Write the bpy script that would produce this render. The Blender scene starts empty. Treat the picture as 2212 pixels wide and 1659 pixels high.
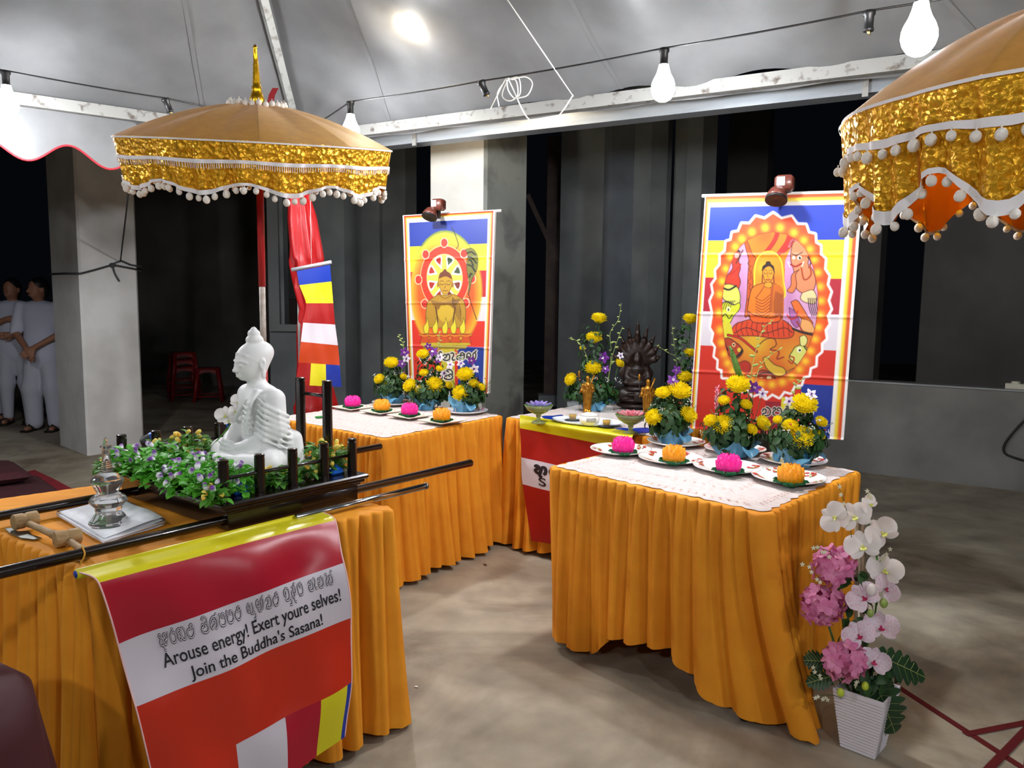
import bpy, bmesh, math, random
import numpy as np
from mathutils import Vector, Matrix

# ------------------------------------------------------------------ camera, world, exposure
scene = bpy.context.scene
COL = scene.collection
FPX, IMG_W, IMG_H, EYE = 1661.0, 2212, 1659, 1.42
PITCH, SROLL = math.radians(6.1), 0.0117
_f = Vector((0, math.cos(PITCH), -math.sin(PITCH)))
_u0 = Vector((0, math.sin(PITCH), math.cos(PITCH)))
_cr = math.sqrt(1 - SROLL ** 2)
CAM_R = Vector((1, 0, 0)) * _cr + _u0 * SROLL
CAM_U = Vector((1, 0, 0)) * -SROLL + _u0 * _cr
CAM_O = Vector((0, 0, EYE))
cam_data = bpy.data.cameras.new('camera')
cam_data.sensor_width = 36.0
cam_data.lens = FPX / IMG_W * 36.0
cam_data.clip_start = 0.02
cam_data.clip_end = 200
cam = bpy.data.objects.new('camera', cam_data)
COL.objects.link(cam)
cam.matrix_world = Matrix(((CAM_R.x, CAM_U.x, -_f.x, 0), (CAM_R.y, CAM_U.y, -_f.y, 0),
                           (CAM_R.z, CAM_U.z, -_f.z, EYE), (0, 0, 0, 1)))
scene.camera = cam
world = bpy.data.worlds.new('night_sky')
scene.world = world
world.use_nodes = True
world.node_tree.nodes['Background'].inputs[0].default_value = (0.010, 0.012, 0.018, 1)
world.node_tree.nodes['Background'].inputs[1].default_value = 0.1
scene.view_settings.view_transform = 'Standard'
scene.view_settings.look = 'None'
scene.view_settings.gamma = 1.0
scene.view_settings.exposure = 0.55
scene.view_settings.use_curve_mapping = False
scene.cycles.use_denoising = True
scene.cycles.max_bounces = 12
scene.cycles.diffuse_bounces = 4
scene.cycles.glossy_bounces = 4
scene.cycles.transmission_bounces = 10
scene.cycles.adaptive_threshold = 0.02
scene.cycles.transparent_max_bounces = 12
BULB_W = 50.0            # radiant watts of one festoon bulb


def ray(u, v):
    return _f * FPX + CAM_R * (u - IMG_W / 2) + CAM_U * (IMG_H / 2 - v)


def pz(u, v, z):                       # photo pixel -> point on the horizontal plane at height z
    d = ray(u, v)
    return CAM_O + d * ((z - EYE) / d.z)


def py(u, v, y):                       # photo pixel -> point at depth y
    d = ray(u, v)
    return CAM_O + d * (y / d.y)


def pp(u, v, p0, n):                   # photo pixel -> point on the plane through p0 with normal n
    d = ray(u, v)
    return CAM_O + d * ((Vector(p0) - CAM_O).dot(n) / d.dot(n))


# ------------------------------------------------------------------ materials
def lin(c):
    if isinstance(c, str):
        c = c.lstrip('#')
        c = [int(c[i:i + 2], 16) / 255 for i in (0, 2, 4)]
        return tuple(x / 12.92 if x <= 0.04045 else ((x + 0.055) / 1.055) ** 2.4 for x in c)
    return tuple(c)


MATS = {}


def mat(name, color, rough=0.6, metal=0.0, color2=None, scale=20.0, bump=0.0, bscale=None, detail=4.0, spec=0.5,
        sheen=0.0, trans=0.0, ior=1.45, emit=0.0, sub=0.0, coat=0.0, alpha=1.0, translucent=0.0, stretch=None, lo=0.35, hi=0.65, distort=0.0):
    if name in MATS:
        return MATS[name]
    m = bpy.data.materials.new(name)
    m.use_nodes = True
    nt = m.node_tree
    b = nt.nodes['Principled BSDF']
    c1 = lin(color) + (1,)
    b.inputs['Base Color'].default_value = c1
    b.inputs['Roughness'].default_value = rough
    b.inputs['Metallic'].default_value = metal
    b.inputs['Specular IOR Level'].default_value = spec
    b.inputs['IOR'].default_value = ior
    b.inputs['Transmission Weight'].default_value = trans
    b.inputs['Coat Weight'].default_value = coat
    b.inputs['Sheen Weight'].default_value = sheen
    b.inputs['Alpha'].default_value = alpha
    if sub:
        b.inputs['Subsurface Weight'].default_value = sub
        b.inputs['Subsurface Radius'].default_value = (0.01, 0.008, 0.006)
    if emit:
        b.inputs['Emission Color'].default_value = c1
        b.inputs['Emission Strength'].default_value = emit
    tc = None
    if color2 is not None or bump:
        tc = nt.nodes.new('ShaderNodeTexCoord')
        mp = nt.nodes.new('ShaderNodeMapping')
        nt.links.new(tc.outputs['Object'], mp.inputs['Vector'])
        if stretch:
            mp.inputs['Scale'].default_value = stretch
    if color2 is not None:
        nz = nt.nodes.new('ShaderNodeTexNoise')
        nz.inputs['Scale'].default_value = scale
        nz.inputs['Detail'].default_value = detail
        nz.inputs['Distortion'].default_value = distort
        nt.links.new(mp.outputs[0], nz.inputs['Vector'])
        cr = nt.nodes.new('ShaderNodeValToRGB')
        cr.color_ramp.elements[0].position = lo
        cr.color_ramp.elements[1].position = hi
        cr.color_ramp.elements[0].color = c1
        cr.color_ramp.elements[1].color = lin(color2) + (1,)
        nt.links.new(nz.outputs['Fac'], cr.inputs['Fac'])
        nt.links.new(cr.outputs['Color'], b.inputs['Base Color'])
    if bump:
        n2 = nt.nodes.new('ShaderNodeTexNoise')
        n2.inputs['Scale'].default_value = bscale or scale
        n2.inputs['Detail'].default_value = 3
        nt.links.new(mp.outputs[0], n2.inputs['Vector'])
        bp = nt.nodes.new('ShaderNodeBump')
        bp.inputs['Strength'].default_value = bump
        bp.inputs['Distance'].default_value = 0.01
        nt.links.new(n2.outputs['Fac'], bp.inputs['Height'])
        nt.links.new(bp.outputs[0], b.inputs['Normal'])
    if translucent:
        out = nt.nodes['Material Output']
        tr = nt.nodes.new('ShaderNodeBsdfTranslucent')
        tr.inputs['Color'].default_value = c1
        if color2 is not None:
            nt.links.new(cr.outputs['Color'], tr.inputs['Color'])
        mx = nt.nodes.new('ShaderNodeMixShader')
        mx.inputs[0].default_value = translucent
        nt.links.new(b.outputs[0], mx.inputs[1])
        nt.links.new(tr.outputs[0], mx.inputs[2])
        nt.links.new(mx.outputs[0], out.inputs['Surface'])
    MATS[name] = m
    return m


def vcol_mat(name, rough=0.7, sheen=0.0, bump=0.0, translucent=0.0):
    if name in MATS:
        return MATS[name]
    m = bpy.data.materials.new(name)
    m.use_nodes = True
    nt = m.node_tree
    b = nt.nodes['Principled BSDF']
    b.inputs['Roughness'].default_value = rough
    b.inputs['Sheen Weight'].default_value = sheen
    a = nt.nodes.new('ShaderNodeVertexColor')
    a.layer_name = 'print'
    nt.links.new(a.outputs['Color'], b.inputs['Base Color'])
    MATS[name] = m
    return m


# ------------------------------------------------------------------ mesh helpers
def rotm(axis, ang):
    return Matrix.Rotation(ang, 3, axis)


def frame_to(d, roll=0.0):
    """rotation whose Z axis is d"""
    q = Vector((0, 0, 1)).rotation_difference(Vector(d).normalized()).to_matrix()
    return q @ Matrix.Rotation(roll, 3, 'Z')


class MB:
    def __init__(self):
        self.v, self.f, self.m = [], [], []
        self.smooth_all = True

    def add(self, verts, faces, mi=0, M=None, T=None):
        o = len(self.v)
        for p in verts:
            p = Vector(p)
            if M is not None:
                p = M @ p
            if T is not None:
                p = p + Vector(T)
            self.v.append(p)
        for f in faces:
            self.f.append(tuple(i + o for i in f))
            self.m.append(mi)
        return self

    def box(self, c, s, M=None, mi=0, taper=1.0, bev=0.0):
        x, y, z = s[0] / 2, s[1] / 2, s[2] / 2
        if bev:
            b = min(bev, x * .9, y * .9, z * .9)
            vs, fs = [], []
            prof = [(-z, b), (-z + b, 0), (z - b, 0), (z, b)]
            for (zz, ins) in prof:
                k = 1 + (taper - 1) * (zz + z) / (2 * z)
                xx, yy = (x - ins) * k, (y - ins) * k
                c2 = b * .7 if ins == 0 else b * .45
                vs += [(-xx + c2, -yy, zz), (xx - c2, -yy, zz), (xx, -yy + c2, zz), (xx, yy - c2, zz),
                       (xx - c2, yy, zz), (-xx + c2, yy, zz), (-xx, yy - c2, zz), (-xx, -yy + c2, zz)]
            for r in range(3):
                for i in range(8):
                    j = (i + 1) % 8
                    fs.append((r * 8 + i, r * 8 + j, r * 8 + 8 + j, r * 8 + 8 + i))
            fs.append(tuple(range(7, -1, -1)))
            fs.append(tuple(range(24, 32)))
            return self.add(vs, fs, mi, M, c)
        t = taper
        vs = [(-x, -y, -z), (x, -y, -z), (x, y, -z), (-x, y, -z), (-x * t, -y * t, z), (x * t, -y * t, z), (x * t, y * t, z), (-x * t, y * t, z)]
        fs = [(0, 3, 2, 1), (4, 5, 6, 7), (0, 1, 5, 4), (1, 2, 6, 5), (2, 3, 7, 6), (3, 0, 4, 7)]
        return self.add(vs, fs, mi, M, c)

    def tube(self, pts, r, n=8, mi=0, cap=True):
        pts = [Vector(p) for p in pts]
        if not hasattr(r, '__len__'):
            r = [r] * len(pts)
        vs, fs = [], []
        up = None
        for i, p in enumerate(pts):
            a = pts[max(0, i - 1)]
            b = pts[min(len(pts) - 1, i + 1)]
            t = (b - a)
            t = t.normalized() if t.length > 1e-9 else Vector((0, 0, 1))
            if up is None:
                up = t.cross(Vector((0.13, 0.37, 0.92)))
                if up.length < 1e-3:
                    up = t.cross(Vector((1, 0, 0)))
            up = (up - t * up.dot(t)).normalized()
            w = t.cross(up)
            for k in range(n):
                a2 = 2 * math.pi * k / n
                vs.append(p + (up * math.cos(a2) + w * math.sin(a2)) * r[i])
        for i in range(len(pts) - 1):
            for k in range(n):
                k2 = (k + 1) % n
                fs.append((i * n + k, i * n + k2, i * n + n + k2, i * n + n + k))
        if cap:
            fs.append(tuple(range(n - 1, -1, -1)))
            e = (len(pts) - 1) * n
            fs.append(tuple(range(e, e + n)))
        return self.add(vs, fs, mi)

    def lathe(self, prof, n=24, mi=0, M=None, T=None, cap=True, lobes=0, lobe=0.0):
        vs, fs = [], []
        for (r, z) in prof:
            for k in range(n):
                a = 2 * math.pi * k / n
                rr = r * (1 + lobe * math.cos(lobes * a)) if lobes else r
                vs.append((rr * math.cos(a), rr * math.sin(a), z))
        for i in range(len(prof) - 1):
            for k in range(n):
                k2 = (k + 1) % n
                fs.append((i * n + k, i * n + k2, i * n + n + k2, i * n + n + k))
        if cap:
            if prof[0][0] > 1e-6:
                fs.append(tuple(range(n - 1, -1, -1)))
            if prof[-1][0] > 1e-6:
                e = (len(prof) - 1) * n
                fs.append(tuple(range(e, e + n)))
        return self.add(vs, fs, mi, M, T)

    def ball(self, c, r, n=10, m=6, M=None, mi=0):
        if not hasattr(r, '__len__'):
            r = (r, r, r)
        vs, fs = [], []
        for i in range(1, m):
            th = math.pi * i / m
            for k in range(n):
                a = 2 * math.pi * k / n
                vs.append((math.sin(th) * math.cos(a) * r[0], math.sin(th) * math.sin(a) * r[1], math.cos(th) * r[2]))
        top = len(vs)
        vs += [(0, 0, r[2]), (0, 0, -r[2])]
        for i in range(m - 2):
            for k in range(n):
                k2 = (k + 1) % n
                fs.append((i * n + k, i * n + n + k, i * n + n + k2, i * n + k2))
        for k in range(n):
            k2 = (k + 1) % n
            fs.append((top, k, k2))
            fs.append((top + 1, (m - 2) * n + k2, (m - 2) * n + k))
        return self.add(vs, fs, mi, M, c)

    def grid(self, fn, nu, nv, mi=0, mfn=None, closed=False):
        vs = [fn(i / nu, j / nv) for j in range(nv + 1) for i in range(nu + (0 if closed else 1))]
        w = nu if closed else nu + 1
        o = len(self.v)
        self.v += [Vector(p) for p in vs]
        for j in range(nv):
            for i in range(nu):
                i2 = (i + 1) % w
                self.f.append((o + j * w + i, o + j * w + i2, o + j * w + w + i2, o + j * w + w + i))
                self.m.append(mfn(i / nu, j / nv) if mfn else mi)
        return self

    def petal(self, L, Wd, cup=0.3, M=None, T=None, mi=0, tip=0.5, nu=4, nv=4, curl=0.0, base=0.12):
        """a petal growing along +Y from the origin, its face towards +Z"""
        vs, fs = [], []
        for j in range(nv + 1):
            t = j / nv
            w = Wd * (base + (1 - base) * math.sin(math.pi * min(1, t ** 0.8 * 0.82 + 0.0)) ** 0.8) * (1 - (t ** 5) * (1 - tip))
            for i in range(nu + 1):
                s = 2 * i / nu - 1
                vs.append((s * w / 2, L * t * (1 - 0.1 * s * s * t), cup * Wd * (s * s) + curl * L * t * t))
        for j in range(nv):
            for i in range(nu):
                a = j * (nu + 1) + i
                fs.append((a, a + 1, a + nu + 2, a + nu + 1))
        return self.add(vs, fs, mi, M, T)

    def leaf(self, L, Wd, M=None, T=None, mi=0, fold=0.25, droop=0.2):
        prof = [(0, 0.04), (0.25, 0.8), (0.5, 1.0), (0.78, 0.62), (1, 0.0)]
        vs, fs = [], []
        for (t, w) in prof:
            for s in (-1, 0, 1):
                vs.append((s * w * Wd / 2, t * L, abs(s) * fold * w * Wd / 2 - droop * L * t * t))
        for j in range(4):
            for i in range(2):
                a = j * 3 + i
                fs.append((a, a + 1, a + 4, a + 3))
        return self.add(vs, fs, mi, M, T)

    def mesh(self, name):
        me = bpy.data.meshes.new(name)
        me.from_pydata([tuple(p) for p in self.v], [], self.f)
        me.polygons.foreach_set('material_index', self.m)
        return me

    def build(self, name, mats, parent=None, smooth=True, world=False, auto=None):
        if world and parent is not None:
            inv = parent.matrix_basis.inverted()
            self.v = [inv @ p for p in self.v]
        me = self.mesh(name)
        if not isinstance(mats, (list, tuple)):
            mats = [mats]
        for m in mats:
            me.materials.append(m)
        if smooth:
            me.shade_smooth()
            if auto:
                try:
                    me.set_sharp_from_angle(angle=math.radians(auto))
                except Exception:
                    pass
        o = bpy.data.objects.new(name, me)
        COL.objects.link(o)
        if parent is not None:
            o.parent = parent
        return o


def tag(o, label=None, cat=None, group=None, kind=None):
    if label:
        o['label'] = label
    if cat:
        o['category'] = cat
    if group:
        o['group'] = group
    if kind:
        o['kind'] = kind
    return o


def thing(name, label, cat, loc=(0, 0, 0), rz=0.0, group=None):
    o = bpy.data.objects.new(name, None)
    o.empty_display_size = 0.05
    o.location = loc
    o.rotation_euler = (0, 0, rz)
    o.matrix_basis = Matrix.Translation(Vector(loc)) @ Matrix.Rotation(rz, 4, 'Z')
    COL.objects.link(o)
    return tag(o, label, cat, group)


def struct(o):
    o['kind'] = 'structure'
    return o


def dup(o, parent=None):
    c = o.copy()
    COL.objects.link(c)
    c.parent = parent
    for ch in list(o.children):
        dup(ch, c)
    return c


def inst(name, mesh, M4, parent):
    o = bpy.data.objects.new(name, mesh)
    COL.objects.link(o)
    o.parent = parent
    o.matrix_basis = M4
    return o


def TRS(loc, R=None, s=1.0):
    M = Matrix.Translation(Vector(loc))
    if R is not None:
        M = M @ R.to_4x4()
    if hasattr(s, '__len__'):
        return M @ Matrix.Diagonal((*s, 1))
    return M @ Matrix.Scale(s, 4)


def spline(pts, n=8):
    """Catmull-Rom through the points"""
    P = [Vector(p) for p in pts]
    P = [P[0] * 2 - P[1]] + P + [P[-1] * 2 - P[-2]]
    out = []
    for i in range(1, len(P) - 2):
        for k in range(n):
            t = k / n
            a, b, c, d = P[i - 1], P[i], P[i + 1], P[i + 2]
            out.append(0.5 * ((2 * b) + (c - a) * t + (2 * a - 5 * b + 4 * c - d) * t * t + (3 * b - a - 3 * c + d) * t ** 3))
    out.append(P[-2])
    return out


# ------------------------------------------------------------------ smooth bodies: blended distance fields -> mesh
def body_mesh(name, prims, res, k=0.02):
    """prims: ('e',c,r[,R]) ellipsoid, ('c',a,b,ra,rb) tapered capsule; an optional dict {'k':..,'cut':True} comes last"""
    lo, hi, norm = [1e9] * 3, [-1e9] * 3, []
    for p in prims:
        opt = p[-1] if isinstance(p[-1], dict) else {}
        q = p[:-1] if opt else p
        kk = opt.get('k', k)
        if q[0] == 'e':
            R = np.array(q[3]) if len(q) > 3 else np.eye(3)
            rm = max(q[2])
            ext = np.sqrt(((R * np.array(q[2])[None, :]) ** 2).sum(1))
            l, h = np.array(q[1]) - ext, np.array(q[1]) + ext
            norm.append(('e', np.array(q[1], float), np.array(q[2], float), R, kk, opt.get('cut', False), l, h))
        else:
            a, b = np.array(q[1], float), np.array(q[2], float)
            m = max(q[3], q[4])
            l, h = np.minimum(a, b) - m, np.maximum(a, b) + m
            norm.append(('c', a, b, q[3], q[4], kk, opt.get('cut', False), l, h))
        if not opt.get('cut'):
            lo = np.minimum(lo, l)
            hi = np.maximum(hi, h)
    lo = np.array(lo) - 3 * res
    hi = np.array(hi) + 3 * res
    n = np.ceil((hi - lo) / res).astype(int) + 1
    ax = [lo[i] + np.arange(n[i]) * res for i in range(3)]
    D = np.full(tuple(n), 0.06, np.float32)
    for p in norm:
        kk, cut, l, h = p[-4], p[-3], p[-2], p[-1]
        mg = kk * 1.2 + 2 * res
        i0 = np.clip(np.floor((l - mg - lo) / res).astype(int), 0, n - 1)
        i1 = np.clip(np.ceil((h + mg - lo) / res).astype(int) + 1, 1, n)
        if (i1 <= i0).any():
            continue
        sl = tuple(slice(i0[i], i1[i]) for i in range(3))
        X, Y, Z = np.meshgrid(ax[0][sl[0]], ax[1][sl[1]], ax[2][sl[2]], indexing='ij')
        if p[0] == 'e':
            c, r, R = p[1], p[2], p[3]
            Q = np.stack([X - c[0], Y - c[1], Z - c[2]], -1) @ R
            k0 = np.sqrt(((Q / r) ** 2).sum(-1)) + 1e-9
            k1 = np.sqrt(((Q / (r * r)) ** 2).sum(-1)) + 1e-9
            d = k0 * (k0 - 1) / k1
        else:
            a, b, ra, rb = p[1], p[2], p[3], p[4]
            ab = b - a
            L2 = max((ab ** 2).sum(), 1e-12)
            t = np.clip(((X - a[0]) * ab[0] + (Y - a[1]) * ab[1] + (Z - a[2]) * ab[2]) / L2, 0, 1)
            d = np.sqrt((X - a[0] - t * ab[0]) ** 2 + (Y - a[1] - t * ab[1]) ** 2 + (Z - a[2] - t * ab[2]) ** 2) - (ra + (rb - ra) * t)
        s = D[sl]
        if cut:
            hh = np.maximum(kk - np.abs(s + d), 0) / kk
            D[sl] = np.maximum(s, -d) + hh * hh * kk * 0.25
        else:
            hh = np.maximum(kk - np.abs(s - d), 0) / kk
            D[sl] = np.minimum(s, d) - hh * hh * kk * 0.25
    I = D < 0
    cs = tuple(n - 1)
    acc = np.zeros(cs + (3,))
    cnt = np.zeros(cs)

    def sub(A, o):
        return A[o[0]:o[0] + cs[0], o[1]:o[1] + cs[1], o[2]:o[2] + cs[2]]
    offs = [(i, j, k2) for i in (0, 1) for j in (0, 1) for k2 in (0, 1)]
    for o1 in offs:
        for axi in range(3):
            if o1[axi]:
                continue
            o2 = list(o1)
            o2[axi] = 1
            A, B = sub(D, o1), sub(D, o2)
            x = (A < 0) != (B < 0)
            t = np.where(x, A / np.where(x, A - B, 1), 0)
            for c3 in range(3):
                acc[..., c3] += np.where(x, o1[c3] + (t if c3 == axi else 0), 0)
            cnt += x
    act = cnt > 0
    idx = np.full(cs, -1, int)
    idx[act] = np.arange(act.sum())
    base = np.stack(np.nonzero(act), -1)
    V = lo + (base + acc[act] / cnt[act][:, None]) * res
    F = []
    for axi in range(3):
        s1 = [slice(1, -1)] * 3
        s1[axi] = slice(0, cs[axi])
        s2 = list(s1)
        s2[axi] = slice(1, cs[axi] + 1)
        b, c = (axi + 1) % 3, (axi + 2) % 3
        # edge grid points with interior b,c
        A = I[tuple(slice(0, n[i] - 1) if i == axi else slice(1, n[i] - 1) for i in range(3))]
        B = I[tuple(slice(1, n[i]) if i == axi else slice(1, n[i] - 1) for i in range(3))]
        x = A != B
        P = np.stack(np.nonzero(x), -1)
        fl = A[x]
        P[:, b] += 1
        P[:, c] += 1
        q = []
        for (db, dc) in ((-1, -1), (0, -1), (0, 0), (-1, 0)):
            Q = P.copy()
            Q[:, b] += db
            Q[:, c] += dc
            q.append(idx[Q[:, 0], Q[:, 1], Q[:, 2]])
        q = np.stack(q, -1)
        q[~fl] = q[~fl][:, ::-1]
        F.append(q)
    F = np.concatenate(F)
    F = F[(F >= 0).all(1)]
    me = bpy.data.meshes.new(name)
    me.vertices.add(len(V))
    me.vertices.foreach_set('co', V.astype(np.float32).ravel())
    me.loops.add(len(F) * 4)
    me.loops.foreach_set('vertex_index', F.astype(np.int32).ravel())
    me.polygons.add(len(F))
    me.polygons.foreach_set('loop_start', np.arange(0, len(F) * 4, 4, dtype=np.int32))
    me.update(calc_edges=True)
    me.validate()
    me.shade_smooth()
    return me


def body(name, prims, res, material, parent, k=0.02):
    me = body_mesh(name, prims, res, k)
    me.materials.append(material)
    o = bpy.data.objects.new(name, me)
    COL.objects.link(o)
    if parent is not None:
        o.parent = parent
    return o


V3 = Vector
RNG = random.Random(7)

# ------------------------------------------------------------------ the setting
M_CONC = mat('concrete_floor', '#a49b89', 0.62, color2='#857967', scale=1.6, detail=8, bump=0.12, bscale=30, lo=0.38, hi=0.68, distort=0.6)


def floor_material():
    nt = M_CONC.node_tree
    b = nt.nodes['Principled BSDF']
    cr = [n for n in nt.nodes if n.type == 'VALTORGB'][0]
    tc = [n for n in nt.nodes if n.type == 'TEX_COORD'][0]
    n2 = nt.nodes.new('ShaderNodeTexNoise')
    n2.inputs['Scale'].default_value = 0.75
    n2.inputs['Detail'].default_value = 6
    n2.inputs['Roughness'].default_value = 0.62
    n2.inputs['Distortion'].default_value = 1.2
    nt.links.new(tc.outputs['Object'], n2.inputs['Vector'])
    r2 = nt.nodes.new('ShaderNodeValToRGB')
    r2.color_ramp.elements[0].position = 0.46
    r2.color_ramp.elements[0].color = (1, 1, 1, 1)
    r2.color_ramp.elements[1].position = 0.66
    r2.color_ramp.elements[1].color = (0.40, 0.35, 0.30, 1)
    nt.links.new(n2.outputs['Fac'], r2.inputs['Fac'])
    mx = nt.nodes.new('ShaderNodeMix')
    mx.data_type = 'RGBA'
    mx.blend_type = 'MULTIPLY'
    mx.inputs[0].default_value = 1.0
    nt.links.new(cr.outputs['Color'], mx.inputs[6])
    nt.links.new(r2.outputs['Color'], mx.inputs[7])
    n3 = nt.nodes.new('ShaderNodeTexNoise')
    n3.inputs['Scale'].default_value = 7
    n3.inputs['Detail'].default_value = 8
    nt.links.new(tc.outputs['Object'], n3.inputs['Vector'])
    r3 = nt.nodes.new('ShaderNodeValToRGB')
    r3.color_ramp.elements[0].position = 0.36
    r3.color_ramp.elements[0].color = (0.86, 0.86, 0.86, 1)
    r3.color_ramp.elements[1].position = 0.6
    r3.color_ramp.elements[1].color = (1.06, 1.05, 1.03, 1)
    nt.links.new(n3.outputs['Fac'], r3.inputs['Fac'])
    m3 = nt.nodes.new('ShaderNodeMix')
    m3.data_type = 'RGBA'
    m3.blend_type = 'MULTIPLY'
    m3.inputs[0].default_value = 1.0
    nt.links.new(mx.outputs[2], m3.inputs[6])
    nt.links.new(r3.outputs['Color'], m3.inputs[7])
    nt.links.new(m3.outputs[2], b.inputs['Base Color'])


floor_material()
fl = MB().grid(lambda u, v: (-13 + 24 * u, -5 + 24 * v, 0), 8, 8).build('floor', M_CONC, smooth=False)
struct(fl)

M_WALL = mat('grey_cement_wall', '#7b8080', 0.8, color2='#666b6c', scale=2.2, detail=5, bump=0.05, bscale=25)
M_WALLD = mat('dark_cement_wall', '#6e6a66', 0.85, color2='#5c5956', scale=1.3, detail=5)
M_PILLAR = mat('pale_plaster', '#d0cfcb', 0.75, color2='#b5b3ae', scale=2.5, detail=7, bump=0.06, bscale=30, lo=0.4, hi=0.75)
M_LITFACE = mat('lit_pillar_face', '#e6e4da', 0.7, color2='#cfcabb', scale=2.6, detail=6, lo=0.45, hi=0.8)  # centre pillar's left side: bulb light painted in as a paler colour
M_SHADEFACE = mat('stained_shaded_face', '#84867f', 0.8, color2='#5c5c58', scale=3.2, detail=8, bump=0.08, bscale=20, lo=0.48, hi=0.72, distort=0.8)  # its right side: real stains, plus weaker light painted in as darker grey
M_BROWN = mat('brown_timber', '#4a3a33', 0.7, color2='#3a2d28', scale=8)


def X_at(u, Y):
    return py(u, 650, Y).x


def wallseg(name, u1, y1, u2, y2, z0, z1, th=0.2, m=M_WALL, top=None):
    a, b = V3((X_at(u1, y1), y1, 0)), V3((X_at(u2, y2), y2, 0))
    d = (b - a).normalized()
    n = V3((-d.y, d.x, 0)) * th
    mb = MB()
    vs = [a, b, b + n, a + n]
    mb.add([(p.x, p.y, z0) for p in vs] + [(p.x, p.y, z1) for p in vs],
           [(3, 2, 1, 0), (4, 5, 6, 7), (0, 1, 5, 4), (1, 2, 6, 5), (2, 3, 7, 6), (3, 0, 4, 7)])
    return struct(mb.build(name, m, smooth=False))


# dark rear wall of the hall and the grey facade pieces in front of it
wallseg('wall_rear', 150, 13.2, 640, 12.2, 0, 4.2, 0.2, M_WALLD)
wf = wallseg('wall_facade', 581, 8.7, 614, 8.7, 0, 4, 0.18)
wallseg('wall_under_window', 614, 8.7, 690, 8.7, 0, 1.06, 0.18)
wallseg('wall_over_window', 614, 8.7, 690, 8.7, 3.0, 4, 0.18)
wallseg('wall_pier', 672, 8.5, 745, 8.35, 0, 4, 0.25)
wallseg('wall_panel', 745, 8.75, 821, 8.6, 0, 4, 0.2)
wallseg('wall_panel_recess', 821, 8.68, 876, 8.5, 0, 4, 0.2)
wallseg('wall_centre', 1207, 8.1, 1314, 7.75, 0, 4, 0.2)
wallseg('wall_centre_pier', 1314, 7.7, 1362, 7.85, 0, 4, 0.2, mat('blue_grey_cement', '#6a7076', 0.8, color2='#5c6166', scale=3, detail=6))
wallseg('wall_centre_return', 1362, 7.85, 1398, 7.62, 0, 4, 0.2)
wallseg('wall_centre_edge', 1398, 7.9, 1423, 7.8, 0, 4, 0.15)
wallseg('wall_inner', 1447, 7.9, 1506, 7.6, 0, 4, 0.2)
wallseg('wall_inner_return', 1506, 7.6, 1524, 7.9, 0, 4, 0.15)
wallseg('wall_hall', 1560, 10.5, 1645, 10.2, 0, 4, 0.2, M_WALLD)
wallseg('wall_hall_pier', 1845, 9.8, 1896, 9.6, 0, 4, 0.2, M_WALLD)
wallseg('wall_hall_end', 1990, 9.4, 2500, 8.4, 0.25, 4, 0.2, M_WALLD)
# parapet on the open side of the hall, with its sill ledge
pa, pb = pz(1700, 1001, 0), pz(2300, 1073, 0)
d = (pb - pa).normalized()
n = V3((-d.y, d.x, 0))
mb = MB()
q = [pa, pb + d * 1.5, pb + d * 1.5 + n * .16, pa + n * .16]
mb.add([(p.x, p.y, 0) for p in q] + [(p.x, p.y, .775) for p in q], [(3, 2, 1, 0), (4, 5, 6, 7), (0, 1, 5, 4), (1, 2, 6, 5), (2, 3, 7, 6), (3, 0, 4, 7)])
par = struct(mb.build('wall_parapet', mat('parapet_cement', '#7a7974', 0.8, color2='#666560', scale=2.4, detail=6, bump=0.05, bscale=20), smooth=False))
mb = MB()
q = [pa - n * .012, pb + d * 1.5 - n * .012, pb + d * 1.5 + n * .17, pa + n * .17]
mb.add([(p.x, p.y, .776) for p in q] + [(p.x, p.y, .79) for p in q], [(3, 2, 1, 0), (4, 5, 6, 7), (0, 1, 5, 4), (1, 2, 6, 5), (2, 3, 7, 6), (3, 0, 4, 7)])
struct(mb.build('trim_parapet', mat('sill_metal', '#8d8f8e', 0.4, 0.6), smooth=False))


def square_pillar(name, base, z1, mats):
    """base: three visible bottom corners (far left, front, far right)"""
    a, b, c = [V3((p[0], p[1], 0)) for p in base]
    dd = a + c - b
    q = [b, c, dd, a]
    mb = MB()
    ch = 0.02
    ring = []
    for i in range(4):
        p, nx, pv = q[i], q[(i + 1) % 4], q[i - 1]
        ring += [p + (pv - p).normalized() * ch, p + (nx - p).normalized() * ch]
    zs = [0, .25, .8, 1.6, 2.4, z1]
    vs = [(p.x, p.y, z) for z in zs for p in ring]
    fs, ms = [], []
    for r in range(len(zs) - 1):
        for i in range(8):
            j = (i + 1) % 8
            fs.append((r * 8 + i, r * 8 + j, r * 8 + 8 + j, r * 8 + 8 + i))
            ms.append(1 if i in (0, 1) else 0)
    mb.add(vs, fs)
    mb.add([(p.x, p.y, z1) for p in ring], [tuple(range(8))])
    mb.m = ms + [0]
    return struct(mb.build(name, mats, smooth=False))


square_pillar('wall_pillar_grey', [pz(129, 961, 0), pz(190, 985, 0), pz(313, 966, 0)], 3.6, [M_PILLAR, M_PILLAR])
_cy = 7.1
_front = V3((X_at(1047, 5.9), 5.9, 0))
square_pillar('wall_pillar_centre', [V3((X_at(926, 6.2), 6.2, 0)), _front, V3((X_at(1137, 6.27), 6.27, 0))], 3.1, [M_LITFACE, M_SHADEFACE])
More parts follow.
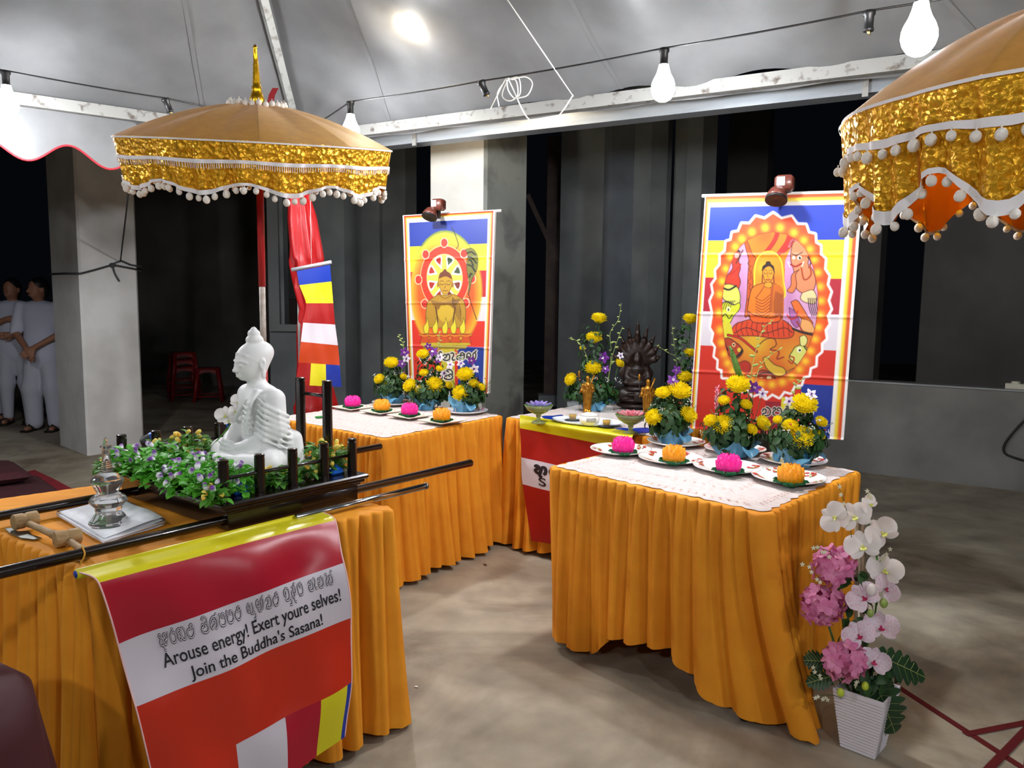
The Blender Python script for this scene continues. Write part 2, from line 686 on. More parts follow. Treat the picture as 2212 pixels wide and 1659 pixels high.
# timber post and brace in the gap beside the pillar
mb = MB().box((X_at(1191, 8.6), 8.6, 1.6), (.14, .14, 3.2))
post = struct(mb.build('trim_timber_post', M_BROWN, smooth=False))
mb = MB().tube([py(1140, 420, 8.55), py(1206, 565, 8.55)], .035, 4)
mb.build('brace', M_BROWN, post, smooth=False)
mb = MB().box((X_at(1186, 8.5), 8.5, .34), (.2, .22, .12))
mb.build('footing', M_WALL, post, smooth=False)
# window frame in the facade
wz = MB()
for (u1, u2, z0, z1) in ((583, 606, 1.06, 3.0), (606, 690, 1.06, 1.14)):
    x1, x2 = X_at(u1, 8.68), X_at(u2, 8.68)
    wz.box(((x1 + x2) / 2, 8.66, (z0 + z1) / 2), (x2 - x1, .05, z1 - z0))
struct(wz.build('window_1', mat('window_frame', '#6d7070', 0.6), smooth=False))
tag(MB().box((X_at(628, 9.6), 9.6, 1.05), (.5, .3, .75), bev=.01).build('cardboard_box', mat('brown_card', '#3d2f2a', 0.8), smooth=False),
    'brown carton standing inside the dark window behind the red drape', 'box').location.z = 0
tag(MB().box((X_at(628, 9.6), 9.6, .34), (.8, .5, .67)).build('crate', mat('dark_crate', '#2c2624', 0.8), smooth=False),
    'dark crate on the floor inside the window, under the carton', 'crate')

# ------------------------------------------------------------------ marquee tent
M_CANVAS = mat('tent_canvas', '#6a6b6b', 0.45, color2='#5c5d5d', scale=3, detail=6, bump=0.25, bscale=5, stretch=(1, 1, 1), spec=0.4, translucent=0.12)
M_STEEL = mat('rusty_white_steel', '#7c7c78', 0.6, color2='#3f352c', scale=22, detail=8, lo=0.55, hi=0.72, bump=0.1, bscale=60, metal=0.2)
M_RAFTER = mat('worn_grey_steel', '#8d8f8c', 0.5, color2='#5a5650', scale=22, detail=8, metal=0.3, lo=0.5, hi=0.75)
M_GUTTER = mat('grey_aluminium', '#8b8f92', 0.35, 0.45, color2='#80858a', scale=4, stretch=(1, 1, 8))
M_RED = mat('red_trim', '#b3202a', 0.5)
ZE = 2.5
C0 = pz(648, 300, ZE)
eR = V3((.873, -.487, 0)).normalized()
eL = V3((-.80, -.60, 0)).normalized()
C1 = C0 + eR * 6.4
C3 = C0 + eL * 6.2
C2 = C1 + eL * 6.2
PEAK = V3((-1.16, 2.0, 4.4))
tent = thing('marquee_tent', 'grey canvas marquee roof on white steel eaves over the altar tables', 'tent', (C0.x, C0.y, 0))


def panel(a, b, name='canopy_panel', seed=0, seams=(0.33, 0.66)):
    rg = random.Random(seed)
    ph = [rg.uniform(0, 6.28) for _ in range(4)]
    nrm = (b - a).cross(PEAK - a).normalized()
    if nrm.z > 0:
        nrm = -nrm

    def fn(u, v):
        p = (a + V3((0, 0, .035))).lerp(b + V3((0, 0, .035)), u).lerp(PEAK, v)
        sag = 0.10 * math.sin(math.pi * v) * math.sin(math.pi * u) ** .5 if 0 < u < 1 and 0 < v < 1 else 0
        wr = 0.016 * math.sin(u * 40 * (1 - .5 * v) + ph[0] + 2 * math.sin(v * 6 + ph[1])) + 0.009 * math.sin(u * 95 + v * 30 + ph[2])
        edge = min(u, 1 - u) * 8
        wr *= (1 - v) * min(1, edge + .25) * min(1, v * 8)
        fold = 0.035 * math.exp(-((u - .42) * 6) ** 2) * math.sin(60 * (u - .5) + 5 * v) * (1 - v)
        return p + nrm * (sag * .6 + wr + fold)
    mb = MB().grid(fn, 120, 40)
    o = mb.build(name, M_CANVAS, tent, world=True)
    for s in seams:
        pts = [V3(fn(s, t / 30)) + nrm * .004 for t in range(31)]
        sm = MB()
        w = (b - a).normalized() * .012
        for i in range(30):
            sm.add([pts[i] - w, pts[i] + w, pts[i + 1] + w, pts[i + 1] - w], [(0, 1, 2, 3)])
        sm.v = [tent.matrix_basis.inverted() @ p for p in sm.v]
        sm.build('seam', mat('canvas_seam', '#626363', 0.4, translucent=0.1), o)
    return o


panel(C0, C1, seed=3, seams=(.12, .36, .62))
panel(C3, C0, seed=5, seams=(.5, .72, .9))
panel(C1, C2, seed=8)
panel(C2, C3, seed=9)


def beam(a, b, w, h, name, m, parent, off=V3((0, 0, 0))):
    dd = (b - a).normalized()
    R = Matrix((dd, V3((-dd.y, dd.x, 0)).normalized(), dd.cross(V3((-dd.y, dd.x, 0)).normalized()))).transposed()
    mb = MB().box((a + b) / 2 + off, ((b - a).length, w, h), M=R)
    # a finer beam so that the relief texture has something to hold
    return mb.build(name, m, parent, smooth=False, world=True)


for (a, b) in ((C0, C1), (C0, C3), (C1, C2), (C2, C3)):
    beam(a, b, .05, .065, 'eave_beam', M_STEEL, tent, V3((0, 0, 0)))
for c in (C0, C1, C2, C3):
    mb = MB().tube([c + V3((0, 0, -.01)), c.lerp(PEAK, .5) + V3((0, 0, -.07)), PEAK + V3((0, 0, -.06))], .03, 4)
    mb.build('rafter', M_RAFTER, tent, smooth=False, world=True)
    MB().box((c.x, c.y, 1.22), (.06, .06, 2.44)).build('leg', M_RAFTER, tent, smooth=False, world=True)
    MB().box((c.x, c.y, .008), (.16, .16, .016)).build('foot_plate', M_RAFTER, tent, smooth=False, world=True)


def valance(a, b, drop, wave, name, red, out):
    L = (b - a).length
    n = int(L / .02)

    def fn(u, v):
        p = a.lerp(b, u)
        s = u * L
        dz = drop * (.82 + .18 * math.cos(2 * math.pi * s / wave)) * v
        return p + out * (.03 + .012 * math.sin(s * 9) * v + .02 * v) + V3((0, 0, -.02 - dz))
    o = MB().grid(fn, n, 6).build(name, M_CANVAS, tent, world=True)
    if red:
        MB().tube([fn(i / n, 1) for i in range(n + 1)], .006, 5).build('valance_trim', M_RED, tent, world=True)
    return o


valance(C0, C1, .018, .45, 'valance', False, V3((.487, .873, 0)))
valance(C3, C0, .30, .42, 'valance', True, V3((-.6, .8, 0)))
# gutter beam of the hall, just outside the tent
gout = V3((.487, .873, 0))
g0, g1 = C0 + gout * .33 + eR * -.4, C1 + gout * .33
gut = beam(g0, g1, .12, .125, 'trim_gutter', M_GUTTER, None, V3((0, 0, .018)))
struct(gut)
lip = beam(g0, g1, .125, .012, 'lip', M_GUTTER, None, V3((0, 0, .084)))
lip.parent = gut
for (u, v) in ((895, 290), (1871, 165)):
    p = pp(u, v, C0 + gout * .26, gout)
    MB().box((p.x, p.y, 2.535), (.028, .012, .20), M=rotm('Z', math.atan2(eR.y, eR.x))).build('bracket', M_STEEL, gut, smooth=False)

# ------------------------------------------------------------------ festoon lights
M_BLACK = mat('black_rubber', '#131314', 0.45)
def bulb_mesh(name):
    prof = [(.0, -.122), (.014, -.120), (.027, -.112), (.036, -.098), (.041, -.080), (.0395, -.062), (.0375, -.0575), (.0, -.0575)]
    mb = MB().lathe(prof, 14)
    return mb.mesh(name)


def emit_mat(name, color, watts):
    if name in MATS:
        return MATS[name]
    m = bpy.data.materials.new(name)
    m.use_nodes = True
    nt = m.node_tree
    nt.nodes.remove(nt.nodes['Principled BSDF'])
    e = nt.nodes.new('ShaderNodeEmission')
    e.inputs[0].default_value = (*color, 1)
    e.inputs[1].default_value = watts / (math.pi * 0.0165 * 1.56)
    nt.links.new(e.outputs[0], nt.nodes['Material Output'].inputs['Surface'])
    MATS[name] = m
    return m


COOL = (.93, .95, 1.0)
WARM = (1.0, .84, .62)


def festoon_bulb(p, label, color=COOL, watts=None, lit=True, tilt=(0, 0)):
    """p: point on the wire the socket hangs from"""
    name = 'festoon_bulb' if lit else 'empty_socket'
    t = thing(name, label, 'light bulb' if lit else 'socket', p)
    R = rotm('X', tilt[0]) @ rotm('Y', tilt[1])
    s = MB().lathe([(.012, .012), (.022, .01), (.022, -.004), (.017, -.01), (.0165, -.05), (.019, -.054), (.019, -.062), (.0, -.062)], 12, M=R)
    s.build('socket', M_BLACK, t)
    if lit:
        nk = MB().lathe([(.0, .003), (.0165, .002), (.019, -.012), (.026, -.032), (.0345, -.048), (.0375, -.055), (.036, -.058), (.0, -.058)], 16, M=R * 1.25, T=R @ V3((0, 0, -.06))).build('bulb_neck', emit_mat('neck_warm' if color == WARM else 'neck_cool', color, BULB_W * .045), t)
        me = bulb_mesh('bulb')
        me.materials.append(emit_mat('bulb_%s_%d' % ('warm' if color == WARM else 'cool', round(watts or BULB_W)), color, watts or BULB_W))
        me.shade_smooth()
        inst('bulb', me, TRS(R @ V3((0, 0, -.06)), R, 1.25), t)
    else:
        MB().tube([R @ V3((0, 0, -.06)), R @ V3((.005, 0, -.075))], [.008, .004], 6).build('contact', mat('brass', '#b9a46a', .35, 1.0), t)
    return t


def on_wire(u, v, z=2.5):
    return pz(u, v, z)


WR = [on_wire(757, 224), on_wire(1040, 180), on_wire(1435, 110), on_wire(1878, 30)]
WL = [on_wire(12, 158), on_wire(358, 217)]
festoon_bulb(WR[0], 'lit bulb hanging over the edge of the umbrella behind the white statue')
festoon_bulb(WR[1], 'empty black socket beside the coil of white cable', lit=False, tilt=(0, -.45))
festoon_bulb(WR[2], 'lit bulb hanging in front of the gutter, between the two banners')
festoon_bulb(WR[3], 'empty black socket high above the umbrella at the side of the flower pot', lit=False)
festoon_bulb(WL[0], 'lit bulb hanging above the people in white')
festoon_bulb(WL[1], 'empty black socket above the scalloped valance with red trim', lit=False, tilt=(.2, -.3))
ub = py(1993, -38, 2.42)
festoon_bulb(ub, 'lit bulb hanging just above the umbrella beside the tall banner', watts=BULB_W * .8)
wb = py(888, -18, 4.25)
festoon_bulb(wb, 'lit warm bulb high under the grey canvas roof', color=WARM, watts=BULB_W * .55)
dR = (WR[3] - WR[0]).normalized()
dL = (WL[0] - WL[1]).normalized()
extra = [WR[3] + dR * .88]
wr2 = extra[0] + dR * 1.5
back = [V3((2.6, .2, 2.5)), V3((1.2, -.9, 2.5)), V3((-.9, -1.0, 2.5)), V3((-2.9, .1, 2.5)), WL[0] + dL * 1.6]
names = ['beside the pole of the gold umbrella', 'behind the photographer on the near side', 'above the near edge of the tent',
         'over the near end of the carrying poles', 'at the near corner beside the cushions', 'on the wire past the maroon cushions']
for p, nm in zip(back, names[1:]):
    festoon_bulb(p, 'lit bulb hanging from the wire ' + nm, watts=BULB_W * .8)
# the wire itself, sagging a little between the sockets
loop = [WL[0] + dL * 3.0, WL[0] + dL * 1.6, WL[0], WL[1], V3((C0.x + .15, C0.y - .25, 2.52)), WR[0], WR[1], WR[2], WR[3], extra[0], wr2, back[0] + V3((0, 0, .0)), back[1], back[2], back[3]]
pts = []
for a, b in zip(loop[:-1], loop[1:]):
    for i in range(8):
        t = i / 8
        pts.append(a.lerp(b, t) + V3((0, 0, .012 - .006 * 4 * t * (1 - t) * (b - a).length)))
pts.append(loop[-1])
tag(MB().tube(pts, .0042, 5).build('festoon_wire', M_BLACK), 'thin black festoon wire running along the tent eaves', 'wire')
for src, nm in ((ub, 'black cord holding the bulb above the umbrella by the banner'), (wb, 'short black cord of the warm bulb under the roof')):
    tag(MB().tube([src + V3((0, 0, .01)), src + V3((.01, .02, .16 if src is wb else .5))], .003, 5).build('bulb_cord', M_BLACK), nm, 'cord')

# ------------------------------------------------------------------ tables and cloths
M_ORANGE = mat('orange_cloth', '#e4951a', 0.78, color2='#dc8a13', scale=9, detail=3, bump=0.05, bscale=260, translucent=0.05)
M_LACE = mat('white_lace', '#cbc0bc', 0.85, color2='#bfb3ae', scale=40, detail=3, bump=0.25, bscale=140)
M_TABLE = mat('grey_plastic_table', '#b8b6b0', 0.5)
M_TLEG = mat('table_leg_steel', '#4c4e50', 0.4, 0.6)


def xy(p):
    return V3((p[0], p[1], 0))


def rounded(q, r=0.035, n=6):
    """closed ring of (point, outward normal, arclength)"""
    ring = []
    for i in range(4):
        p, nx, pv = q[i], q[(i + 1) % 4], q[i - 1]
        d1, d2 = (p - pv).normalized(), (nx - p).normalized()
        n1, n2 = V3((d1.y, -d1.x, 0)), V3((d2.y, -d2.x, 0))
        c = p - (n1 + n2).normalized() * r * 1.25
        for k in range(n + 1):
            nn = n1.lerp(n2, k / n).normalized()
            ring.append((c + nn * r, nn))
        m = 170
        for k in range(1, m):
            t = k / m
            a, b = p - n2 * 0.0 + d2 * r, nx - d2 * r
            ring.append((a.lerp(b, t), n2))
    s, out = 0, []
    for i, (p, nn) in enumerate(ring):
        if i:
            s += (p - ring[i - 1][0]).length
        out.append((p, nn, s))
    return out


def clothed_table(quad, zt, label_t, label_c, group, seed, flare=.05, hem=None, corner=None):
    N, R_, B_, L_ = [xy(p) for p in quad]
    cen = (N + R_ + B_ + L_) / 4
    t = thing('folding_table', label_t, 'table', cen, 0, 'folding tables under orange cloths')
    q = [cen + (p - cen) * .955 for p in (N, R_, B_, L_)]
    mb = MB()
    vs = [(p.x, p.y, z) for z in (zt - .045, zt - .005) for p in q]
    mb.add(vs, [(3, 2, 1, 0), (4, 5, 6, 7), (0, 1, 5, 4), (1, 2, 6, 5), (2, 3, 7, 6), (3, 0, 4, 7)])
    mb.build('tabletop', M_TABLE, t, smooth=False, world=True)
    for p in q:
        pp_ = cen + (p - cen) * .88
        MB().tube([(pp_.x, pp_.y, 0), (pp_.x, pp_.y, zt - .045)], .015, 8).build('leg', M_TLEG, t, world=True)
    c = thing('tablecloth', label_c, 'tablecloth', cen, 0, 'orange pleated tablecloths')
    ring = rounded([N, R_, B_, L_])
    rg = random.Random(seed)
    ph = [rg.uniform(0, 6.28) for _ in range(8)]

    def fold(s, lam, k, sharp):
        x = s * 2 * math.pi / lam + 1.3 * math.sin(s * 3.1 + ph[k]) + .8 * math.sin(s * 7.7 + ph[k + 1])
        return abs(math.sin(x / 2)) ** (.85 / sharp)
    nr = 30
    mb = MB()
    W = len(ring)
    for j in range(nr + 1):
        if j < 4:
            a = j / 4 * math.pi / 2
            off0, z = .014 * math.sin(a), zt + .004 - .014 * (1 - math.cos(a))
            v = 0.0
        else:
            v = (j - 3) / (nr - 3)
            off0, z = .014, None
        for (p, nn, s) in ring:
            am = .55 + .45 * math.sin(s * 5.3 + ph[6]) * math.sin(s * 2.1 + ph[7])
            g = (.020 * math.exp(-v * 2.2) + .006) * (fold(s, .046, 0, 1.6) - .75) * min(1, j / 4)
            f1 = (.026 + .030 * v) * (.5 + am) * (fold(s, .10, 2, 1.5) - .70) * min(1, v * 6)
            f2 = .06 * v ** 1.3 * (fold(s, .27, 4, 1.0) - .55)
            o = off0 + g + f1 + f2 + flare * v ** 1.5
            hz = 0.012 + .02 * fold(s, .5, 1, 1) + (hem(p) if hem else 0)
            cz = corner(p) if corner else (V3((0, 0, 0)), 0)
            zz = z if z is not None else (zt - .010) + (hz - (zt - .010)) * v
            q2 = p + nn * o + cz[0] * v ** 1.6
            mb.v.append(V3((q2.x, q2.y, max(.006, zz - cz[1] * v))))
    for j in range(nr):
        for i in range(W):
            i2 = (i + 1) % W
            mb.f.append((j * W + i, j * W + W + i, j * W + W + i2, j * W + i2))
            mb.m.append(0)
    mb.build('skirt', M_ORANGE, c, world=True)
    top = MB()
    top.v = [V3((p.x, p.y, zt + .004)) for (p, nn, s) in ring] + [V3((cen.x, cen.y, zt + .004))]
    for i in range(W):
        top.f.append((i, (i + 1) % W, W))
        top.m.append(0)
    top.build('cloth_top', M_ORANGE, c, world=True)
    return ring


ZT = .75
TR = [(.819, 2.404), (1.404, 3.06), (.748, 3.736), (.163, 3.08)]
TM = [(-.614, 3.677), (-.063, 4.479), (-.783, 5.10), (-1.334, 4.297)]
TB = [(.715, 3.80), (1.31, 4.52), (.573, 5.13), (-.022, 4.41)]
TL = [(-1.023, 1.824), (-.385, 2.425), (-1.162, 2.973), (-1.80, 2.372)]
_trn, _trl = xy(TR[0]), xy(TR[3])


def hem_tr(p):
    t = (p - _trn).dot((_trl - _trn).normalized()) / (_trl - _trn).length
    dist = abs((p - _trn).cross((_trl - _trn).normalized()).z)
    if dist < .1 and 0 < t < 1:
        a, b = (.16, .40), (.62, .76)
        up_ = min(1, max(0, (t - a[0]) / (a[1] - a[0])))
        dn = min(1, max(0, (b[1] - t) / (b[1] - b[0])))
        return .12 * (up_ * up_ * (3 - 2 * up_)) * (dn * dn * (3 - 2 * dn)) + .015
    return .0


def corner_tr(p):
    d = (p - _trn).length
    return (V3((.15, -.03, 0)) * math.exp(-(d / .20) ** 2), .02 * math.exp(-(d / .15) ** 2))


clothed_table(TR, ZT, 'table under the orange cloth nearest the pot of orchids', 'orange pleated cloth on the table with white plates and lotus candles',
              None, 4, -.005, hem_tr, corner_tr)
clothed_table(TM, ZT, 'table under the orange cloth before the banner with the wheel', 'orange pleated cloth on the table with square floral plates', None, 11, .05)
clothed_table(TB, ZT, 'table under the orange cloth carrying the dark seated figure', 'orange pleated cloth on the table of the dark seated figure', None, 17, .03)
clothed_table(TL, ZT, 'table under the orange cloth carrying the white statue', 'orange pleated cloth under the white statue and crystal stupa', None, 23, .025)


def lace(quad, z, inset, label, seed, cut=0.0):
    """white cloth lying on the table, its edge scalloped"""
    q = [xy(p) for p in quad]
    cen = sum(q, V3((0, 0, 0))) / 4
    ring = rounded([cen + (p - cen) * (1 - inset) for p in q], .03, 4)
    t = thing('lace_cloth', label, 'cloth', (cen.x, cen.y, z))
    mb = MB()
    rows = [1.0, .985, .8, .5, .02]
    for r, k in enumerate(rows):
        for i, (p, nn, s) in enumerate(ring):
            w = (.010 * abs(math.sin(s * 2 * math.pi / .16)) + .003 * math.sin(s * 120)) if r == 0 else 0
            pq = cen + (p - cen) * k + nn * w
            mb.v.append(V3((pq.x, pq.y, z + .0015 + .001 * math.sin(s * 31 + r))))
    W = len(ring)
    for r in range(4):
        for i in range(W):
            i2 = (i + 1) % W
            mb.f.append((r * W + i, r * W + i2, r * W + W + i2, r * W + W + i))
            mb.m.append(0)
    mb.f.append(tuple(range(4 * W, 5 * W)))
    mb.m.append(0)
    o = mb.build('cloth', M_LACE, t, world=True)
    # open-work diamonds sewn along the border
    hole = mat('lace_openwork', '#b98a78', 0.9)
    hb = MB()
    for i in range(0, W, 7):
        p, nn, s = ring[i]
        for k in (.92, .89, .60, .57):
            c = cen + (p - cen) * k
            tt = V3((-nn.y, nn.x, 0))
            if k < .8 and i % 14:
                continue
            hb.add([c + tt * .006, c + nn * .004, c - tt * .006, c - nn * .004], [(0, 1, 2, 3)], T=(0, 0, z + .0032))
    hb.build('openwork', hole, t, world=True, smooth=False)['kind'] = 'stuff'
    return t


def shrink(quad, fn, fl, br):
    """inset the quad from the near/left/right edges"""
    return quad


lace(TR, ZT + .005, .035, 'white lace cloth spread under the plates with lotus candles', 1)
lace(TM, ZT + .005, .02, 'white cloth spread under the square floral plates', 2)
lace(TB, ZT + .005, .02, 'white cloth spread under the dark seated figure', 3)

# ------------------------------------------------------------------ flags
FLAG = {'blue': '#0f2f94', 'yellow': '#d2c81a', 'red': '#a81228', 'white': '#cac3ca', 'orange': '#bf2c14', 'flagred': '#9c1515', 'flagorange': '#b83c12'}


def satin(c, sheen=0.0, rough=0.34):
    return mat('satin_' + c, FLAG[c], rough, spec=0.6, sheen=sheen, bump=0.22, bscale=9, translucent=0.06)


def rows_surface(rows, ripple=.004, ph=0.0):
    """rows: list of (left point, right point); returns S(u, r) with r in row units, and its normal side"""
    Lp = [V3(a) for a, b in rows]
    Rp = [V3(b) for a, b in rows]

    def cr(P, r):
        i = max(0, min(len(P) - 2, int(math.floor(r))))
        t = r - i
        a, b, c, d = P[max(0, i - 1)], P[i], P[i + 1], P[min(len(P) - 1, i + 2)]
        if i == 0:
            a = b * 2 - c
        if i + 2 > len(P) - 1:
            d = c * 2 - b
        # gentle tension so that corners stay near the table edge
        m1, m2 = (c - a) * .35, (d - b) * .35
        t2, t3 = t * t, t * t * t
        return b * (2 * t3 - 3 * t2 + 1) + m1 * (t3 - 2 * t2 + t) + c * (-2 * t3 + 3 * t2) + m2 * (t3 - t2)

    def S0(u, r):
        return cr(Lp, r).lerp(cr(Rp, r), u)

    def S(u, r, off=0.0):
        p = S0(u, r)
        e = .01
        n = (S0(u + e, r) - S0(u - e, r)).cross(S0(u, r + e) - S0(u, r - e))
        n = n.normalized() if n.length > 1e-12 else V3((0, -1, 0))
        if n.dot(CAM_O - p) < 0:
            n = -n
        amp = ripple * min(1, max(0, r - .8))
        w = amp * (math.sin(u * 9 + r * 1.3 + ph) + .6 * math.sin(u * 17 - r * 2 + ph) + .5 * math.sin(r * 4.1 + u * 3 + ph))
        return p + n * (w + off)
    return S


def flag_stripe(S, r0, r1, name, c, parent, u0=0.0, u1=1.0, nu=36, nv=10, th=.0016):
    mb = MB()
    mb.grid(lambda u, v: S(u0 + (u1 - u0) * u, r0 + (r1 - r0) * v, th), nu, nv)
    mb.grid(lambda u, v: S(u0 + (u1 - u0) * (1 - u), r0 + (r1 - r0) * v, 0), nu, nv)
    return mb.build(name, satin(c), parent, world=True)


def text_mesh(body_):
    cu = bpy.data.curves.new('t', 'FONT')
    cu.body = body_
    cu.size = 1.0
    cu.offset = .011
    cu.resolution_u = 4
    ob = bpy.data.objects.new('t', cu)
    COL.objects.link(ob)
    dg = bpy.context.evaluated_depsgraph_get()
    dg.update()
    me = bpy.data.meshes.new_from_object(ob.evaluated_get(dg))
    bpy.data.objects.remove(ob)
    bm = bmesh.new()
    bm.from_mesh(me)
    bmesh.ops.triangulate(bm, faces=bm.faces[:])
    for _ in range(3):
        ed = [e for e in bm.edges if e.calc_length() > .16]
        if not ed:
            break
        bmesh.ops.subdivide_edges(bm, edges=ed, cuts=1)
        bmesh.ops.triangulate(bm, faces=bm.faces[:])
    vs = [v.co.copy() for v in bm.verts]
    bm.verts.index_update()
    fs = [[v.index for v in f.verts] for f in bm.faces]
    bm.free()
    return vs, fs


M_INK = mat('black_print', '#14131a', 0.5)


def flag_text(S, body_, u0, u1, r_base, r_cap, parent, slope=0.0):
    vs, fs = text_mesh(body_)
    x0, x1 = min(v.x for v in vs), max(v.x for v in vs)
    cap = .73
    mb = MB()
    for v in vs:
        tx = (v.x - x0) / (x1 - x0)
        mb.v.append(S(u0 + (u1 - u0) * tx, r_base + (r_cap - r_base) * v.y / cap + slope * tx, .0034))
    for f in fs:
        mb.f.append(tuple(f))
        mb.m.append(0)
    return mb.build('lettering', M_INK, parent, world=True, smooth=False)


# hand drawn letters of the old script, strokes in a unit box (x right, y up)
GLY = {
    'aa': (1.15, [[(.22, .62), (.1, .72), (.2, .86), (.34, .74), (.22, .45), (.1, .3), (.22, .08), (.42, .1), (.5, .35), (.42, .58), (.3, .6)],
                  [(.5, .35), (.62, .75), (.8, .8), (.88, .5), (.82, .15), (.68, .05), (.6, .2), (.72, .35), (1.0, .4), (1.1, .75), (1.0, .85)], [(.42, .1), (.46, -.2), (.6, -.28)]]),
    'ra': (.72, [[(.3, .95), (.42, 1.0), (.5, .9), (.3, .75), (.1, .5), (.12, .15), (.4, .02), (.66, .2), (.66, .55), (.5, .72), (.34, .6)]]),
    'bha': (1.0, [[(.15, .5), (.05, .7), (.25, .85), (.5, .8), (.45, .6), (.2, .5), (.1, .25), (.3, .05), (.45, .25), (.4, .5)], [(.45, .3), (.6, .05), (.85, .08), (.95, .4), (.85, .75), (.65, .85), (.55, .7)]]),
    'tha': (.95, [[(.5, .5), (.35, .6), (.15, .5), (.08, .25), (.3, .03), (.6, .05), (.85, .3), (.88, .65), (.7, .88), (.5, .8), (.55, .62), (.75, .6), (.95, .72)]]),
    'ni': (1.0, [[(.12, .55), (.3, .62), (.3, .4), (.12, .4), (.05, .2), (.25, .05), (.6, .03), (.85, .15), (.9, .4), (.7, .62), (.5, .5), (.6, .35)], [(.5, .85), (.3, 1.0), (.55, 1.12), (.85, .95), (.9, .6)]]),
    'k': (1.1, [[(.1, .3), (.3, .45), (.5, .6), (.75, .55), (.7, .3), (.45, .25), (.2, .1), (.1, .3), (.2, .6), (.5, .85), (.85, .8), (1.02, .5), (.9, .12), (.6, .03)], [(.85, .8), (1.0, 1.0), (1.12, .95)]]),
    'kha': (1.0, [[(.1, .7), (.25, .85), (.35, .65), (.15, .45), (.1, .2), (.3, .05), (.7, .05), (.92, .3), (.85, .7), (.62, .82), (.5, .62), (.7, .5)]]),
    'ma': (1.0, [[(.3, .75), (.15, .85), (.08, .65), (.2, .5), (.08, .3), (.2, .06), (.6, .03), (.9, .25), (.9, .6), (.7, .8), (.5, .65), (.62, .5)]]),
    'yu': (1.1, [[(.15, .55), (.3, .4), (.2, .2), (.08, .35), (.12, .7), (.3, .8), (.45, .6), (.45, .2), (.6, .05), (.8, .15), (.85, .5), (.75, .82)], [(.8, .15), (1.0, .02), (1.0, -.25), (.75, -.3)]]),
    'nja': (1.25, [[(.1, .3), (.15, .7), (.35, .85), (.55, .65), (.45, .35), (.25, .45), (.35, .1), (.6, .05), (.8, .3), (.8, .7), (.95, .9), (1.1, .7), (1.05, .3), (.85, .1)], [(1.0, .9), (1.15, 1.1)]]),
    'ja': (.95, [[(.1, .5), (.25, .7), (.45, .6), (.4, .3), (.2, .25), (.12, .1), (.4, .02), (.75, .1), (.88, .4), (.75, .75), (.5, .88)]]),
    'bu': (1.05, [[(.25, .8), (.1, .65), (.15, .4), (.35, .4), (.4, .6), (.25, .8), (.5, .92), (.8, .75), (.85, .35), (.65, .08), (.3, .06), (.12, .2)], [(.75, .15), (.98, 0), (.98, -.25), (.7, -.3)]]),
    'd': (.95, [[(.2, .85), (.45, .75), (.4, .5), (.15, .45), (.1, .2), (.3, .05), (.5, .2), (.45, .4)], [(.5, .2), (.7, .3), (.8, .6), (.65, .95), (.85, 1.08)], [(.3, .05), (.35, -.2), (.55, -.25)]]),
    'dha': (.95, [[(.35, .8), (.15, .75), (.08, .45), (.15, .12), (.45, .02), (.75, .12), (.88, .45), (.78, .8), (.55, .88), (.45, .68), (.6, .5)]]),
    'saa': (1.35, [[(.1, .55), (.3, .7), (.45, .5), (.3, .3), (.12, .35), (.15, .1), (.5, .03), (.75, .2), (.75, .6), (.6, .75), (.5, .6)], [(.9, .8), (1.1, .85), (1.2, .6), (1.05, .3), (1.1, .05), (1.3, .1)]]),
    'sa': (1.0, [[(.1, .55), (.3, .7), (.45, .5), (.3, .3), (.12, .35), (.15, .1), (.5, .03), (.82, .2), (.82, .6), (.62, .78), (.5, .6)]]),
    'ne': (1.2, [[(.1, .8), (.3, .85), (.35, .5), (.15, .3), (.2, .05), (.4, .15)], [(.5, .5), (.7, .62), (.7, .35), (.5, .2), (.7, .03), (1.0, .1), (1.1, .4), (.95, .65), (.8, .5)], [(.9, .8), (1.05, 1.0), (1.2, .9)]]),
    'a': (1.0, [[(.22, .62), (.1, .72), (.2, .86), (.34, .74), (.22, .45), (.1, .3), (.22, .08), (.42, .1), (.5, .35), (.42, .58), (.3, .6)], [(.5, .35), (.62, .75), (.8, .8), (.88, .5), (.82, .15), (.68, .05)], [(.42, .1), (.46, -.2), (.6, -.28)]]),
    'pa': (1.0, [[(.2, .8), (.1, .5), (.2, .1), (.5, .03), (.8, .15), (.9, .5), (.8, .85), (.6, .8), (.65, .6)], [(.5, .8), (.6, 1.1), (.8, 1.15)]]),
    ' ': (.55, []),
}
LINE1 = ['aa', 'ra', 'bha', 'tha', ' ', 'ni', 'k', 'kha', 'ma', 'tha', ' ', 'yu', 'nja', 'ja', 'tha', ' ', 'bu', 'd', 'dha', ' ', 'saa', 'sa', 'ne']


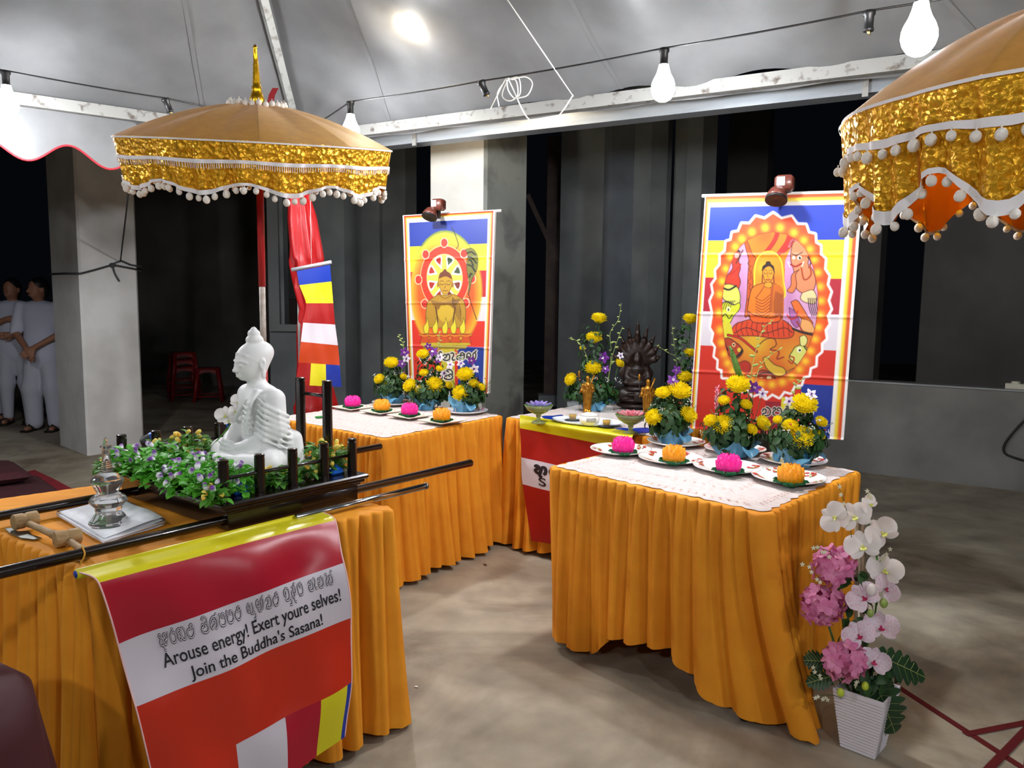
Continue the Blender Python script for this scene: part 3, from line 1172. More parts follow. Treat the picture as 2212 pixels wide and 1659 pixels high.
def script_line(S, glyphs, u0, u1, r_base, r_cap, parent, w=.013, scale_w=None, hollow=True):
    total = sum(GLY[g][0] + .12 for g in glyphs)
    k = (u1 - u0) / total
    out, inn = MB(), MB()
    x = 0
    for g in glyphs:
        adv, strokes = GLY[g]
        for st in strokes:
            pts = spline([(a, b, 0) for a, b in st], 7)
            for (mbx, ww, off) in ((out, w, .0034), (inn, w * .42, .0046)):
                vs = []
                for i, p in enumerate(pts):
                    a, b = pts[max(0, i - 1)], pts[min(len(pts) - 1, i + 1)]
                    t = (b - a).normalized()
                    nn = V3((-t.y, t.x, 0)) * ww * 2.6
                    for q in (p - nn, p + nn):
                        vs.append(S(u0 + (x + q.x) * k, r_base + (r_cap - r_base) * q.y, off))
                mbx.add(vs, [(2 * i, 2 * i + 1, 2 * i + 3, 2 * i + 2) for i in range(len(pts) - 1)])
        x += adv + .12
    o = out.build('script_lettering', M_INK, parent, world=True, smooth=False)
    if hollow:
        inn.build('letter_fill', satin('white'), o, world=False, smooth=False)
        inn2 = o.children[0].data
        inv = parent.matrix_basis.inverted()
        inn2.transform(inv)
    return o


# flag hung over the front of the table with the white statue
eF = (xy(TL[1]) - xy(TL[0])).normalized()
nF = V3((eF.y, -eF.x, 0))
pe = xy(TL[0]) + V3((0, 0, ZT)) + nF * .10
nt_ = (nF + V3((0, 0, .16))).normalized()
rows = [(pz(168, 1236, ZT + .018), pz(689, 1105, ZT + .018)), (pz(213, 1259, ZT + .012), pz(724, 1124, ZT + .012))]
for (l, r) in (((256, 1392), (741, 1216)), ((293, 1527), (757, 1334)), ((338, 1706), (757, 1472)), ((372, 1845), (746, 1592))):
    rows.append((pp(*l, pe, nt_), pp(*r, pe, nt_)))
SF = rows_surface(rows, .008, 1.0)
fb = rows[0][0].lerp(rows[0][1], .5)
flag1 = thing('striped_flag', 'striped satin flag lettered Arouse energy, hanging below the white statue', 'flag', (fb.x, fb.y, ZT))
flag_stripe(SF, 0, 1, 'yellow_stripe', 'yellow', flag1)
flag_stripe(SF, 1, 2, 'red_stripe', 'red', flag1)
flag_stripe(SF, 2, 3, 'white_stripe', 'white', flag1, nu=60, nv=16)
flag_stripe(SF, 3, 4, 'orange_stripe', 'orange', flag1)
for (c, a, b) in (('orange', 0, .37), ('white', .37, .625), ('red', .625, .81), ('yellow', .81, .97), ('blue', .97, 1.0)):
    flag_stripe(SF, 4, 5, c + '_block', c, flag1, a, b, 12, 8)
dr = (rows[0][1] - rows[0][0]).normalized()
rod = MB().tube([rows[0][0] - dr * .004 + V3((0, 0, -.004)), rows[0][1] + dr * .002 + V3((0, 0, -.004))], .0125, 12)
rod.build('rolled_edge', satin('yellow'), flag1, world=True)
MB().tube([rows[0][0] - dr * .007 + V3((0, 0, -.004)), rows[0][0] + V3((0, 0, -.004))], .0085, 12).build('rod_end', satin('blue'), flag1, world=True)
for uu in (0, 1):
    MB().tube([SF(uu, i / 10, .001) for i in range(0, 51)], .0022, 5).build('hem', mat('pale_hem', '#e5b8b4', .7), flag1, world=True)
script_line(SF, LINE1, .145, .94, 2.33, 2.08, flag1, w=.034)
flag_text(SF, 'Arouse energy! Exert youre selves!', .14, .955, 2.615, 2.415, flag1)
flag_text(SF, "Join the Buddha's Sasana!", .225, .85, 2.90, 2.70, flag1)

# flag on the table of the dark figure
eB = (xy(TB[0]) - xy(TB[3])).normalized()
nB = V3((eB.y, -eB.x, 0))
if nB.y > 0:
    nB = -nB
pB = xy(TB[3]) + V3((0, 0, ZT)) + nB * .045
nBt = (nB + V3((0, 0, .05))).normalized()
wR = 1372
rows = [(pz(1124, 897, ZT + .012), pz(1372, 934, ZT + .012)), (pz(1123, 905, ZT + .010), pz(1366, 945, ZT + .010))]
for (l, r) in (((1124, 925), (wR - 4, 972)), ((1126, 988), (wR - 2, 1040)), ((1128, 1046), (wR, 1105)), ((1149, 1168), (wR, 1200))):
    rows.append((pp(*l, pB, nBt), pp(*r, pB, nBt)))
SB = rows_surface(rows, .003, .4)
fb = rows[0][0].lerp(rows[0][1], .5)
flag2 = thing('striped_flag', 'striped flag hanging from the table of the dark seated figure', 'flag', (fb.x, fb.y, ZT))
flag_stripe(SB, 0, 2, 'yellow_stripe', 'yellow', flag2)
flag_stripe(SB, 2, 3, 'red_stripe', 'flagred', flag2)
flag_stripe(SB, 3, 4, 'white_stripe', 'white', flag2)
flag_stripe(SB, 4, 5, 'orange_stripe', 'flagred', flag2)
script_line(SB, ['a', 'pa', 'ma', 'pa', 'ra'], .13, .80, 3.50, 3.15, flag2, w=.05, hollow=False)
flag_text(SB, 'S', .17, .24, 3.88, 3.60, flag2)

# small flag hanging by the tent leg
yf = 4.95
rows = [(py(a, b, yf - .06 * i / 6), py(c, d_, yf)) for i, (a, b, c, d_) in enumerate(
    ((641, 585, 713, 572), (647, 616, 716, 608), (661, 655, 720, 655), (655, 697, 724, 701), (650, 738, 730, 746), (645, 783, 734, 789), (639, 831, 738, 836)))]
SS = rows_surface(rows, .003, 2.0)
flag3 = thing('hanging_flag', 'small striped flag hanging from a grey rod before the red drape', 'flag', tuple(rows[-1][0]))
for i, c in enumerate(('blue', 'yellow', 'flagred', 'white', 'flagorange')):
    flag_stripe(SS, i, i + 1, c.replace('flag', '') + '_stripe', c, flag3, nu=16, nv=6)
for (c, a, b) in (('flagred', 0, .3), ('yellow', .3, .66), ('blue', .66, 1)):
    flag_stripe(SS, 5, 6, c.replace('flag', '') + '_block', c, flag3, a, b, 8, 6)
MB().tube([py(630, 583, yf), py(716, 566, yf)], .012, 10).build('rod', mat('grey_tube', '#9c9fa2', .45), flag3, world=True)
MB().tube([py(673, 574, yf), py(668, 300, yf + .2)], .0015, 4).build('string', mat('white_string', '#c9c9c4', .7), flag3, world=True)

# ------------------------------------------------------------------ printed banners
class Paint:
    def __init__(self, X, Y, base='#ffffff'):
        self.X, self.Y = X, Y
        self.C = np.tile(np.array(lin(base), np.float32), X.shape + (1,)).reshape(X.shape + (3,))

    def mix(self, a, c):
        c = np.array(lin(c), np.float32)
        self.C += (c - self.C) * np.clip(a, 0, 1)[..., None]

    def fill(self, mask, c):
        self.C[mask] = lin(c)

    def poly(self, pts, c=None, smooth=False):
        if smooth:
            pts = [(p.x, p.y) for p in spline([(a, b, 0) for a, b in list(pts) + [pts[0]]], 6)]
        m = np.zeros(self.X.shape, bool)
        n = len(pts)
        for i in range(n):
            x1, y1 = pts[i]
            x2, y2 = pts[(i + 1) % n]
            if y1 == y2:
                continue
            cnd = (self.Y < max(y1, y2)) & (self.Y >= min(y1, y2))
            xi = x1 + (self.Y - y1) * (x2 - x1) / (y2 - y1)
            m ^= cnd & (self.X < xi)
        if c:
            self.fill(m, c)
        return m

    def dist(self, pts, closed=False):
        full = np.full(self.X.shape, 1e6, np.float32)
        P = list(pts) + ([pts[0]] if closed else [])
        xs, ys, mg = [p[0] for p in P], [p[1] for p in P], 14
        co = np.nonzero((self.X.max(0) >= min(xs) - mg) & (self.X.min(0) <= max(xs) + mg))[0]
        ro = np.nonzero((self.Y.max(1) >= min(ys) - mg) & (self.Y.min(1) <= max(ys) + mg))[0]
        if not len(co) or not len(ro):
            return full
        sl = (slice(ro[0], ro[-1] + 1), slice(co[0], co[-1] + 1))
        X, Y, d = self.X[sl], self.Y[sl], full[sl]
        for (x1, y1), (x2, y2) in zip(P[:-1], P[1:]):
            dx, dy = x2 - x1, y2 - y1
            t = np.clip(((X - x1) * dx + (Y - y1) * dy) / max(dx * dx + dy * dy, 1e-9), 0, 1)
            np.minimum(d, np.hypot(X - x1 - t * dx, Y - y1 - t * dy), out=d)
        return full

    def stroke(self, pts, w, c, smooth=True, closed=False, soft=.6):
        if smooth and len(pts) > 2:
            pts = [(p.x, p.y) for p in spline([(a, b, 0) for a, b in (list(pts) + ([pts[0]] if closed else []))], 5)]
            closed = False
        d = self.dist(pts, closed)
        self.mix((w / 2 + soft - d) / (2 * soft), c)

    def shape(self, pts, c, line='#4a1a10', w=1.3, smooth=True):
        m = self.poly(pts, c, smooth)
        self.stroke(pts, w, line, smooth, True)
        return m

    def ell(self, cx, cy, rx, ry):
        return np.hypot((self.X - cx) / rx, (self.Y - cy) / ry)

    def blob(self, cx, cy, r, c, k=1.0):
        self.mix(k * np.exp(-((self.X - cx) ** 2 + (self.Y - cy) ** 2) / (r * r)), c)


def banner(name, label, corners, depths, res, art, wave, rod_ends, lamp):
    (tl, tr, br, bl) = corners
    nu, nv = res
    U, Vv = np.meshgrid(np.linspace(0, 1, nu + 1), np.linspace(0, 1, nv + 1))
    X = (tl[0] * (1 - U) + tr[0] * U) * (1 - Vv) + (bl[0] * (1 - U) + br[0] * U) * Vv
    Y = (tl[1] * (1 - U) + tr[1] * U) * (1 - Vv) + (bl[1] * (1 - U) + br[1] * U) * Vv
    P = Paint(X.astype(np.float32), Y.astype(np.float32))
    art(P, U, Vv)
    P.C = np.clip(P.C, 0, 1) ** 1.4 * .72
    q = [py(*tl, depths[0]), py(*tr, depths[1]), py(*br, depths[1]), py(*bl, depths[0])]
    t = thing(name, label, 'banner', tuple(q[3].lerp(q[2], .5)))
    nrm = (q[1] - q[0]).cross(q[3] - q[0]).normalized()
    if nrm.dot(CAM_O - q[0]) < 0:
        nrm = -nrm
    Q = [np.array(p - t.location) for p in q]
    W = U[..., None]
    Z = Vv[..., None]
    pos = (Q[0] * (1 - W) + Q[1] * W) * (1 - Z) + (Q[3] * (1 - W) + Q[2] * W) * Z
    wv = wave * np.sin(Vv * 2.2 + U * 5.0) * (Vv * .8 + .1) + wave * .5 * np.sin(U * 13 + Vv * 3) * Vv + .0035 * np.exp(-((np.mod(Vv * 4 + .5, 1) - .5) / .025) ** 2)
    pos = pos + wv[..., None] * np.array(nrm)
    nV = (nu + 1) * (nv + 1)
    me = bpy.data.meshes.new('printed_cloth')
    idx = np.arange(nV).reshape(nv + 1, nu + 1)
    F = np.stack([idx[:-1, :-1], idx[1:, :-1], idx[1:, 1:], idx[:-1, 1:]], -1).reshape(-1, 4)
    me.vertices.add(nV)
    me.vertices.foreach_set('co', pos.reshape(-1).astype(np.float32))
    me.loops.add(F.size)
    me.loops.foreach_set('vertex_index', F.ravel().astype(np.int32))
    me.polygons.add(len(F))
    me.polygons.foreach_set('loop_start', np.arange(0, F.size, 4, dtype=np.int32))
    me.update(calc_edges=True)
    ca = me.color_attributes.new('print', 'FLOAT_COLOR', 'POINT')
    ca.data.foreach_set('color', np.concatenate([P.C.reshape(-1, 3), np.ones((nV, 1))], 1).astype(np.float32).ravel())
    me.materials.append(vcol_mat('printed_satin', 0.5, 0.15))
    me.shade_smooth()
    o = bpy.data.objects.new('printed_cloth', me)
    COL.objects.link(o)
    o.parent = t
    # plain backing a few millimetres behind, top rod, and the stand that carries it
    e = (q[1] - q[0]).normalized()
    back = nrm * -.02
    MB().grid(lambda u, v: q[0].lerp(q[1], u).lerp(q[3].lerp(q[2], u), v) + back, 6, 6).build('backing', mat('white_backing', '#e6e2dc', .7), t, world=True)
    MB().tube([q[0] + e * -rod_ends[0] + back, q[1] + e * rod_ends[1] + back], .009, 10).build('rod', mat('white_pole', '#d9d7d2', .45), t, world=True)
    mid = q[0].lerp(q[1], .5) + back * 3
    MB().tube([(mid.x, mid.y, 0.02), (mid.x, mid.y, mid.z + .01)], .011, 8).build('stand_pole', mat('stand_steel', '#55585a', .4, .7), t, world=True)
    MB().lathe([(.16, 0), (.16, .012), (.02, .03), (.014, .05)], 20, T=(mid.x, mid.y, 0)).build('stand_base', mat('stand_steel', '#55585a', .4, .7), t, world=True)
    # clip lamp
    (u, v, sc, lab) = lamp
    c = py(u, v, depths[0] * .5 + depths[1] * .5) + nrm * .045
    lt = thing('clip_lamp', lab, 'lamp', tuple(c))
    mb_ = mat('brown_plastic', '#5a2c22', .35, coat=.3)
    R = rotm('Z', math.atan2(e.y, e.x))
    MB().box((0.012, 0.02, .055), (.085, .07, .075), M=None, bev=.012).build('housing', mb_, lt)
    h = lt.children[-1]
    h.matrix_basis = R.to_4x4()
    hd = MB().lathe([(.0, .03), (.018, .028), (.034, .016), (.045, -.008), (.05, -.022), (.05, -.032)], 20, M=R @ rotm('X', -.5), T=R @ V3((-.012, -.03, .005)))
    hd.build('lamp_head', mb_, lt)
    MB().lathe([(.048, -.032), (.051, -.033), (.051, -.042), (.045, -.042), (.0, -.036)], 20, M=R @ rotm('X', -.5), T=R @ V3((-.012, -.03, .005))).build('lens_ring', M_BLACK, lt)
    MB().box(R @ V3((0.0, -.0165, .062)), (.036, .002, .04), M=R).build('paper_label', mat('paper_label', '#e8e8ec', .6), lt, smooth=False)
    MB().box(R @ V3((0, .03, -.005)), (.03, .03, .05), M=R).build('clip', M_BLACK, lt, smooth=False)
    return t


def stripes(P, V, bounds, cols):
    for (a, b), c in zip(zip(bounds[:-1], bounds[1:]), cols):
        P.fill((V >= a) & (V < b), c)


def art_wheel(P, U, V):
    stripes(P, V, [.04, .175, .32, .465, .60, .745, 1.0], ['#1f4fae', '#efe63c', '#cf2a3a', '#e9e2e2', '#e8481c', '#1e50a8'])
    P.fill((V > .745) & (U < .62), '#e2461e')
    P.fill((V > .745) & (U > .42) & (U < .58), '#d9cf4a')
    # glow
    e = P.ell(965, 628, 80, 131)
    P.mix((1.0 - e) * 14, '#e9d040')
    P.mix(np.clip((.97 - e) * 4.2, 0, 1), '#ef7a1e')
    P.mix(np.clip((.62 - e) * 1.8, 0, 1), '#f3b92e')
    top = np.clip((560 - P.Y) / 40, 0, 1) * (e < 1)
    P.mix(top * .8, '#d8d23e')
    P.mix(np.clip(1 - np.abs(e - .985) / .03, 0, 1) * np.clip((565 - P.Y) / 40, 0, 1) * .7, '#5f8a3a')
    # wheel
    w = P.ell(963, 598, 44, 58)
    P.fill(w < 1, '#f6e56a')
    for k in range(8):
        a0 = math.radians(22.5 + 45 * k)
        for sgn in (1,):
            pts = [(963 + 44 * r * math.cos(a0 + s), 598 + 58 * r * math.sin(a0 + s)) for (r, s) in ((.34, 0), (.72, .27), (.84, .24), (.86, 0), (.84, -.24), (.72, -.27))]
            P.poly(pts, '#f4efe0')
            pts = [(963 + 44 * r * math.cos(a0 + s), 598 + 58 * r * math.sin(a0 + s)) for (r, s) in ((.5, 0), (.72, .18), (.79, .15), (.8, 0), (.79, -.15), (.72, -.18))]
            P.poly(pts, '#c23a2c' if k in (2, 3, 4, 5) else ('#5a6a48' if k in (6, 7) else '#9a4a30'))
    P.mix(np.clip((.19 - np.abs(w - 1.03)) * 30, 0, 1), '#fbe6c0')
    P.mix(np.clip((.165 - np.abs(w - 1.03)) * 30, 0, 1), '#e2501f')
    for (x, y) in ((963, 523), (922, 548), (1005, 546), (906, 602), (1021, 600), (920, 654), (1008, 652)):
        P.fill(P.ell(x, y, 8.5, 10.5) < 1, '#fbe9c8')
        P.fill(P.ell(x, y, 7, 9) < 1, '#dd4a28')
    # leaf
    P.stroke([(979, 490), (985, 502), (993, 526), (989, 536)], 1.6, '#2a2a20')
    P.shape([(1008, 537), (1022, 535), (1032, 548), (1034, 566), (1030, 585), (1021, 602), (1017, 623), (1013, 634), (1015, 610), (1012, 590), (1010, 570), (1013, 552)], '#8f8f3e', '#3a3a1c', 1)
    for (a, b, c, d_) in ((1012, 545, 1028, 548), (1014, 553, 1030, 566), (1013, 570, 1028, 584), (1016, 560, 1024, 572), (1016, 596, 1021, 590)):
        P.stroke([(a, b), ((a + c) / 2, (b + d_) / 2 - 4), (c, d_)], 3.2, '#1d2417')
    P.stroke([(1014, 633), (1020, 655), (1031, 688)], 1.5, '#2a2a20')
    # figure
    P.shape([(936, 642), (926, 652), (922, 680), (925, 702), (934, 706), (1000, 706), (1006, 700), (1008, 672), (1005, 650), (996, 640), (980, 633), (965, 636), (950, 634)], '#c9a534', '#7a5218', 1.2)
    P.poly([(932, 646), (965, 650), (996, 643), (985, 660), (965, 668), (945, 664)], '#a8822c', True)
    P.poly([(955, 658), (975, 658), (984, 676), (972, 692), (958, 692), (948, 676)], '#dcc043', True)
    for x in (944, 986):
        P.stroke([(x, 662), (x + (965 - x) * .2, 690), (x, 704)], 2.6, '#6e4214')
    for i in range(6):
        P.stroke([(980, 640 + i * 2), (994 - i, 655 + i * 5), (998, 672 + i * 4)], 1, '#7a5218')
    P.shape([(953, 618), (950, 606), (953, 590), (960, 584), (963, 581), (968, 584), (976, 590), (980, 604), (978, 618), (972, 630), (965, 634), (958, 630)], '#d2b03a', '#7a5218', 1.1)
    P.poly([(951, 600), (954, 589), (960, 585), (962, 580), (967, 580), (969, 585), (976, 589), (979, 600), (966, 595)], '#8d5226', True)
    for s in (-1, 1):
        P.stroke([(965 + 3 * s, 611), (965 + 7 * s, 613), (965 + 11 * s, 611)], 1.3, '#5a3410')
        P.stroke([(965 + 3 * s, 606), (965 + 8 * s, 604), (965 + 12 * s, 607)], 1, '#5a3410')
        P.fill(P.ell(965 + 16 * s, 613, 2.2, 6) < 1, '#b58a2c')
    P.stroke([(965, 609), (965, 618), (962, 620)], 1, '#7a5218')
    P.stroke([(960, 625), (965, 626), (970, 625)], 1.4, '#8c3a1c')
    P.stroke([(953, 636), (965, 642), (978, 636)], 1.2, '#7a5218')
    # flames and lamps
    for x in (924, 944, 965, 983, 1002):
        P.shape([(x - 5, 718), (x - 7, 705), (x - 1, 695), (x + 1, 684), (x + 4, 697), (x + 5, 708), (x + 2, 718)], '#ece348', '#8a6a1c', 1)
    for x in (920, 938, 963, 986, 1008):
        P.shape([(x - 13, 720), (x + 13, 720), (x + 7, 728), (x + 11, 738), (x - 11, 738), (x - 7, 728)], '#e07028', '#8a3a14', 1)
        P.stroke([(x - 13, 721), (x, 724), (x + 13, 721)], 1.2, '#f3cf4a')
    P.poly([(912, 739), (1016, 739), (1018, 744), (910, 744)], '#d9c83e')
    P.poly([(915, 744), (1012, 744), (1008, 752), (918, 752)], '#b9a83a')
    # lettering
    for (x0, y0, s, gl) in ((908, 778, 20, ['aa', 'ne', 'saa', 'tha', 'nja']), (918, 820, 20, ['sa', 'bha', 'ni'])):
        x = x0
        for g in gl:
            for st in GLY[g][1]:
                pts = [(x + a * s, y0 - b * s) for a, b in st]
                P.stroke(pts, 7.0, '#efe9dc')
            for st in GLY[g][1]:
                pts = [(x + a * s, y0 - b * s) for a, b in st]
                P.stroke(pts, 3.0, '#26211e')
            x += (GLY[g][0] + .08) * s
    # border
    wpx = 198
    d_ = np.minimum(np.minimum(U, 1 - U) * wpx, V * 380 + 3)
    P.mix((14.5 - d_) / 1.5, '#f4efe8')
    P.mix(np.clip((11 - d_) / 3, 0, 1), '#f0d84a')
    P.mix(np.clip((8 - d_) / 3, 0, 1), '#dd5a24')
    P.mix((3.5 - d_) / 1.2, '#f2ede8')


def art_mara(P, U, V):
    stripes(P, V, [.045, .19, .345, .49, .635, .78, 1.0], ['#1c55c6', '#f0ea3c', '#c22a46', '#e6dfe4', '#dd431c', '#1c4aa6'])
    P.fill((V > .78) & (U < .72), '#dc421c')
    P.fill((V > .86) & (U > .50) & (U < .60), '#b02a40')
    P.fill((V > .84) & (U > .60) & (U < .74), '#e3dc46')
    tips = [(1678, 460), (1717, 467), (1747, 484), (1766, 504), (1777, 528), (1787, 556), (1794, 592), (1798, 626), (1798, 663), (1794, 695), (1788, 727), (1778, 755), (1766, 786), (1752, 808),
            (1736, 828), (1714, 846), (1690, 856), (1662, 858), (1634, 852), (1608, 842), (1584, 828), (1566, 812), (1556, 792), (1548, 766), (1543, 734), (1539, 703), (1538, 646), (1542, 611), (1550, 581), (1561, 549), (1574, 520), (1588, 501), (1609, 482), (1640, 467)]
    cx, cy = 1669, 652
    out = []
    for i, p in enumerate(tips):
        q = tips[(i + 1) % len(tips)]
        m = ((p[0] + q[0]) / 2, (p[1] + q[1]) / 2)
        out += [p, (m[0] + (cx - m[0]) * .045, m[1] + (cy - m[1]) * .045)]
    d_ = P.dist(out, True)
    ins = P.poly(out)
    sd = np.where(ins, -d_, d_)
    P.mix((6.5 - sd) / 2.5, '#fbf6f4')
    P.mix((1 - sd) / 2, '#e8661c')
    for i, p in enumerate(tips):
        q = tips[(i + 1) % len(tips)]
        m = ((p[0] + q[0]) / 2, (p[1] + q[1]) / 2)
        P.blob(m[0] + (cx - m[0]) * .15, m[1] + (cy - m[1]) * .14, 9, '#fbd83c', .95)
    inner = [(cx + (x - cx) * .80, cy + (y - cy) * .80) for x, y in tips]
    mi = P.poly(inner)
    keep = P.C.copy()
    P.fill(mi, '#e0b4d2')
    P.mix(np.exp(-((P.X - 1608) / 12) ** 2 - ((P.Y - 640) / 60) ** 2) * .6, '#c78ab8')
    P.mix(np.exp(-((P.X - 1712) / 14) ** 2 - ((P.Y - 640) / 60) ** 2) * .6, '#c78ab8')
    # tree
    P.poly([(1622, 490), (1730, 480), (1722, 520), (1704, 560), (1700, 680), (1618, 680), (1626, 590), (1632, 545), (1612, 515)], '#f09a1e')
    P.blob(1660, 505, 22, '#ee7416', .7)
    P.shape([(1612, 512), (1622, 520), (1632, 545), (1640, 555), (1632, 580), (1634, 610), (1626, 640), (1628, 670), (1616, 680), (1620, 640), (1622, 600), (1624, 560), (1618, 535)], '#d9741a', '#6a2a10', 1.4)
    for (a, b) in (((1690, 488), (1660, 545)), ((1715, 492), (1690, 545)), ((1722, 505), (1700, 540))):
        P.stroke([a, ((a[0] + b[0]) / 2 + 6, (a[1] + b[1]) / 2), b], 9, '#d83a18')
        P.stroke([(a[0] + 6, a[1]), ((a[0] + b[0]) / 2 + 11, (a[1] + b[1]) / 2), (b[0] + 6, b[1])], 1.1, '#5a1d10')
    for i in range(9):
        P.stroke([(1628, 560 + i * 13), (1622 + (i % 3) * 3, 566 + i * 13), (1630, 572 + i * 13)], 1.2, '#6a2a10')
    # ground
    P.fill(mi & (P.Y > 716 - .12 * (P.X - 1668)), '#df8a1e')
    P.blob(1640, 735, 34, '#e6d43a', .7)
    P.blob(1720, 770, 30, '#e8c43a', .6)
    P.blob(1680, 800, 30, '#d85a1c', .6)
    # halo
    P.shape([(1640, 640), (1637, 600), (1640, 565), (1652, 546), (1668, 540), (1684, 545), (1696, 562), (1700, 600), (1700, 640)], '#f1ab24', '#f7e04a', 3)
    P.blob(1655, 575, 14, '#f4c93c', .8)
    P.blob(1686, 600, 12, '#e8881c', .7)
    # seated figure
    P.shape([(1590, 722), (1586, 710), (1594, 697), (1612, 690), (1640, 684), (1690, 684), (1716, 700), (1722, 716), (1712, 726), (1680, 727), (1640, 722)], '#e0601c', '#5c1c0e', 1.6)
    P.shape([(1640, 612), (1630, 622), (1624, 650), (1622, 672), (1634, 688), (1668, 694), (1696, 686), (1700, 650), (1698, 624), (1690, 613), (1668, 606)], '#ef951f', '#6a2210', 1.6)
    P.poly([(1672, 608), (1694, 614), (1700, 640), (1699, 684), (1684, 690), (1676, 680)], '#d9861c', True)
    for i in range(8):
        P.stroke([(1640, 640 + i * 6), (1655, 645 + i * 6.5), (1672, 632 + i * 7)], 1.3, '#7a2c10')
        P.stroke([(1684 + i * 2, 626 + i), (1680 + i * 2.5, 655), (1684 + i * 2, 684)], 1.0, '#8a3a12')
    P.stroke([(1676, 612), (1674, 640), (1672, 668)], 4, '#8a3512')
    P.stroke([(1676, 612), (1674, 640), (1672, 668)], 2, '#e0861c')
    P.stroke([(1662, 608), (1652, 625), (1640, 640)], 1.4, '#6a2210')
    P.shape([(1624, 668), (1636, 676), (1660, 682), (1680, 682), (1694, 676), (1690, 690), (1660, 694), (1632, 690)], '#ea7a1e', '#5c1c0e', 1.5)
    for i in range(11):
        P.stroke([(1600 + i * 11, 692), (1596 + i * 11.5, 706), (1602 + i * 11, 722)], 1.4, '#7a240e')
    P.stroke([(1592, 716), (1620, 704), (1660, 716), (1700, 704), (1718, 714)], 2, '#7a240e')
    P.shape([(1656, 590), (1654, 578), (1660, 572), (1676, 572), (1680, 580), (1679, 592), (1674, 602), (1667, 607), (1660, 602)], '#ecb032', '#5c1c0e', 1.3)
    P.poly([(1653, 586), (1655, 572), (1661, 567), (1663, 562), (1671, 561), (1674, 567), (1680, 573), (1681, 588), (1676, 576), (1668, 572), (1659, 577)], '#43180e', True)
    for s in (-1, 1):
        P.stroke([(1667 + 2.5 * s, 586), (1667 + 6 * s, 588), (1667 + 9 * s, 585)], 1.2, '#3a140c')
        P.stroke([(1667 + 2 * s, 582), (1667 + 6 * s, 579), (1667 + 10 * s, 582)], .9, '#3a140c')
        P.stroke([(1667 + 12 * s, 590), (1667 + 13 * s, 606)], 2.4, '#8a3a12')
    P.stroke([(1667, 584), (1666, 594), (1669, 595)], .9, '#6a2210')
    P.stroke([(1663, 600), (1667, 601), (1671, 600)], 2.4, '#a82a1c')
    P.shape([(1662, 606), (1673, 606), (1676, 614), (1668, 618), (1658, 613)], '#ecb032', '#6a2210', 1)
    # red attacker with blade on one side, yellow beast below him
    P.shape([(1592, 545), (1600, 540), (1606, 548), (1602, 560), (1606, 575), (1602, 590), (1606, 605), (1600, 625), (1590, 645), (1578, 640), (1584, 622), (1572, 610), (1576, 592), (1588, 576), (1586, 560)], '#d8502a', '#4a1410', 1.5)
    P.stroke([(1596, 565), (1604, 550), (1611, 538)], 3, '#7a3a22')
    P.stroke([(1582, 590), (1596, 580), (1606, 568)], 4, '#c23a20')
    P.fill(P.ell(1597, 549, 6, 5) < 1, '#e9c8c0')
    P.stroke([(1590, 544), (1598, 537), (1605, 541)], 3, '#231312')
    P.shape([(1566, 612), (1582, 610), (1600, 618), (1606, 640), (1600, 655), (1584, 650), (1566, 640)], '#dfe07a', '#2a2812', 1.5)
    P.stroke([(1566, 618), (1580, 622), (1596, 614)], 4, '#1d1c10')
    P.shape([(1560, 652), (1575, 648), (1590, 655), (1604, 650), (1604, 664), (1590, 680), (1582, 694), (1566, 690), (1561, 672)], '#dcdf3c', '#2e3a12', 1.6)
    for i in range(5):
        P.stroke([(1562 + i * 5, 664), (1566 + i * 5, 652), (1574 + i * 5, 646)], 1.4, '#232a10')
    P.fill(P.ell(1579, 664, 5, 6) < 1, '#f0eebc')
    P.fill(P.ell(1579, 665, 2, 3) < 1, '#181810')
    P.stroke([(1565, 680), (1573, 674), (1580, 684), (1588, 676)], 2, '#2e3a12')
    P.poly([(1561, 690), (1582, 694), (1588, 712), (1590, 724), (1574, 726), (1563, 722)], '#e2dc48', True)
    # peach ogre on the other side
    P.shape([(1716, 540), (1722, 520), (1738, 515), (1750, 526), (1756, 545), (1752, 566), (1762, 580), (1768, 606), (1760, 628), (1748, 632), (1730, 622), (1724, 604), (1722, 580), (1716, 560)], '#eda27a', '#6a2a1c', 1.6)
    P.fill(P.ell(1734, 553, 5, 5) < 1, '#f6e6da')
    P.fill(P.ell(1735, 554, 2.3, 2.8) < 1, '#201512')
    P.fill(P.ell(1722, 553, 3.5, 4) < 1, '#f6e6da')
    P.stroke([(1718, 545), (1728, 548), (1740, 542)], 2.2, '#3a1a14')
    P.stroke([(1716, 568), (1726, 572), (1738, 566)], 4, '#b8402c')
    P.stroke([(1714, 572), (1710, 562)], 2, '#f4efe0')
    P.stroke([(1739, 572), (1743, 562)], 2, '#f4efe0')
    P.stroke([(1712, 530), (1720, 516), (1736, 518), (1748, 528), (1756, 540)], 4, '#d98a9a')
    P.stroke([(1714, 526), (1724, 514), (1740, 520)], 1.4, '#6a2a1c')
    P.stroke([(1752, 552), (1758, 562), (1754, 574)], 3, '#2a1512')
    P.stroke([(1738, 575), (1744, 600), (1758, 590), (1756, 570)], 4, '#d87a3a')
    P.stroke([(1738, 575), (1744, 600), (1758, 590), (1756, 570)], 1.2, '#7a2c18')
    P.shape([(1734, 578), (1726, 590), (1728, 612), (1720, 628), (1708, 624), (1716, 612), (1718, 590)], '#e8945e', '#6a2a1c', 1.5)
    P.shape([(1740, 628), (1762, 622), (1770, 640), (1764, 652), (1744, 648), (1736, 640)], '#f0dcae', '#6a2a1c', 1.4)
    for i in range(6):
        P.stroke([(1752 + i * 4, 640), (1754 + i * 4, 660), (1760 + i * 3.5, 678)], 1.8, '#2a1a14')
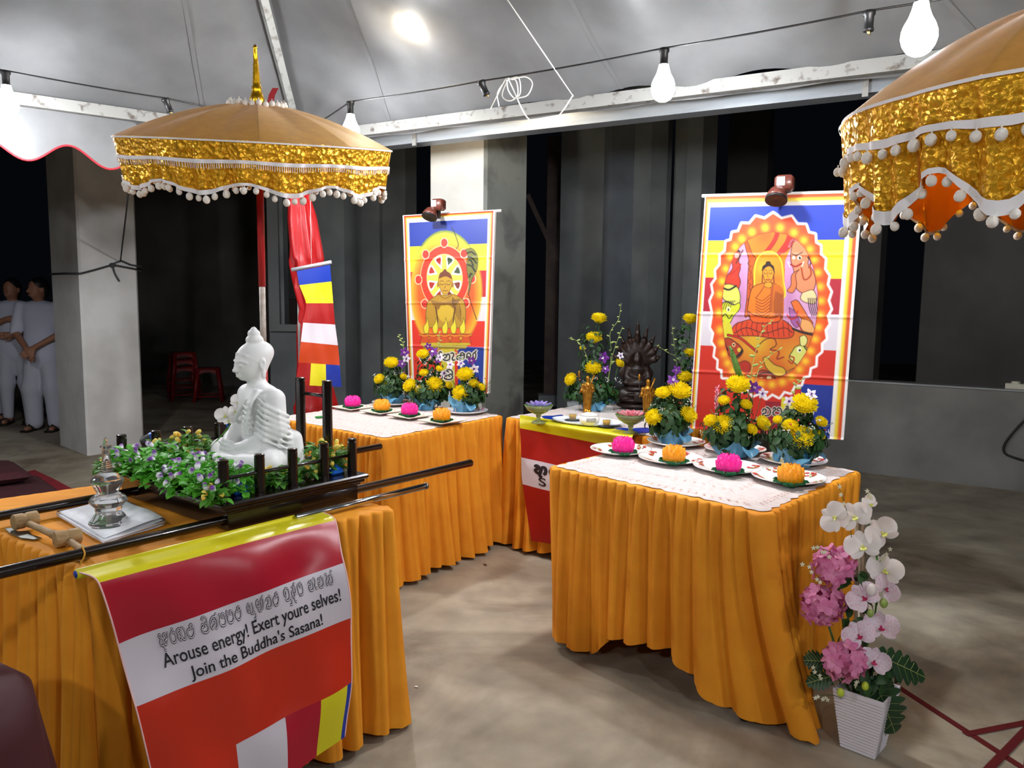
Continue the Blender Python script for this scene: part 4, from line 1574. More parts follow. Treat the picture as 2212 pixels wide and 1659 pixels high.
    P.shape([(1716, 648), (1728, 644), (1738, 656), (1752, 680), (1762, 694), (1752, 700), (1738, 684), (1726, 672)], '#e88a3a', '#6a2a1c', 1.5)
    P.shape([(1712, 660), (1724, 668), (1734, 690), (1728, 704), (1716, 690)], '#b878b0', '#5a2a50', 1.2)
    P.shape([(1738, 684), (1756, 690), (1766, 712), (1752, 714), (1736, 706)], '#ecb87a', '#6a2a1c', 1.2)
    P.stroke([(1708, 676), (1714, 684), (1726, 682), (1730, 668)], 3, '#d84a2a')
    P.stroke([(1728, 690), (1742, 715)], 3, '#a83a24')
    P.stroke([(1720, 706), (1740, 714), (1766, 720)], 5, '#4a2418')
    # fallen host below
    P.stroke([(1578, 720), (1604, 726), (1628, 744), (1642, 756)], 6, '#5a1a10')
    P.stroke([(1578, 720), (1604, 726), (1628, 744), (1642, 756)], 4, '#cf3a1c')
    P.shape([(1568, 728), (1580, 726), (1596, 736), (1606, 744), (1612, 756), (1602, 770), (1590, 772), (1578, 760), (1570, 745)], '#bf5226', '#3a140e', 1.6)
    P.stroke([(1568, 732), (1572, 745), (1576, 752)], 6, '#22120e')
    P.fill(P.ell(1591, 741, 4, 5) < 1, '#e8c89a')
    P.fill(P.ell(1591, 741, 1.8, 2.4) < 1, '#20120e')
    P.fill(P.ell(1603, 752, 4, 5) < 1, '#e6cf4a')
    P.stroke([(1590, 772), (1602, 764), (1610, 754)], 5, '#2a1510')
    P.shape([(1724, 746), (1736, 742), (1752, 750), (1754, 764), (1746, 780), (1732, 786), (1720, 778), (1712, 768), (1718, 756)], '#dfdf86', '#2a2a14', 1.6)
    P.fill(P.ell(1733, 752, 5, 6) < 1, '#f4f2d8')
    P.fill(P.ell(1734, 753, 2.4, 3) < 1, '#16160e')
    P.stroke([(1714, 766), (1722, 770), (1718, 782), (1710, 776)], 3, '#c0452a')
    for i in range(4):
        P.stroke([(1742 + i * 3, 744 + i * 3), (1750 + i * 2, 758 + i * 3), (1746 + i * 2, 776 + i * 2)], 1.6, '#1c1c12')
    P.shape([(1734, 724), (1744, 720), (1750, 730), (1746, 742), (1736, 742)], '#e6e29a', '#3a3a1c', 1.3)
    P.stroke([(1640, 750), (1660, 730), (1680, 728), (1684, 742), (1672, 750)], 2, '#6a2a12')
    P.stroke([(1672, 752), (1690, 756), (1686, 772), (1700, 768)], 3, '#a8401c')
    P.shape([(1656, 770), (1664, 768), (1680, 784), (1700, 792), (1704, 804), (1690, 810), (1676, 804), (1662, 790)], '#e0c04a', '#5a3a14', 1.5)
    P.shape([(1600, 782), (1616, 776), (1628, 784), (1626, 800), (1612, 808), (1600, 800)], '#c8461e', '#3a140e', 1.4)
    P.shape([(1640, 806), (1656, 796), (1676, 806), (1686, 824), (1680, 840), (1662, 846), (1646, 836)], '#b85526', '#3a140e', 1.6)
    P.fill(P.ell(1669, 813, 5, 4) < 1, '#ead9a8')
    P.fill(P.ell(1652, 816, 4, 4) < 1, '#ead9a8')
    P.stroke([(1648, 806), (1660, 802), (1676, 804)], 2.4, '#20120e')
    P.stroke([(1650, 830), (1662, 824), (1672, 830)], 3, '#2a1510')
    for i in range(5):
        P.stroke([(1680 + i * 3, 812 + i * 2), (1686 + i * 2, 828), (1672 + i * 3, 846)], 1.5, '#2a1510')
    P.shape([(1706, 800), (1724, 792), (1734, 804), (1722, 820), (1708, 822)], '#d8a046', '#5a3a14', 1.3)
    P.C = np.where(mi[..., None], P.C, keep)
    P.stroke(inner, 1.2, '#b8481a', False, True)
    for (x0, y0, s, gl) in ((1652, 898, 22, ['ja', 'kha', 'ra', 'ni', 'ma']),):
        x = x0
        for g in gl:
            for st in GLY[g][1]:
                P.stroke([(x + a * s, y0 - b * s) for a, b in st], 6.5, '#e6dccf')
            for st in GLY[g][1]:
                P.stroke([(x + a * s, y0 - b * s) for a, b in st], 3.0, '#241d1a')
            x += (GLY[g][0] + .08) * s
    d_ = np.minimum(np.minimum(U * 2.0, 1 - U) * 340, V * 525 + 2)
    P.mix((29 - d_) / 1.5, '#f6f1ea')
    P.mix(np.clip((22 - d_) / 5, 0, 1), '#f3dc46')
    P.mix(np.clip((15 - d_) / 5, 0, 1), '#e0702a')
    P.mix((6 - d_) / 1.6, '#f4f0ec')


banner('wheel_banner', 'hanging banner printed with a red wheel and gold bust on stripes', ((870, 467), (1069, 455), (1056, 850), (884, 838)), (5.32, 4.98), (230, 420), art_wheel, .006,
       (.01, .035), (948, 462, 1, 'brown clip lamp on top of the banner with the wheel'))
banner('scene_banner', 'hanging banner printed with a seated figure in a scalloped oval', ((1523, 422), (1863, 413), (1822, 950), (1489, 925)), (3.92, 3.58), (340, 520), art_mara, .006,
       (.02, .02), (1690, 424, 1, 'brown clip lamp on top of the banner with the scalloped oval'))

# ------------------------------------------------------------------ umbrellas
M_GOLDCLOTH = mat('gold_satin', '#e2a616', 0.5, color2='#d89a10', scale=30, sheen=0.3, translucent=0.35, spec=0.5)
M_FOIL = None


def foil():
    m = bpy.data.materials.new('crinkled_gold_foil')
    m.use_nodes = True
    nt = m.node_tree
    b = nt.nodes['Principled BSDF']
    b.inputs['Base Color'].default_value = lin('#f2b52a') + (1,)
    b.inputs['Metallic'].default_value = 0.65
    b.inputs['Roughness'].default_value = 0.28
    tc = nt.nodes.new('ShaderNodeTexCoord')
    vo = nt.nodes.new('ShaderNodeTexVoronoi')
    vo.inputs['Scale'].default_value = 55
    vo.feature = 'F1'
    nz = nt.nodes.new('ShaderNodeTexNoise')
    nz.inputs['Scale'].default_value = 26
    nz.inputs['Detail'].default_value = 5
    nz.inputs['Distortion'].default_value = 1.5
    nt.links.new(tc.outputs['Object'], nz.inputs['Vector'])
    nt.links.new(tc.outputs['Object'], vo.inputs['Vector'])
    ad = nt.nodes.new('ShaderNodeMath')
    ad.operation = 'ADD'
    nt.links.new(vo.outputs['Distance'], ad.inputs[0])
    nt.links.new(nz.outputs['Fac'], ad.inputs[1])
    bp = nt.nodes.new('ShaderNodeBump')
    bp.inputs['Strength'].default_value = 0.75
    bp.inputs['Distance'].default_value = 0.02
    nt.links.new(ad.outputs[0], bp.inputs['Height'])
    nt.links.new(bp.outputs[0], b.inputs['Normal'])
    return m


M_FOIL = foil()
M_FRINGE = mat('white_fringe', '#ece8e8', 0.8)
M_POM = mat('white_pompom', '#ece5da', 0.9, bump=0.3, bscale=200)
M_GOLD = mat('polished_gold', '#d9a520', 0.22, 1.0)


def umbrella(label, base, z_rim, z_top, R, tilt, val, pole_mats, seed, poms_mid, scal=.2, nsc=10, wide=1.0):
    """ceremonial umbrella on a pole; tilt = (about x, about y) of the canopy"""
    t = thing('ceremonial_umbrella', label, 'umbrella', (base[0], base[1], 0), 0, None)
    A = rotm('X', tilt[0]) @ rotm('Y', tilt[1])
    piv = V3((0, 0, z_rim))
    H = z_top - z_rim

    def dome(a, s):
        ribs = 10
        f = abs(((a / (2 * math.pi) * ribs) % 1) - .5) * 2
        rr = R * s * (1 - .022 * (1 - f) * s)
        z = H * (1 - s ** 1.75) - .012 * (1 - f) * math.sin(math.pi * s)
        return piv + A @ V3((rr * math.cos(a), rr * math.sin(a), z))

    gores = 10
    for g in range(gores):
        a0 = 2 * math.pi * g / gores
        MB().grid(lambda u, v: dome(a0 + u * 2 * math.pi / gores, max(.001, v)), 10, 14).build('gore', M_GOLDCLOTH, t)
    rg = random.Random(seed)

    def vl(a, v, o=0.0, inner=False):
        sc = .5 + .5 * math.cos(a * nsc + 1.1)
        drop = val * ((1 - scal) * v + scal * (1 - sc) * v ** 3)
        f = abs(((a / (2 * math.pi) * 10) % 1) - .5) * 2
        rr = R * (1 - .022 * (1 - f)) + .012 * math.sin(a * 46 + seed) * v + .008 * math.sin(a * 23 + 1) * v - .035 * v + o
        return piv + A @ V3((rr * math.cos(a), rr * math.sin(a), -drop + .012 * (1 - v) * 0))
    MB().grid(lambda u, v: vl(2 * math.pi * u, v), 260, 12, closed=True).build('valance', M_FOIL, t)
    MB().grid(lambda u, v: vl(-2 * math.pi * u, v, -.006), 130, 4, closed=True).build('valance_lining', mat('orange_lining', '#d5791c', .7, translucent=.3), t)
    for nm, v, w in (('rim_trim', .03, .006), ('middle_trim', .48, .012), ('hem_trim', .985, .010)):
        MB().grid(lambda u, k: vl(2 * math.pi * u, v + (k - .5) * 2 * w * wide / val * .6, .005), 200, 1, closed=True).build(nm, M_FRINGE, t)
    if not poms_mid:
        fr = MB()
        for i in range(420):
            a = 2 * math.pi * i / 420
            p, q = vl(a, .50, .006), vl(a, .62 + rg.uniform(-.01, .01), .007)
            w = (vl(a + .006, .50, .006) - p) * .7
            fr.add([p, p + w, q + w, q], [(0, 1, 2, 3)])
        fr.build('fringe', M_FRINGE, t, smooth=False)['kind'] = 'stuff'
    pm = MB().ball((0, 0, -.020), (.0125, .0125, .0135), 8, 6)
    pm.tube([(0, 0, 0), (0, 0, -.010)], .0018, 4)
    me = pm.mesh('pompom')
    me.materials.append(M_POM)
    me.shade_smooth()
    n = 92
    for i in range(n):
        a = 2 * math.pi * i / n
        inst('pompom', me, TRS(vl(a, 1.0, .002), rotm('X', rg.uniform(-.25, .25)) @ rotm('Y', rg.uniform(-.25, .25)), rg.uniform(.85, 1.12)), t)
    if poms_mid:
        for i in range(72):
            a = 2 * math.pi * i / 72
            inst('pompom', me, TRS(vl(a, .51, .012), rotm('X', rg.uniform(-.25, .25)), rg.uniform(.85, 1.12)), t)
    for i in range(26):
        a = 2 * math.pi * i / 26
        p = dome(a, .20)
        inst('pompom', me, TRS(p + V3((0, 0, .026)), None, 1.0), t)
    top = piv + A @ V3((0, 0, H))
    fin = [(.026, -.01), (.028, .0), (.03, .012), (.024, .03), (.018, .05), (.02, .06), (.014, .068), (.016, .078), (.013, .085), (.0145, .095), (.012, .102), (.0135, .112), (.011, .118), (.0125, .128), (.010, .134),
           (.0115, .143), (.009, .15), (.0095, .17), (.007, .20), (.0085, .206), (.0065, .212), (.0, .22)]
    MB().lathe(fin, 16, M=A, T=top).build('finial', M_GOLD, t)
    # ribs under the cloth
    rb = MB()
    for g in range(gores):
        a = 2 * math.pi * g / gores
        o = MB().tube([dome(a, s) - A @ V3((0, 0, .006)) for s in (.05, .3, .55, .8, .98)], .0035, 5)
        o.build('rib', mat('rib_wood', '#8a5a2a', .6), t)
    segs = pole_mats
    for (z0, z1, m, r) in segs:
        MB().tube([(0, 0, z0), (0, 0, min(z1, z_top - .02))], r, 14).build('pole_section', m, t)
    MB().lathe([(.12, 0), (.12, .05), (.11, .065), (.04, .075), (.03, .12)], 28).build('pole_base', mat('base_cement', '#77746e', .8), t)
    return t


M_POLE_R = mat('red_lacquer', '#a81a22', .35, coat=.3)
M_POLE_W = mat('worn_pole', '#a89c90', .6, color2='#c9c4bc', scale=30)
ub0 = V3((X_at(567, 3.2), 3.2, 0))
umbrella('gold ceremonial umbrella with white fringe standing behind the white statue', (ub0.x, ub0.y), 2.045, 2.20, .535, (.165, .035), .185,
         [(.1, 1.22, M_POLE_R, .0145), (1.22, 1.47, M_POLE_W, .0125), (1.47, 2.3, M_POLE_R, .0145)], 3, False)
ur0 = V3((1.405, 1.95, 0))
umbrella('gold ceremonial umbrella with rows of pompoms above the pot of orchids', (ur0.x, ur0.y), 1.915, 2.175, .567, (.035, -.03), .275,
         [(.1, 2.3, M_POLE_R, .0145)], 9, True, .36, 12, 1.6)
# red ribbon tied at the top of the umbrella
rp = [py(583, 225, 3.12), py(587, 205, 3.12), py(595, 190, 3.12)]
rb = MB()
wv = V3((.012, 0, 0))
rb.add([rp[0] - wv, rp[0] + wv, rp[1] + wv, rp[1] - wv, rp[2] + wv, rp[2] - wv], [(0, 1, 2, 3), (3, 2, 4, 5)])
rb.add([p + V3((0, .003, 0)) for p in (rp[0] - wv, rp[0] + wv, rp[1] + wv, rp[1] - wv, rp[2] + wv, rp[2] - wv)], [(3, 2, 1, 0), (5, 4, 2, 3)])
tag(rb.build('red_ribbon', M_RED, smooth=False), 'short red ribbon standing up beside the gold finial of the umbrella', 'ribbon')

# red satin wrapped down the tent leg
M_DRAPE = mat('red_satin', '#a01216', .42, spec=.5, bump=.2, bscale=18)
dl = [(626, 395, 34), (640, 470, 52), (652, 560, 60), (652, 620, 48), (664, 668, 42), (656, 700, 40), (668, 790, 56), (676, 880, 78), (684, 960, 60)]
prs = [py(u, v, C0.y - .10) for (u, v, w) in dl]
wid = [w / 1661 * C0.y for (u, v, w) in dl]
drp = MB()
rowsn = 60
for j in range(rowsn + 1):
    s = j / rowsn * (len(dl) - 1)
    i = min(len(dl) - 2, int(s))
    tt = s - i
    tt = tt * tt * (3 - 2 * tt)
    c = prs[i].lerp(prs[i + 1], tt)
    c = V3((C0.x + (c.x - C0.x) * .8 + .01, C0.y, c.z))
    w = wid[i] + (wid[i + 1] - wid[i]) * tt
    for k in range(40):
        a = 2 * math.pi * k / 40
        f = 1 + .16 * math.sin(6 * a + 2.2 * math.sin(s * 1.3)) + .08 * math.sin(11 * a + s)
        drp.v.append(V3((c.x + w * .52 * f * math.cos(a), c.y + max(.055, w * .42) * f * math.sin(a), max(.02, c.z))))
for j in range(rowsn):
    for k in range(40):
        k2 = (k + 1) % 40
        drp.f.append((j * 40 + k, j * 40 + k2, j * 40 + 40 + k2, j * 40 + 40 + k))
        drp.m.append(0)
tag(drp.build('red_drape', M_DRAPE), 'red satin cloth gathered around the tent leg beside the small flag', 'drape')

# ------------------------------------------------------------------ palanquin with the white statue
M_DARKWOOD = mat('dark_lacquered_wood', '#140907', 0.25, color2='#0f0605', scale=12, coat=0.5, spec=0.5)
PA = math.radians(51.5)
PO = V3((-.9125, 2.527, ZT + .0055))
pal = thing('palanquin', 'dark lacquered wooden palanquin with posts and carrying poles', 'palanquin', PO, PA)
b = MB().box((0, 0, .028), (.475, .655, .055), bev=.004)
b.build('base', M_DARKWOOD, pal, auto=30)
b = MB()
for (z, h, gx, gy) in ((.058, .008, .49, .668), (.068, .012, .512, .682)):
    b.box((0, 0, z), (gx, gy, h), bev=.003)
b.build('moulding', M_DARKWOOD, pal, auto=30)
PZ = .090
MB().box((0, 0, .082), (.535, .70, .016), bev=.005).build('platform', M_DARKWOOD, pal, auto=30)
for (y, x0, x1) in ((-.302, -1.15, .835), (.222, -1.15, .83)):
    MB().tube([(x0, y, .030), (x1 - .006, y, .030), (x1, y, .030)], [.0145, .0145, .010], 16).build('carrying_pole', M_DARKWOOD, pal, auto=40)


def post(x, y, h, r=.0155):
    MB().lathe([(r, PZ), (r, PZ + h - .012), (r * .93, PZ + h - .011), (r * .93, PZ + h - .009), (r, PZ + h - .008), (r, PZ + h - .002), (r * .8, PZ + h)], 16, T=(x, y, 0)).build('post', M_DARKWOOD, pal, auto=40)


fx = [-.235, -.118, -.002, .118, .232]
for x in fx:
    post(x, -.305, .118)
    post(x, .315, .118)
post(.242, -.165, .30, .017)
post(.242, -.015, .30, .017)
for y in (-.305, .315):
    MB().tube([(fx[0], y, PZ + .062), (fx[-1], y, PZ + .062)], .0055, 8).build('rail', M_DARKWOOD, pal)
MB().tube([(.242, -.165, PZ + .245), (.242, -.015, PZ + .245)], .0065, 8).build('rail', M_DARKWOOD, pal)
MB().tube([(.242, -.165, PZ + .05), (.242, -.015, PZ + .05)], .0065, 8).build('rail', M_DARKWOOD, pal)


def on_pal(x, y, z):
    return PO + V3((math.cos(PA) * x - math.sin(PA) * y, math.sin(PA) * x + math.cos(PA) * y, z))


# statue: local -Y is its front
M_WHITE = mat('white_resin', '#e8e8e6', 0.45, sub=0.0, spec=0.4)


def statue_prims():
    P = []
    s = lambda x, y, z: (x, y, z)
    Rx = lambda a: np.array(rotm('X', a))
    hd = Rx(.22)
    # legs and seat
    P += [('e', (0, .01, .035), (.135, .085, .045)), ('e', (0, -.055, .022), (.15, .07, .026))]
    for k in (-1, 1):
        P += [('c', (.05 * k, .03, .05), (.155 * k, -.045, .040), .055, .040)]
    P += [('c', (.158, -.05, .040), (.01, -.115, .034), .037, .030), ('c', (-.158, -.05, .040), (-.02, -.085, .050), .037, .030)]
    P += [('c', (.012, -.117, .040), (-.045, -.11, .040), .020, .014, {'k': .008})]
    # torso
    P += [('e', (0, .012, .125), (.078, .058, .085)), ('e', (0, .008, .205), (.098, .056, .062)), ('e', (0, .012, .232), (.098, .045, .036))]
    for k in (-1, 1):
        P += [('c', (.090 * k, .012, .226), (.110 * k, .008, .140), .034, .032), ('c', (.110 * k, .006, .135), (.072 * k, -.055, .088), .032, .024), ('c', (.075 * k, -.055, .088), (.03 * k, -.092, .078), .022, .015)]
    P += [('e', (.0, -.095, .076), (.045, .022, .010), {'k': .008}), ('e', (0, -.097, .088), (.040, .019, .009), {'k': .006})]
    for i in range(4):
        P += [('c', (.02 - .004 * i, -.088 - .007 * i, .095), (-.034, -.090 - .007 * i, .093), .0048, .004, {'k': .003})]
    P += [('c', (.028, -.098, .097), (.004, -.112, .103), .005, .004, {'k': .003}), ('c', (-.028, -.098, .095), (-.004, -.112, .103), .005, .004, {'k': .003})]
    # neck and head
    P += [('c', (0, .004, .245), (0, -.004, .290), .030, .028, {'k': .014})]
    hc = np.array((0, -.014, .338))
    P += [('e', tuple(hc), (.0445, .052, .056), hd, {'k': .012}), ('e', (0, -.032, .312), (.033, .030, .030), hd, {'k': .012}), ('e', (0, -.046, .293), (.013, .011, .010), {'k': .012})]
    P += [('e', (0, .004, .362), (.0465, .051, .040), hd, {'k': .016})]
    P += [('e', (0, -.004, .405), (.027, .027, .018), {'k': .005}), ('e', (0, -.006, .425), (.019, .019, .014), {'k': .004}), ('e', (0, -.006, .438), (.009, .009, .008), {'k': .004})]
    # hair band line
    for k in (-1, 1):
        P += [('c', (0, -.064, .366), (.030 * k, -.050, .360), .0012, .0012, {'k': .006}), ('c', (.030 * k, -.050, .360), (.046 * k, -.012, .338), .0012, .0012, {'k': .006})]
        # ears
        P += [('e', (.047 * k, -.002, .332), (.007, .011, .019), {'k': .004}), ('e', (.048 * k, .0, .302), (.006, .008, .017), {'k': .004}), ('e', (.052 * k, -.004, .334), (.003, .006, .010), {'k': .002, 'cut': True})]
        # brow, closed eye, cheek
        P += [('c', (.006 * k, -.0655, .340), (.024 * k, -.060, .342), .0026, .0026, {'k': .004}), ('c', (.024 * k, -.060, .342), (.036 * k, -.048, .336), .0026, .002, {'k': .004})]
        P += [('e', (.018 * k, -.0575, .328), (.0105, .006, .0065), {'k': .004}), ('c', (.008 * k, -.0675, .3235), (.019 * k, -.0665, .3215), .0013, .0013, {'k': .002, 'cut': True}),
              ('c', (.019 * k, -.0665, .3215), (.030 * k, -.058, .325), .0013, .0013, {'k': .002, 'cut': True})]
        P += [('c', (.0055 * k, -.070, .311), (.006 * k, -.066, .311), .004, .004, {'k': .003})]
    P += [('c', (0, -.0635, .336), (0, -.0715, .3130), .0040, .0050, {'k': .008})]
    P += [('c', (-.0105, -.0612, .3000), (.0105, -.0612, .3000), .0034, .0034, {'k': .003}), ('c', (-.008, -.0595, .2945), (.008, -.0595, .2945), .0038, .0038, {'k': .003}), ('c', (-.014, -.062, .2975), (.014, -.062, .2975), .0012, .0012, {'k': .002, 'cut': True})]
    # robe edge across the chest and hanging flap on his left shoulder (x > 0)
    edge = [(.06, -.02, .25), (.035, -.048, .225), (-.01, -.057, .185), (-.06, -.045, .15), (-.09, -.01, .13)]
    for a, b_ in zip(edge[:-1], edge[1:]):
        P += [('c', a, b_, .0055, .0055, {'k': .006})]
    flap = [(.055, -.028, .252), (.060, -.052, .215), (.058, -.060, .17), (.056, -.064, .125)]
    for dx in (-.008, .006):
        for a, b_ in zip(flap[:-1], flap[1:]):
            P += [('c', (a[0] + dx, a[1], a[2]), (b_[0] + dx, b_[1], b_[2]), .0075, .0075, {'k': .004})]
    for i in range(6):
        z = .128 + i * .016
        P += [('c', (.034, -.066 + i * .0012, z), (.058, -.068 + i * .0012, z - .008), .0034, .0034, {'k': .002}), ('c', (.058, -.068 + i * .0012, z - .008), (.074, -.062 + i * .0012, z - .003), .0034, .0030, {'k': .002})]
    # folds on the left sleeve
    for i in range(7):
        z = .205 - i * .017
        w_ = .006 + .004 * i if i < 4 else .022
        f = [(.082 + w_ * .3, -.034 - .003 * i, z + .026), (.108 + w_ * .6, -.026 - .002 * i, z + .006), (.128 + w_ * .6, .004, z - .014), (.126 + w_ * .5, .036, z - .028), (.10 + w_ * .4, .052, z - .036)]
        for a_, b_ in zip(f[:-1], f[1:]):
            P += [('c', a_, b_, .0040, .0040, {'k': .008})]
    for i in range(5):
        P += [('c', (.06 + .018 * i, -.080 + .008 * i, .070 - .004 * i), (.10 + .016 * i, -.05 + .012 * i, .092 - .010 * i), .004, .004, {'k': .006})]
    # folds over the shins
    for k in (-1, 1):
        for i in range(4):
            P += [('c', ((.05 + .03 * i) * k, -.125 + .012 * i, .040), ((.075 + .028 * i) * k, -.090 + .015 * i, .070), .0042, .0042, {'k': .006})]
    # train of the robe behind
    P += [('e', (.02, .065, .03), (.12, .035, .035)), ('c', (.11, .06, .10), (.13, .06, .02), .03, .03)]
    return P


_sp = on_pal(.075, -.005, PZ)
st = thing('seated_statue', 'white seated meditating statue on the dark wooden palanquin', 'statue', _sp, PA - math.pi / 2 - math.radians(8))
st_prims = statue_prims()
body('figure', st_prims, .0032, M_WHITE, st, k=.014)
st.scale = (1.08, 1.08, 1.08)

# artificial flowers planted on the platform
M_LEAF1 = mat('bright_green_leaf', '#66c03a', .5, color2='#52a430', scale=60, translucent=.25)
M_LEAF2 = mat('green_leaf', '#5a9a34', .5, color2='#457f28', scale=60, translucent=.25)


def vmix_mat(name, c1, c2, axis=2, lo=-.004, hi=.006):
    """two-tone bud: colour changes along the bud's own axis"""
    m = bpy.data.materials.new(name)
    m.use_nodes = True
    nt = m.node_tree
    bs = nt.nodes['Principled BSDF']
    bs.inputs['Roughness'].default_value = .5
    tc = nt.nodes.new('ShaderNodeTexCoord')
    sp = nt.nodes.new('ShaderNodeSeparateXYZ')
    mr = nt.nodes.new('ShaderNodeMapRange')
    mr.inputs[1].default_value = lo
    mr.inputs[2].default_value = hi
    mx = nt.nodes.new('ShaderNodeMix')
    mx.data_type = 'RGBA'
    mx.inputs[6].default_value = lin(c1) + (1,)
    mx.inputs[7].default_value = lin(c2) + (1,)
    nt.links.new(tc.outputs['Object'], sp.inputs[0])
    nt.links.new(sp.outputs[axis], mr.inputs[0])
    nt.links.new(mr.outputs[0], mx.inputs[0])
    nt.links.new(mx.outputs[2], bs.inputs['Base Color'])
    MATS[name] = m
    return m


M_PURPLE = vmix_mat('white_purple_bud', '#f2eef4', '#7a3aa0', 2, .000, .009)
M_YELLOW = vmix_mat('yellow_bud', '#f0b83a', '#f6dc62')
_bud = MB()
_bud.lathe([(.0, -.010), (.004, -.0095), (.0070, -.005), (.0078, .0), (.0070, .006), (.0050, .011), (.0022, .0125), (.0, .011)], 12, cap=False, lobes=4, lobe=.08)
for k in range(3):
    a = 2 * math.pi * k / 3
    _bud.petal(.020, .013, -.35, M=rotm('Z', a) @ rotm('X', 1.45), T=(.0066 * math.sin(a), -.0066 * math.cos(a), -.009), curl=-.18, tip=.6)
BUD_P = _bud.mesh('bud')
BUD_P.materials.append(M_PURPLE)
BUD_P.shade_smooth()
BUD_Y = BUD_P.copy()
BUD_Y.materials[0] = M_YELLOW


def bush(label, x, y, rx, ry, h, nleaf, buds, leafm, group, seed, z0=PZ):
    rg = random.Random(seed)
    t = thing('artificial_flowers', label, 'flowers', on_pal(x, y, z0), PA, group)
    mb = MB()
    for i in range(nleaf):
        a, r = rg.uniform(0, 6.28), math.sqrt(rg.random())
        px_, py_ = rx * r * math.cos(a), ry * r * math.sin(a)
        pz_ = h * (rg.uniform(.12, 1)) * (1 - .45 * r * r)
        L = rg.uniform(.022, .040)
        M = rotm('Z', a - math.pi / 2 + rg.uniform(-.9, .9)) @ rotm('X', rg.uniform(-.3, .9)) @ rotm('Y', rg.uniform(-.5, .5))
        mb.leaf(L, L * .62, M, (px_, py_, pz_), droop=.35)
    mb.build('foliage', leafm, t)['kind'] = 'stuff'
    sm = MB()
    for i in range(10):
        a, r = rg.uniform(0, 6.28), rg.random()
        sm.tube([(rx * .3 * r * math.cos(a), ry * .3 * r * math.sin(a), 0), (rx * .8 * r * math.cos(a), ry * .8 * r * math.sin(a), h * .8)], .0012, 4)
    sm.build('stems', leafm, t)['kind'] = 'stuff'
    for (me, n) in buds:
        for i in range(n):
            a, r = rg.uniform(0, 6.28), math.sqrt(rg.uniform(.05, 1.25))
            p = V3((rx * r * math.cos(a), ry * r * math.sin(a), h * (1.05 - .5 * r * r) + rg.uniform(-.006, .006)))
            M = rotm('Z', rg.uniform(0, 6.28)) @ rotm('X', rg.uniform(-1.1, 1.1)) @ rotm('Y', rg.uniform(-.8, .8))
            inst('bud', me, TRS(p, M, rg.uniform(.85, 1.12)), t)
    return t


GP, GY = 'white and purple artificial flowers on the palanquin', 'yellow artificial flowers on the palanquin'
spots = [(-.245, -.245, .05, .075, .07, GP, 'clump of purple buds at the near corner of the palanquin beside the first fence post'),
         (-.25, -.12, .05, .075, .075, GP, 'clump of purple buds along the open end of the palanquin, second from its corner post'),
         (-.25, .01, .05, .075, .08, GP, 'clump of purple buds in the middle of the open end of the palanquin'),
         (-.25, .14, .05, .075, .08, GP, 'clump of purple buds at the open end below the black spotlight'),
         (-.245, .255, .045, .065, .08, GP, 'clump of purple buds beside the far corner post of the palanquin'),
         (-.155, -.22, .055, .075, .075, GP, 'clump of purple buds behind the first fence post, before the statue'),
         (-.16, -.08, .055, .075, .085, GP, 'clump of purple buds in front of the crossed legs of the statue'),
         (-.165, .07, .055, .075, .085, GP, 'clump of purple buds between the spotlight and the statue'),
         (-.17, .20, .055, .07, .085, GP, 'clump of purple buds right beside the black spotlight with blue rim'),
         (-.05, -.255, .05, .04, .055, GY, 'clump of yellow buds behind the second fence post'),
         (.06, -.255, .05, .04, .06, GY, 'clump of yellow buds behind the middle fence post'),
         (.17, -.25, .05, .045, .075, GY, 'clump of yellow buds behind the fourth fence post'),
         (.225, -.255, .025, .04, .10, GY, 'clump of yellow buds beside the last fence post and the blue box'),
         (.19, -.185, .04, .04, .10, GY, 'clump of yellow buds at the back of the statue by the tall post'),
         (-.08, .22, .05, .06, .11, GY, 'clump of yellow buds beside the white orchid sprig'),
         (-.02, .265, .05, .04, .12, GY, 'clump of yellow buds at the far fence behind the knees of the statue'),
         (-.12, .285, .05, .035, .09, GY, 'clump of yellow buds along the far fence near the spotlight'),
         (-.29, .30, .03, .03, .045, GY, 'few yellow buds hanging over the far end of the open edge'),
         (-.275, -.30, .03, .035, .04, GY, 'few yellow buds hanging over the near corner of the platform')]
for i, (x, y, rx, ry, h, g, lab) in enumerate(spots):
    if g is GP:
        bush(lab, x, y, rx * 1.1, ry * 1.1, h * 1.1, 170, [(BUD_P, 11)], M_LEAF1, g, 100 + i)
    else:
        bush(lab, x, y, rx, ry, h, 90 if rx > .031 else 40, [(BUD_Y, 8 if rx > .031 else 5)], M_LEAF2, g, 100 + i)

M_BLUE = mat('blue_plastic', '#1763c8', .35, coat=.3)
M_REFL = mat('chrome_reflector', '#d6cfc6', .15, 1.0, bump=.6, bscale=220)


def spotlight(label, u, v, z, aim, s=1.0):
    p = pz(u, v, z)
    t = thing('spotlight', label, 'spotlight', p)
    R = frame_to(aim)
    MB().lathe([(.0, -.034), (.018, -.032), (.026, -.02), (.027, .015), (.0275, .022), (.024, .022)], 20, M=R).build('housing', M_BLACK, t, auto=40)
    MB().lathe([(.0, .002), (.012, .006), (.0235, .019)], 20, M=R, cap=False).build('reflector', M_REFL, t)
    MB().lathe([(.0282, .004), (.0284, .012), (.0282, .016)], 20, M=R, cap=False).build('ring', M_BLUE, t)
    MB().tube([(0, 0, -.02), (.004, .004, PO.z + PZ - p.z + .001)], .006, 6).build('stake', M_BLACK, t)
    return t


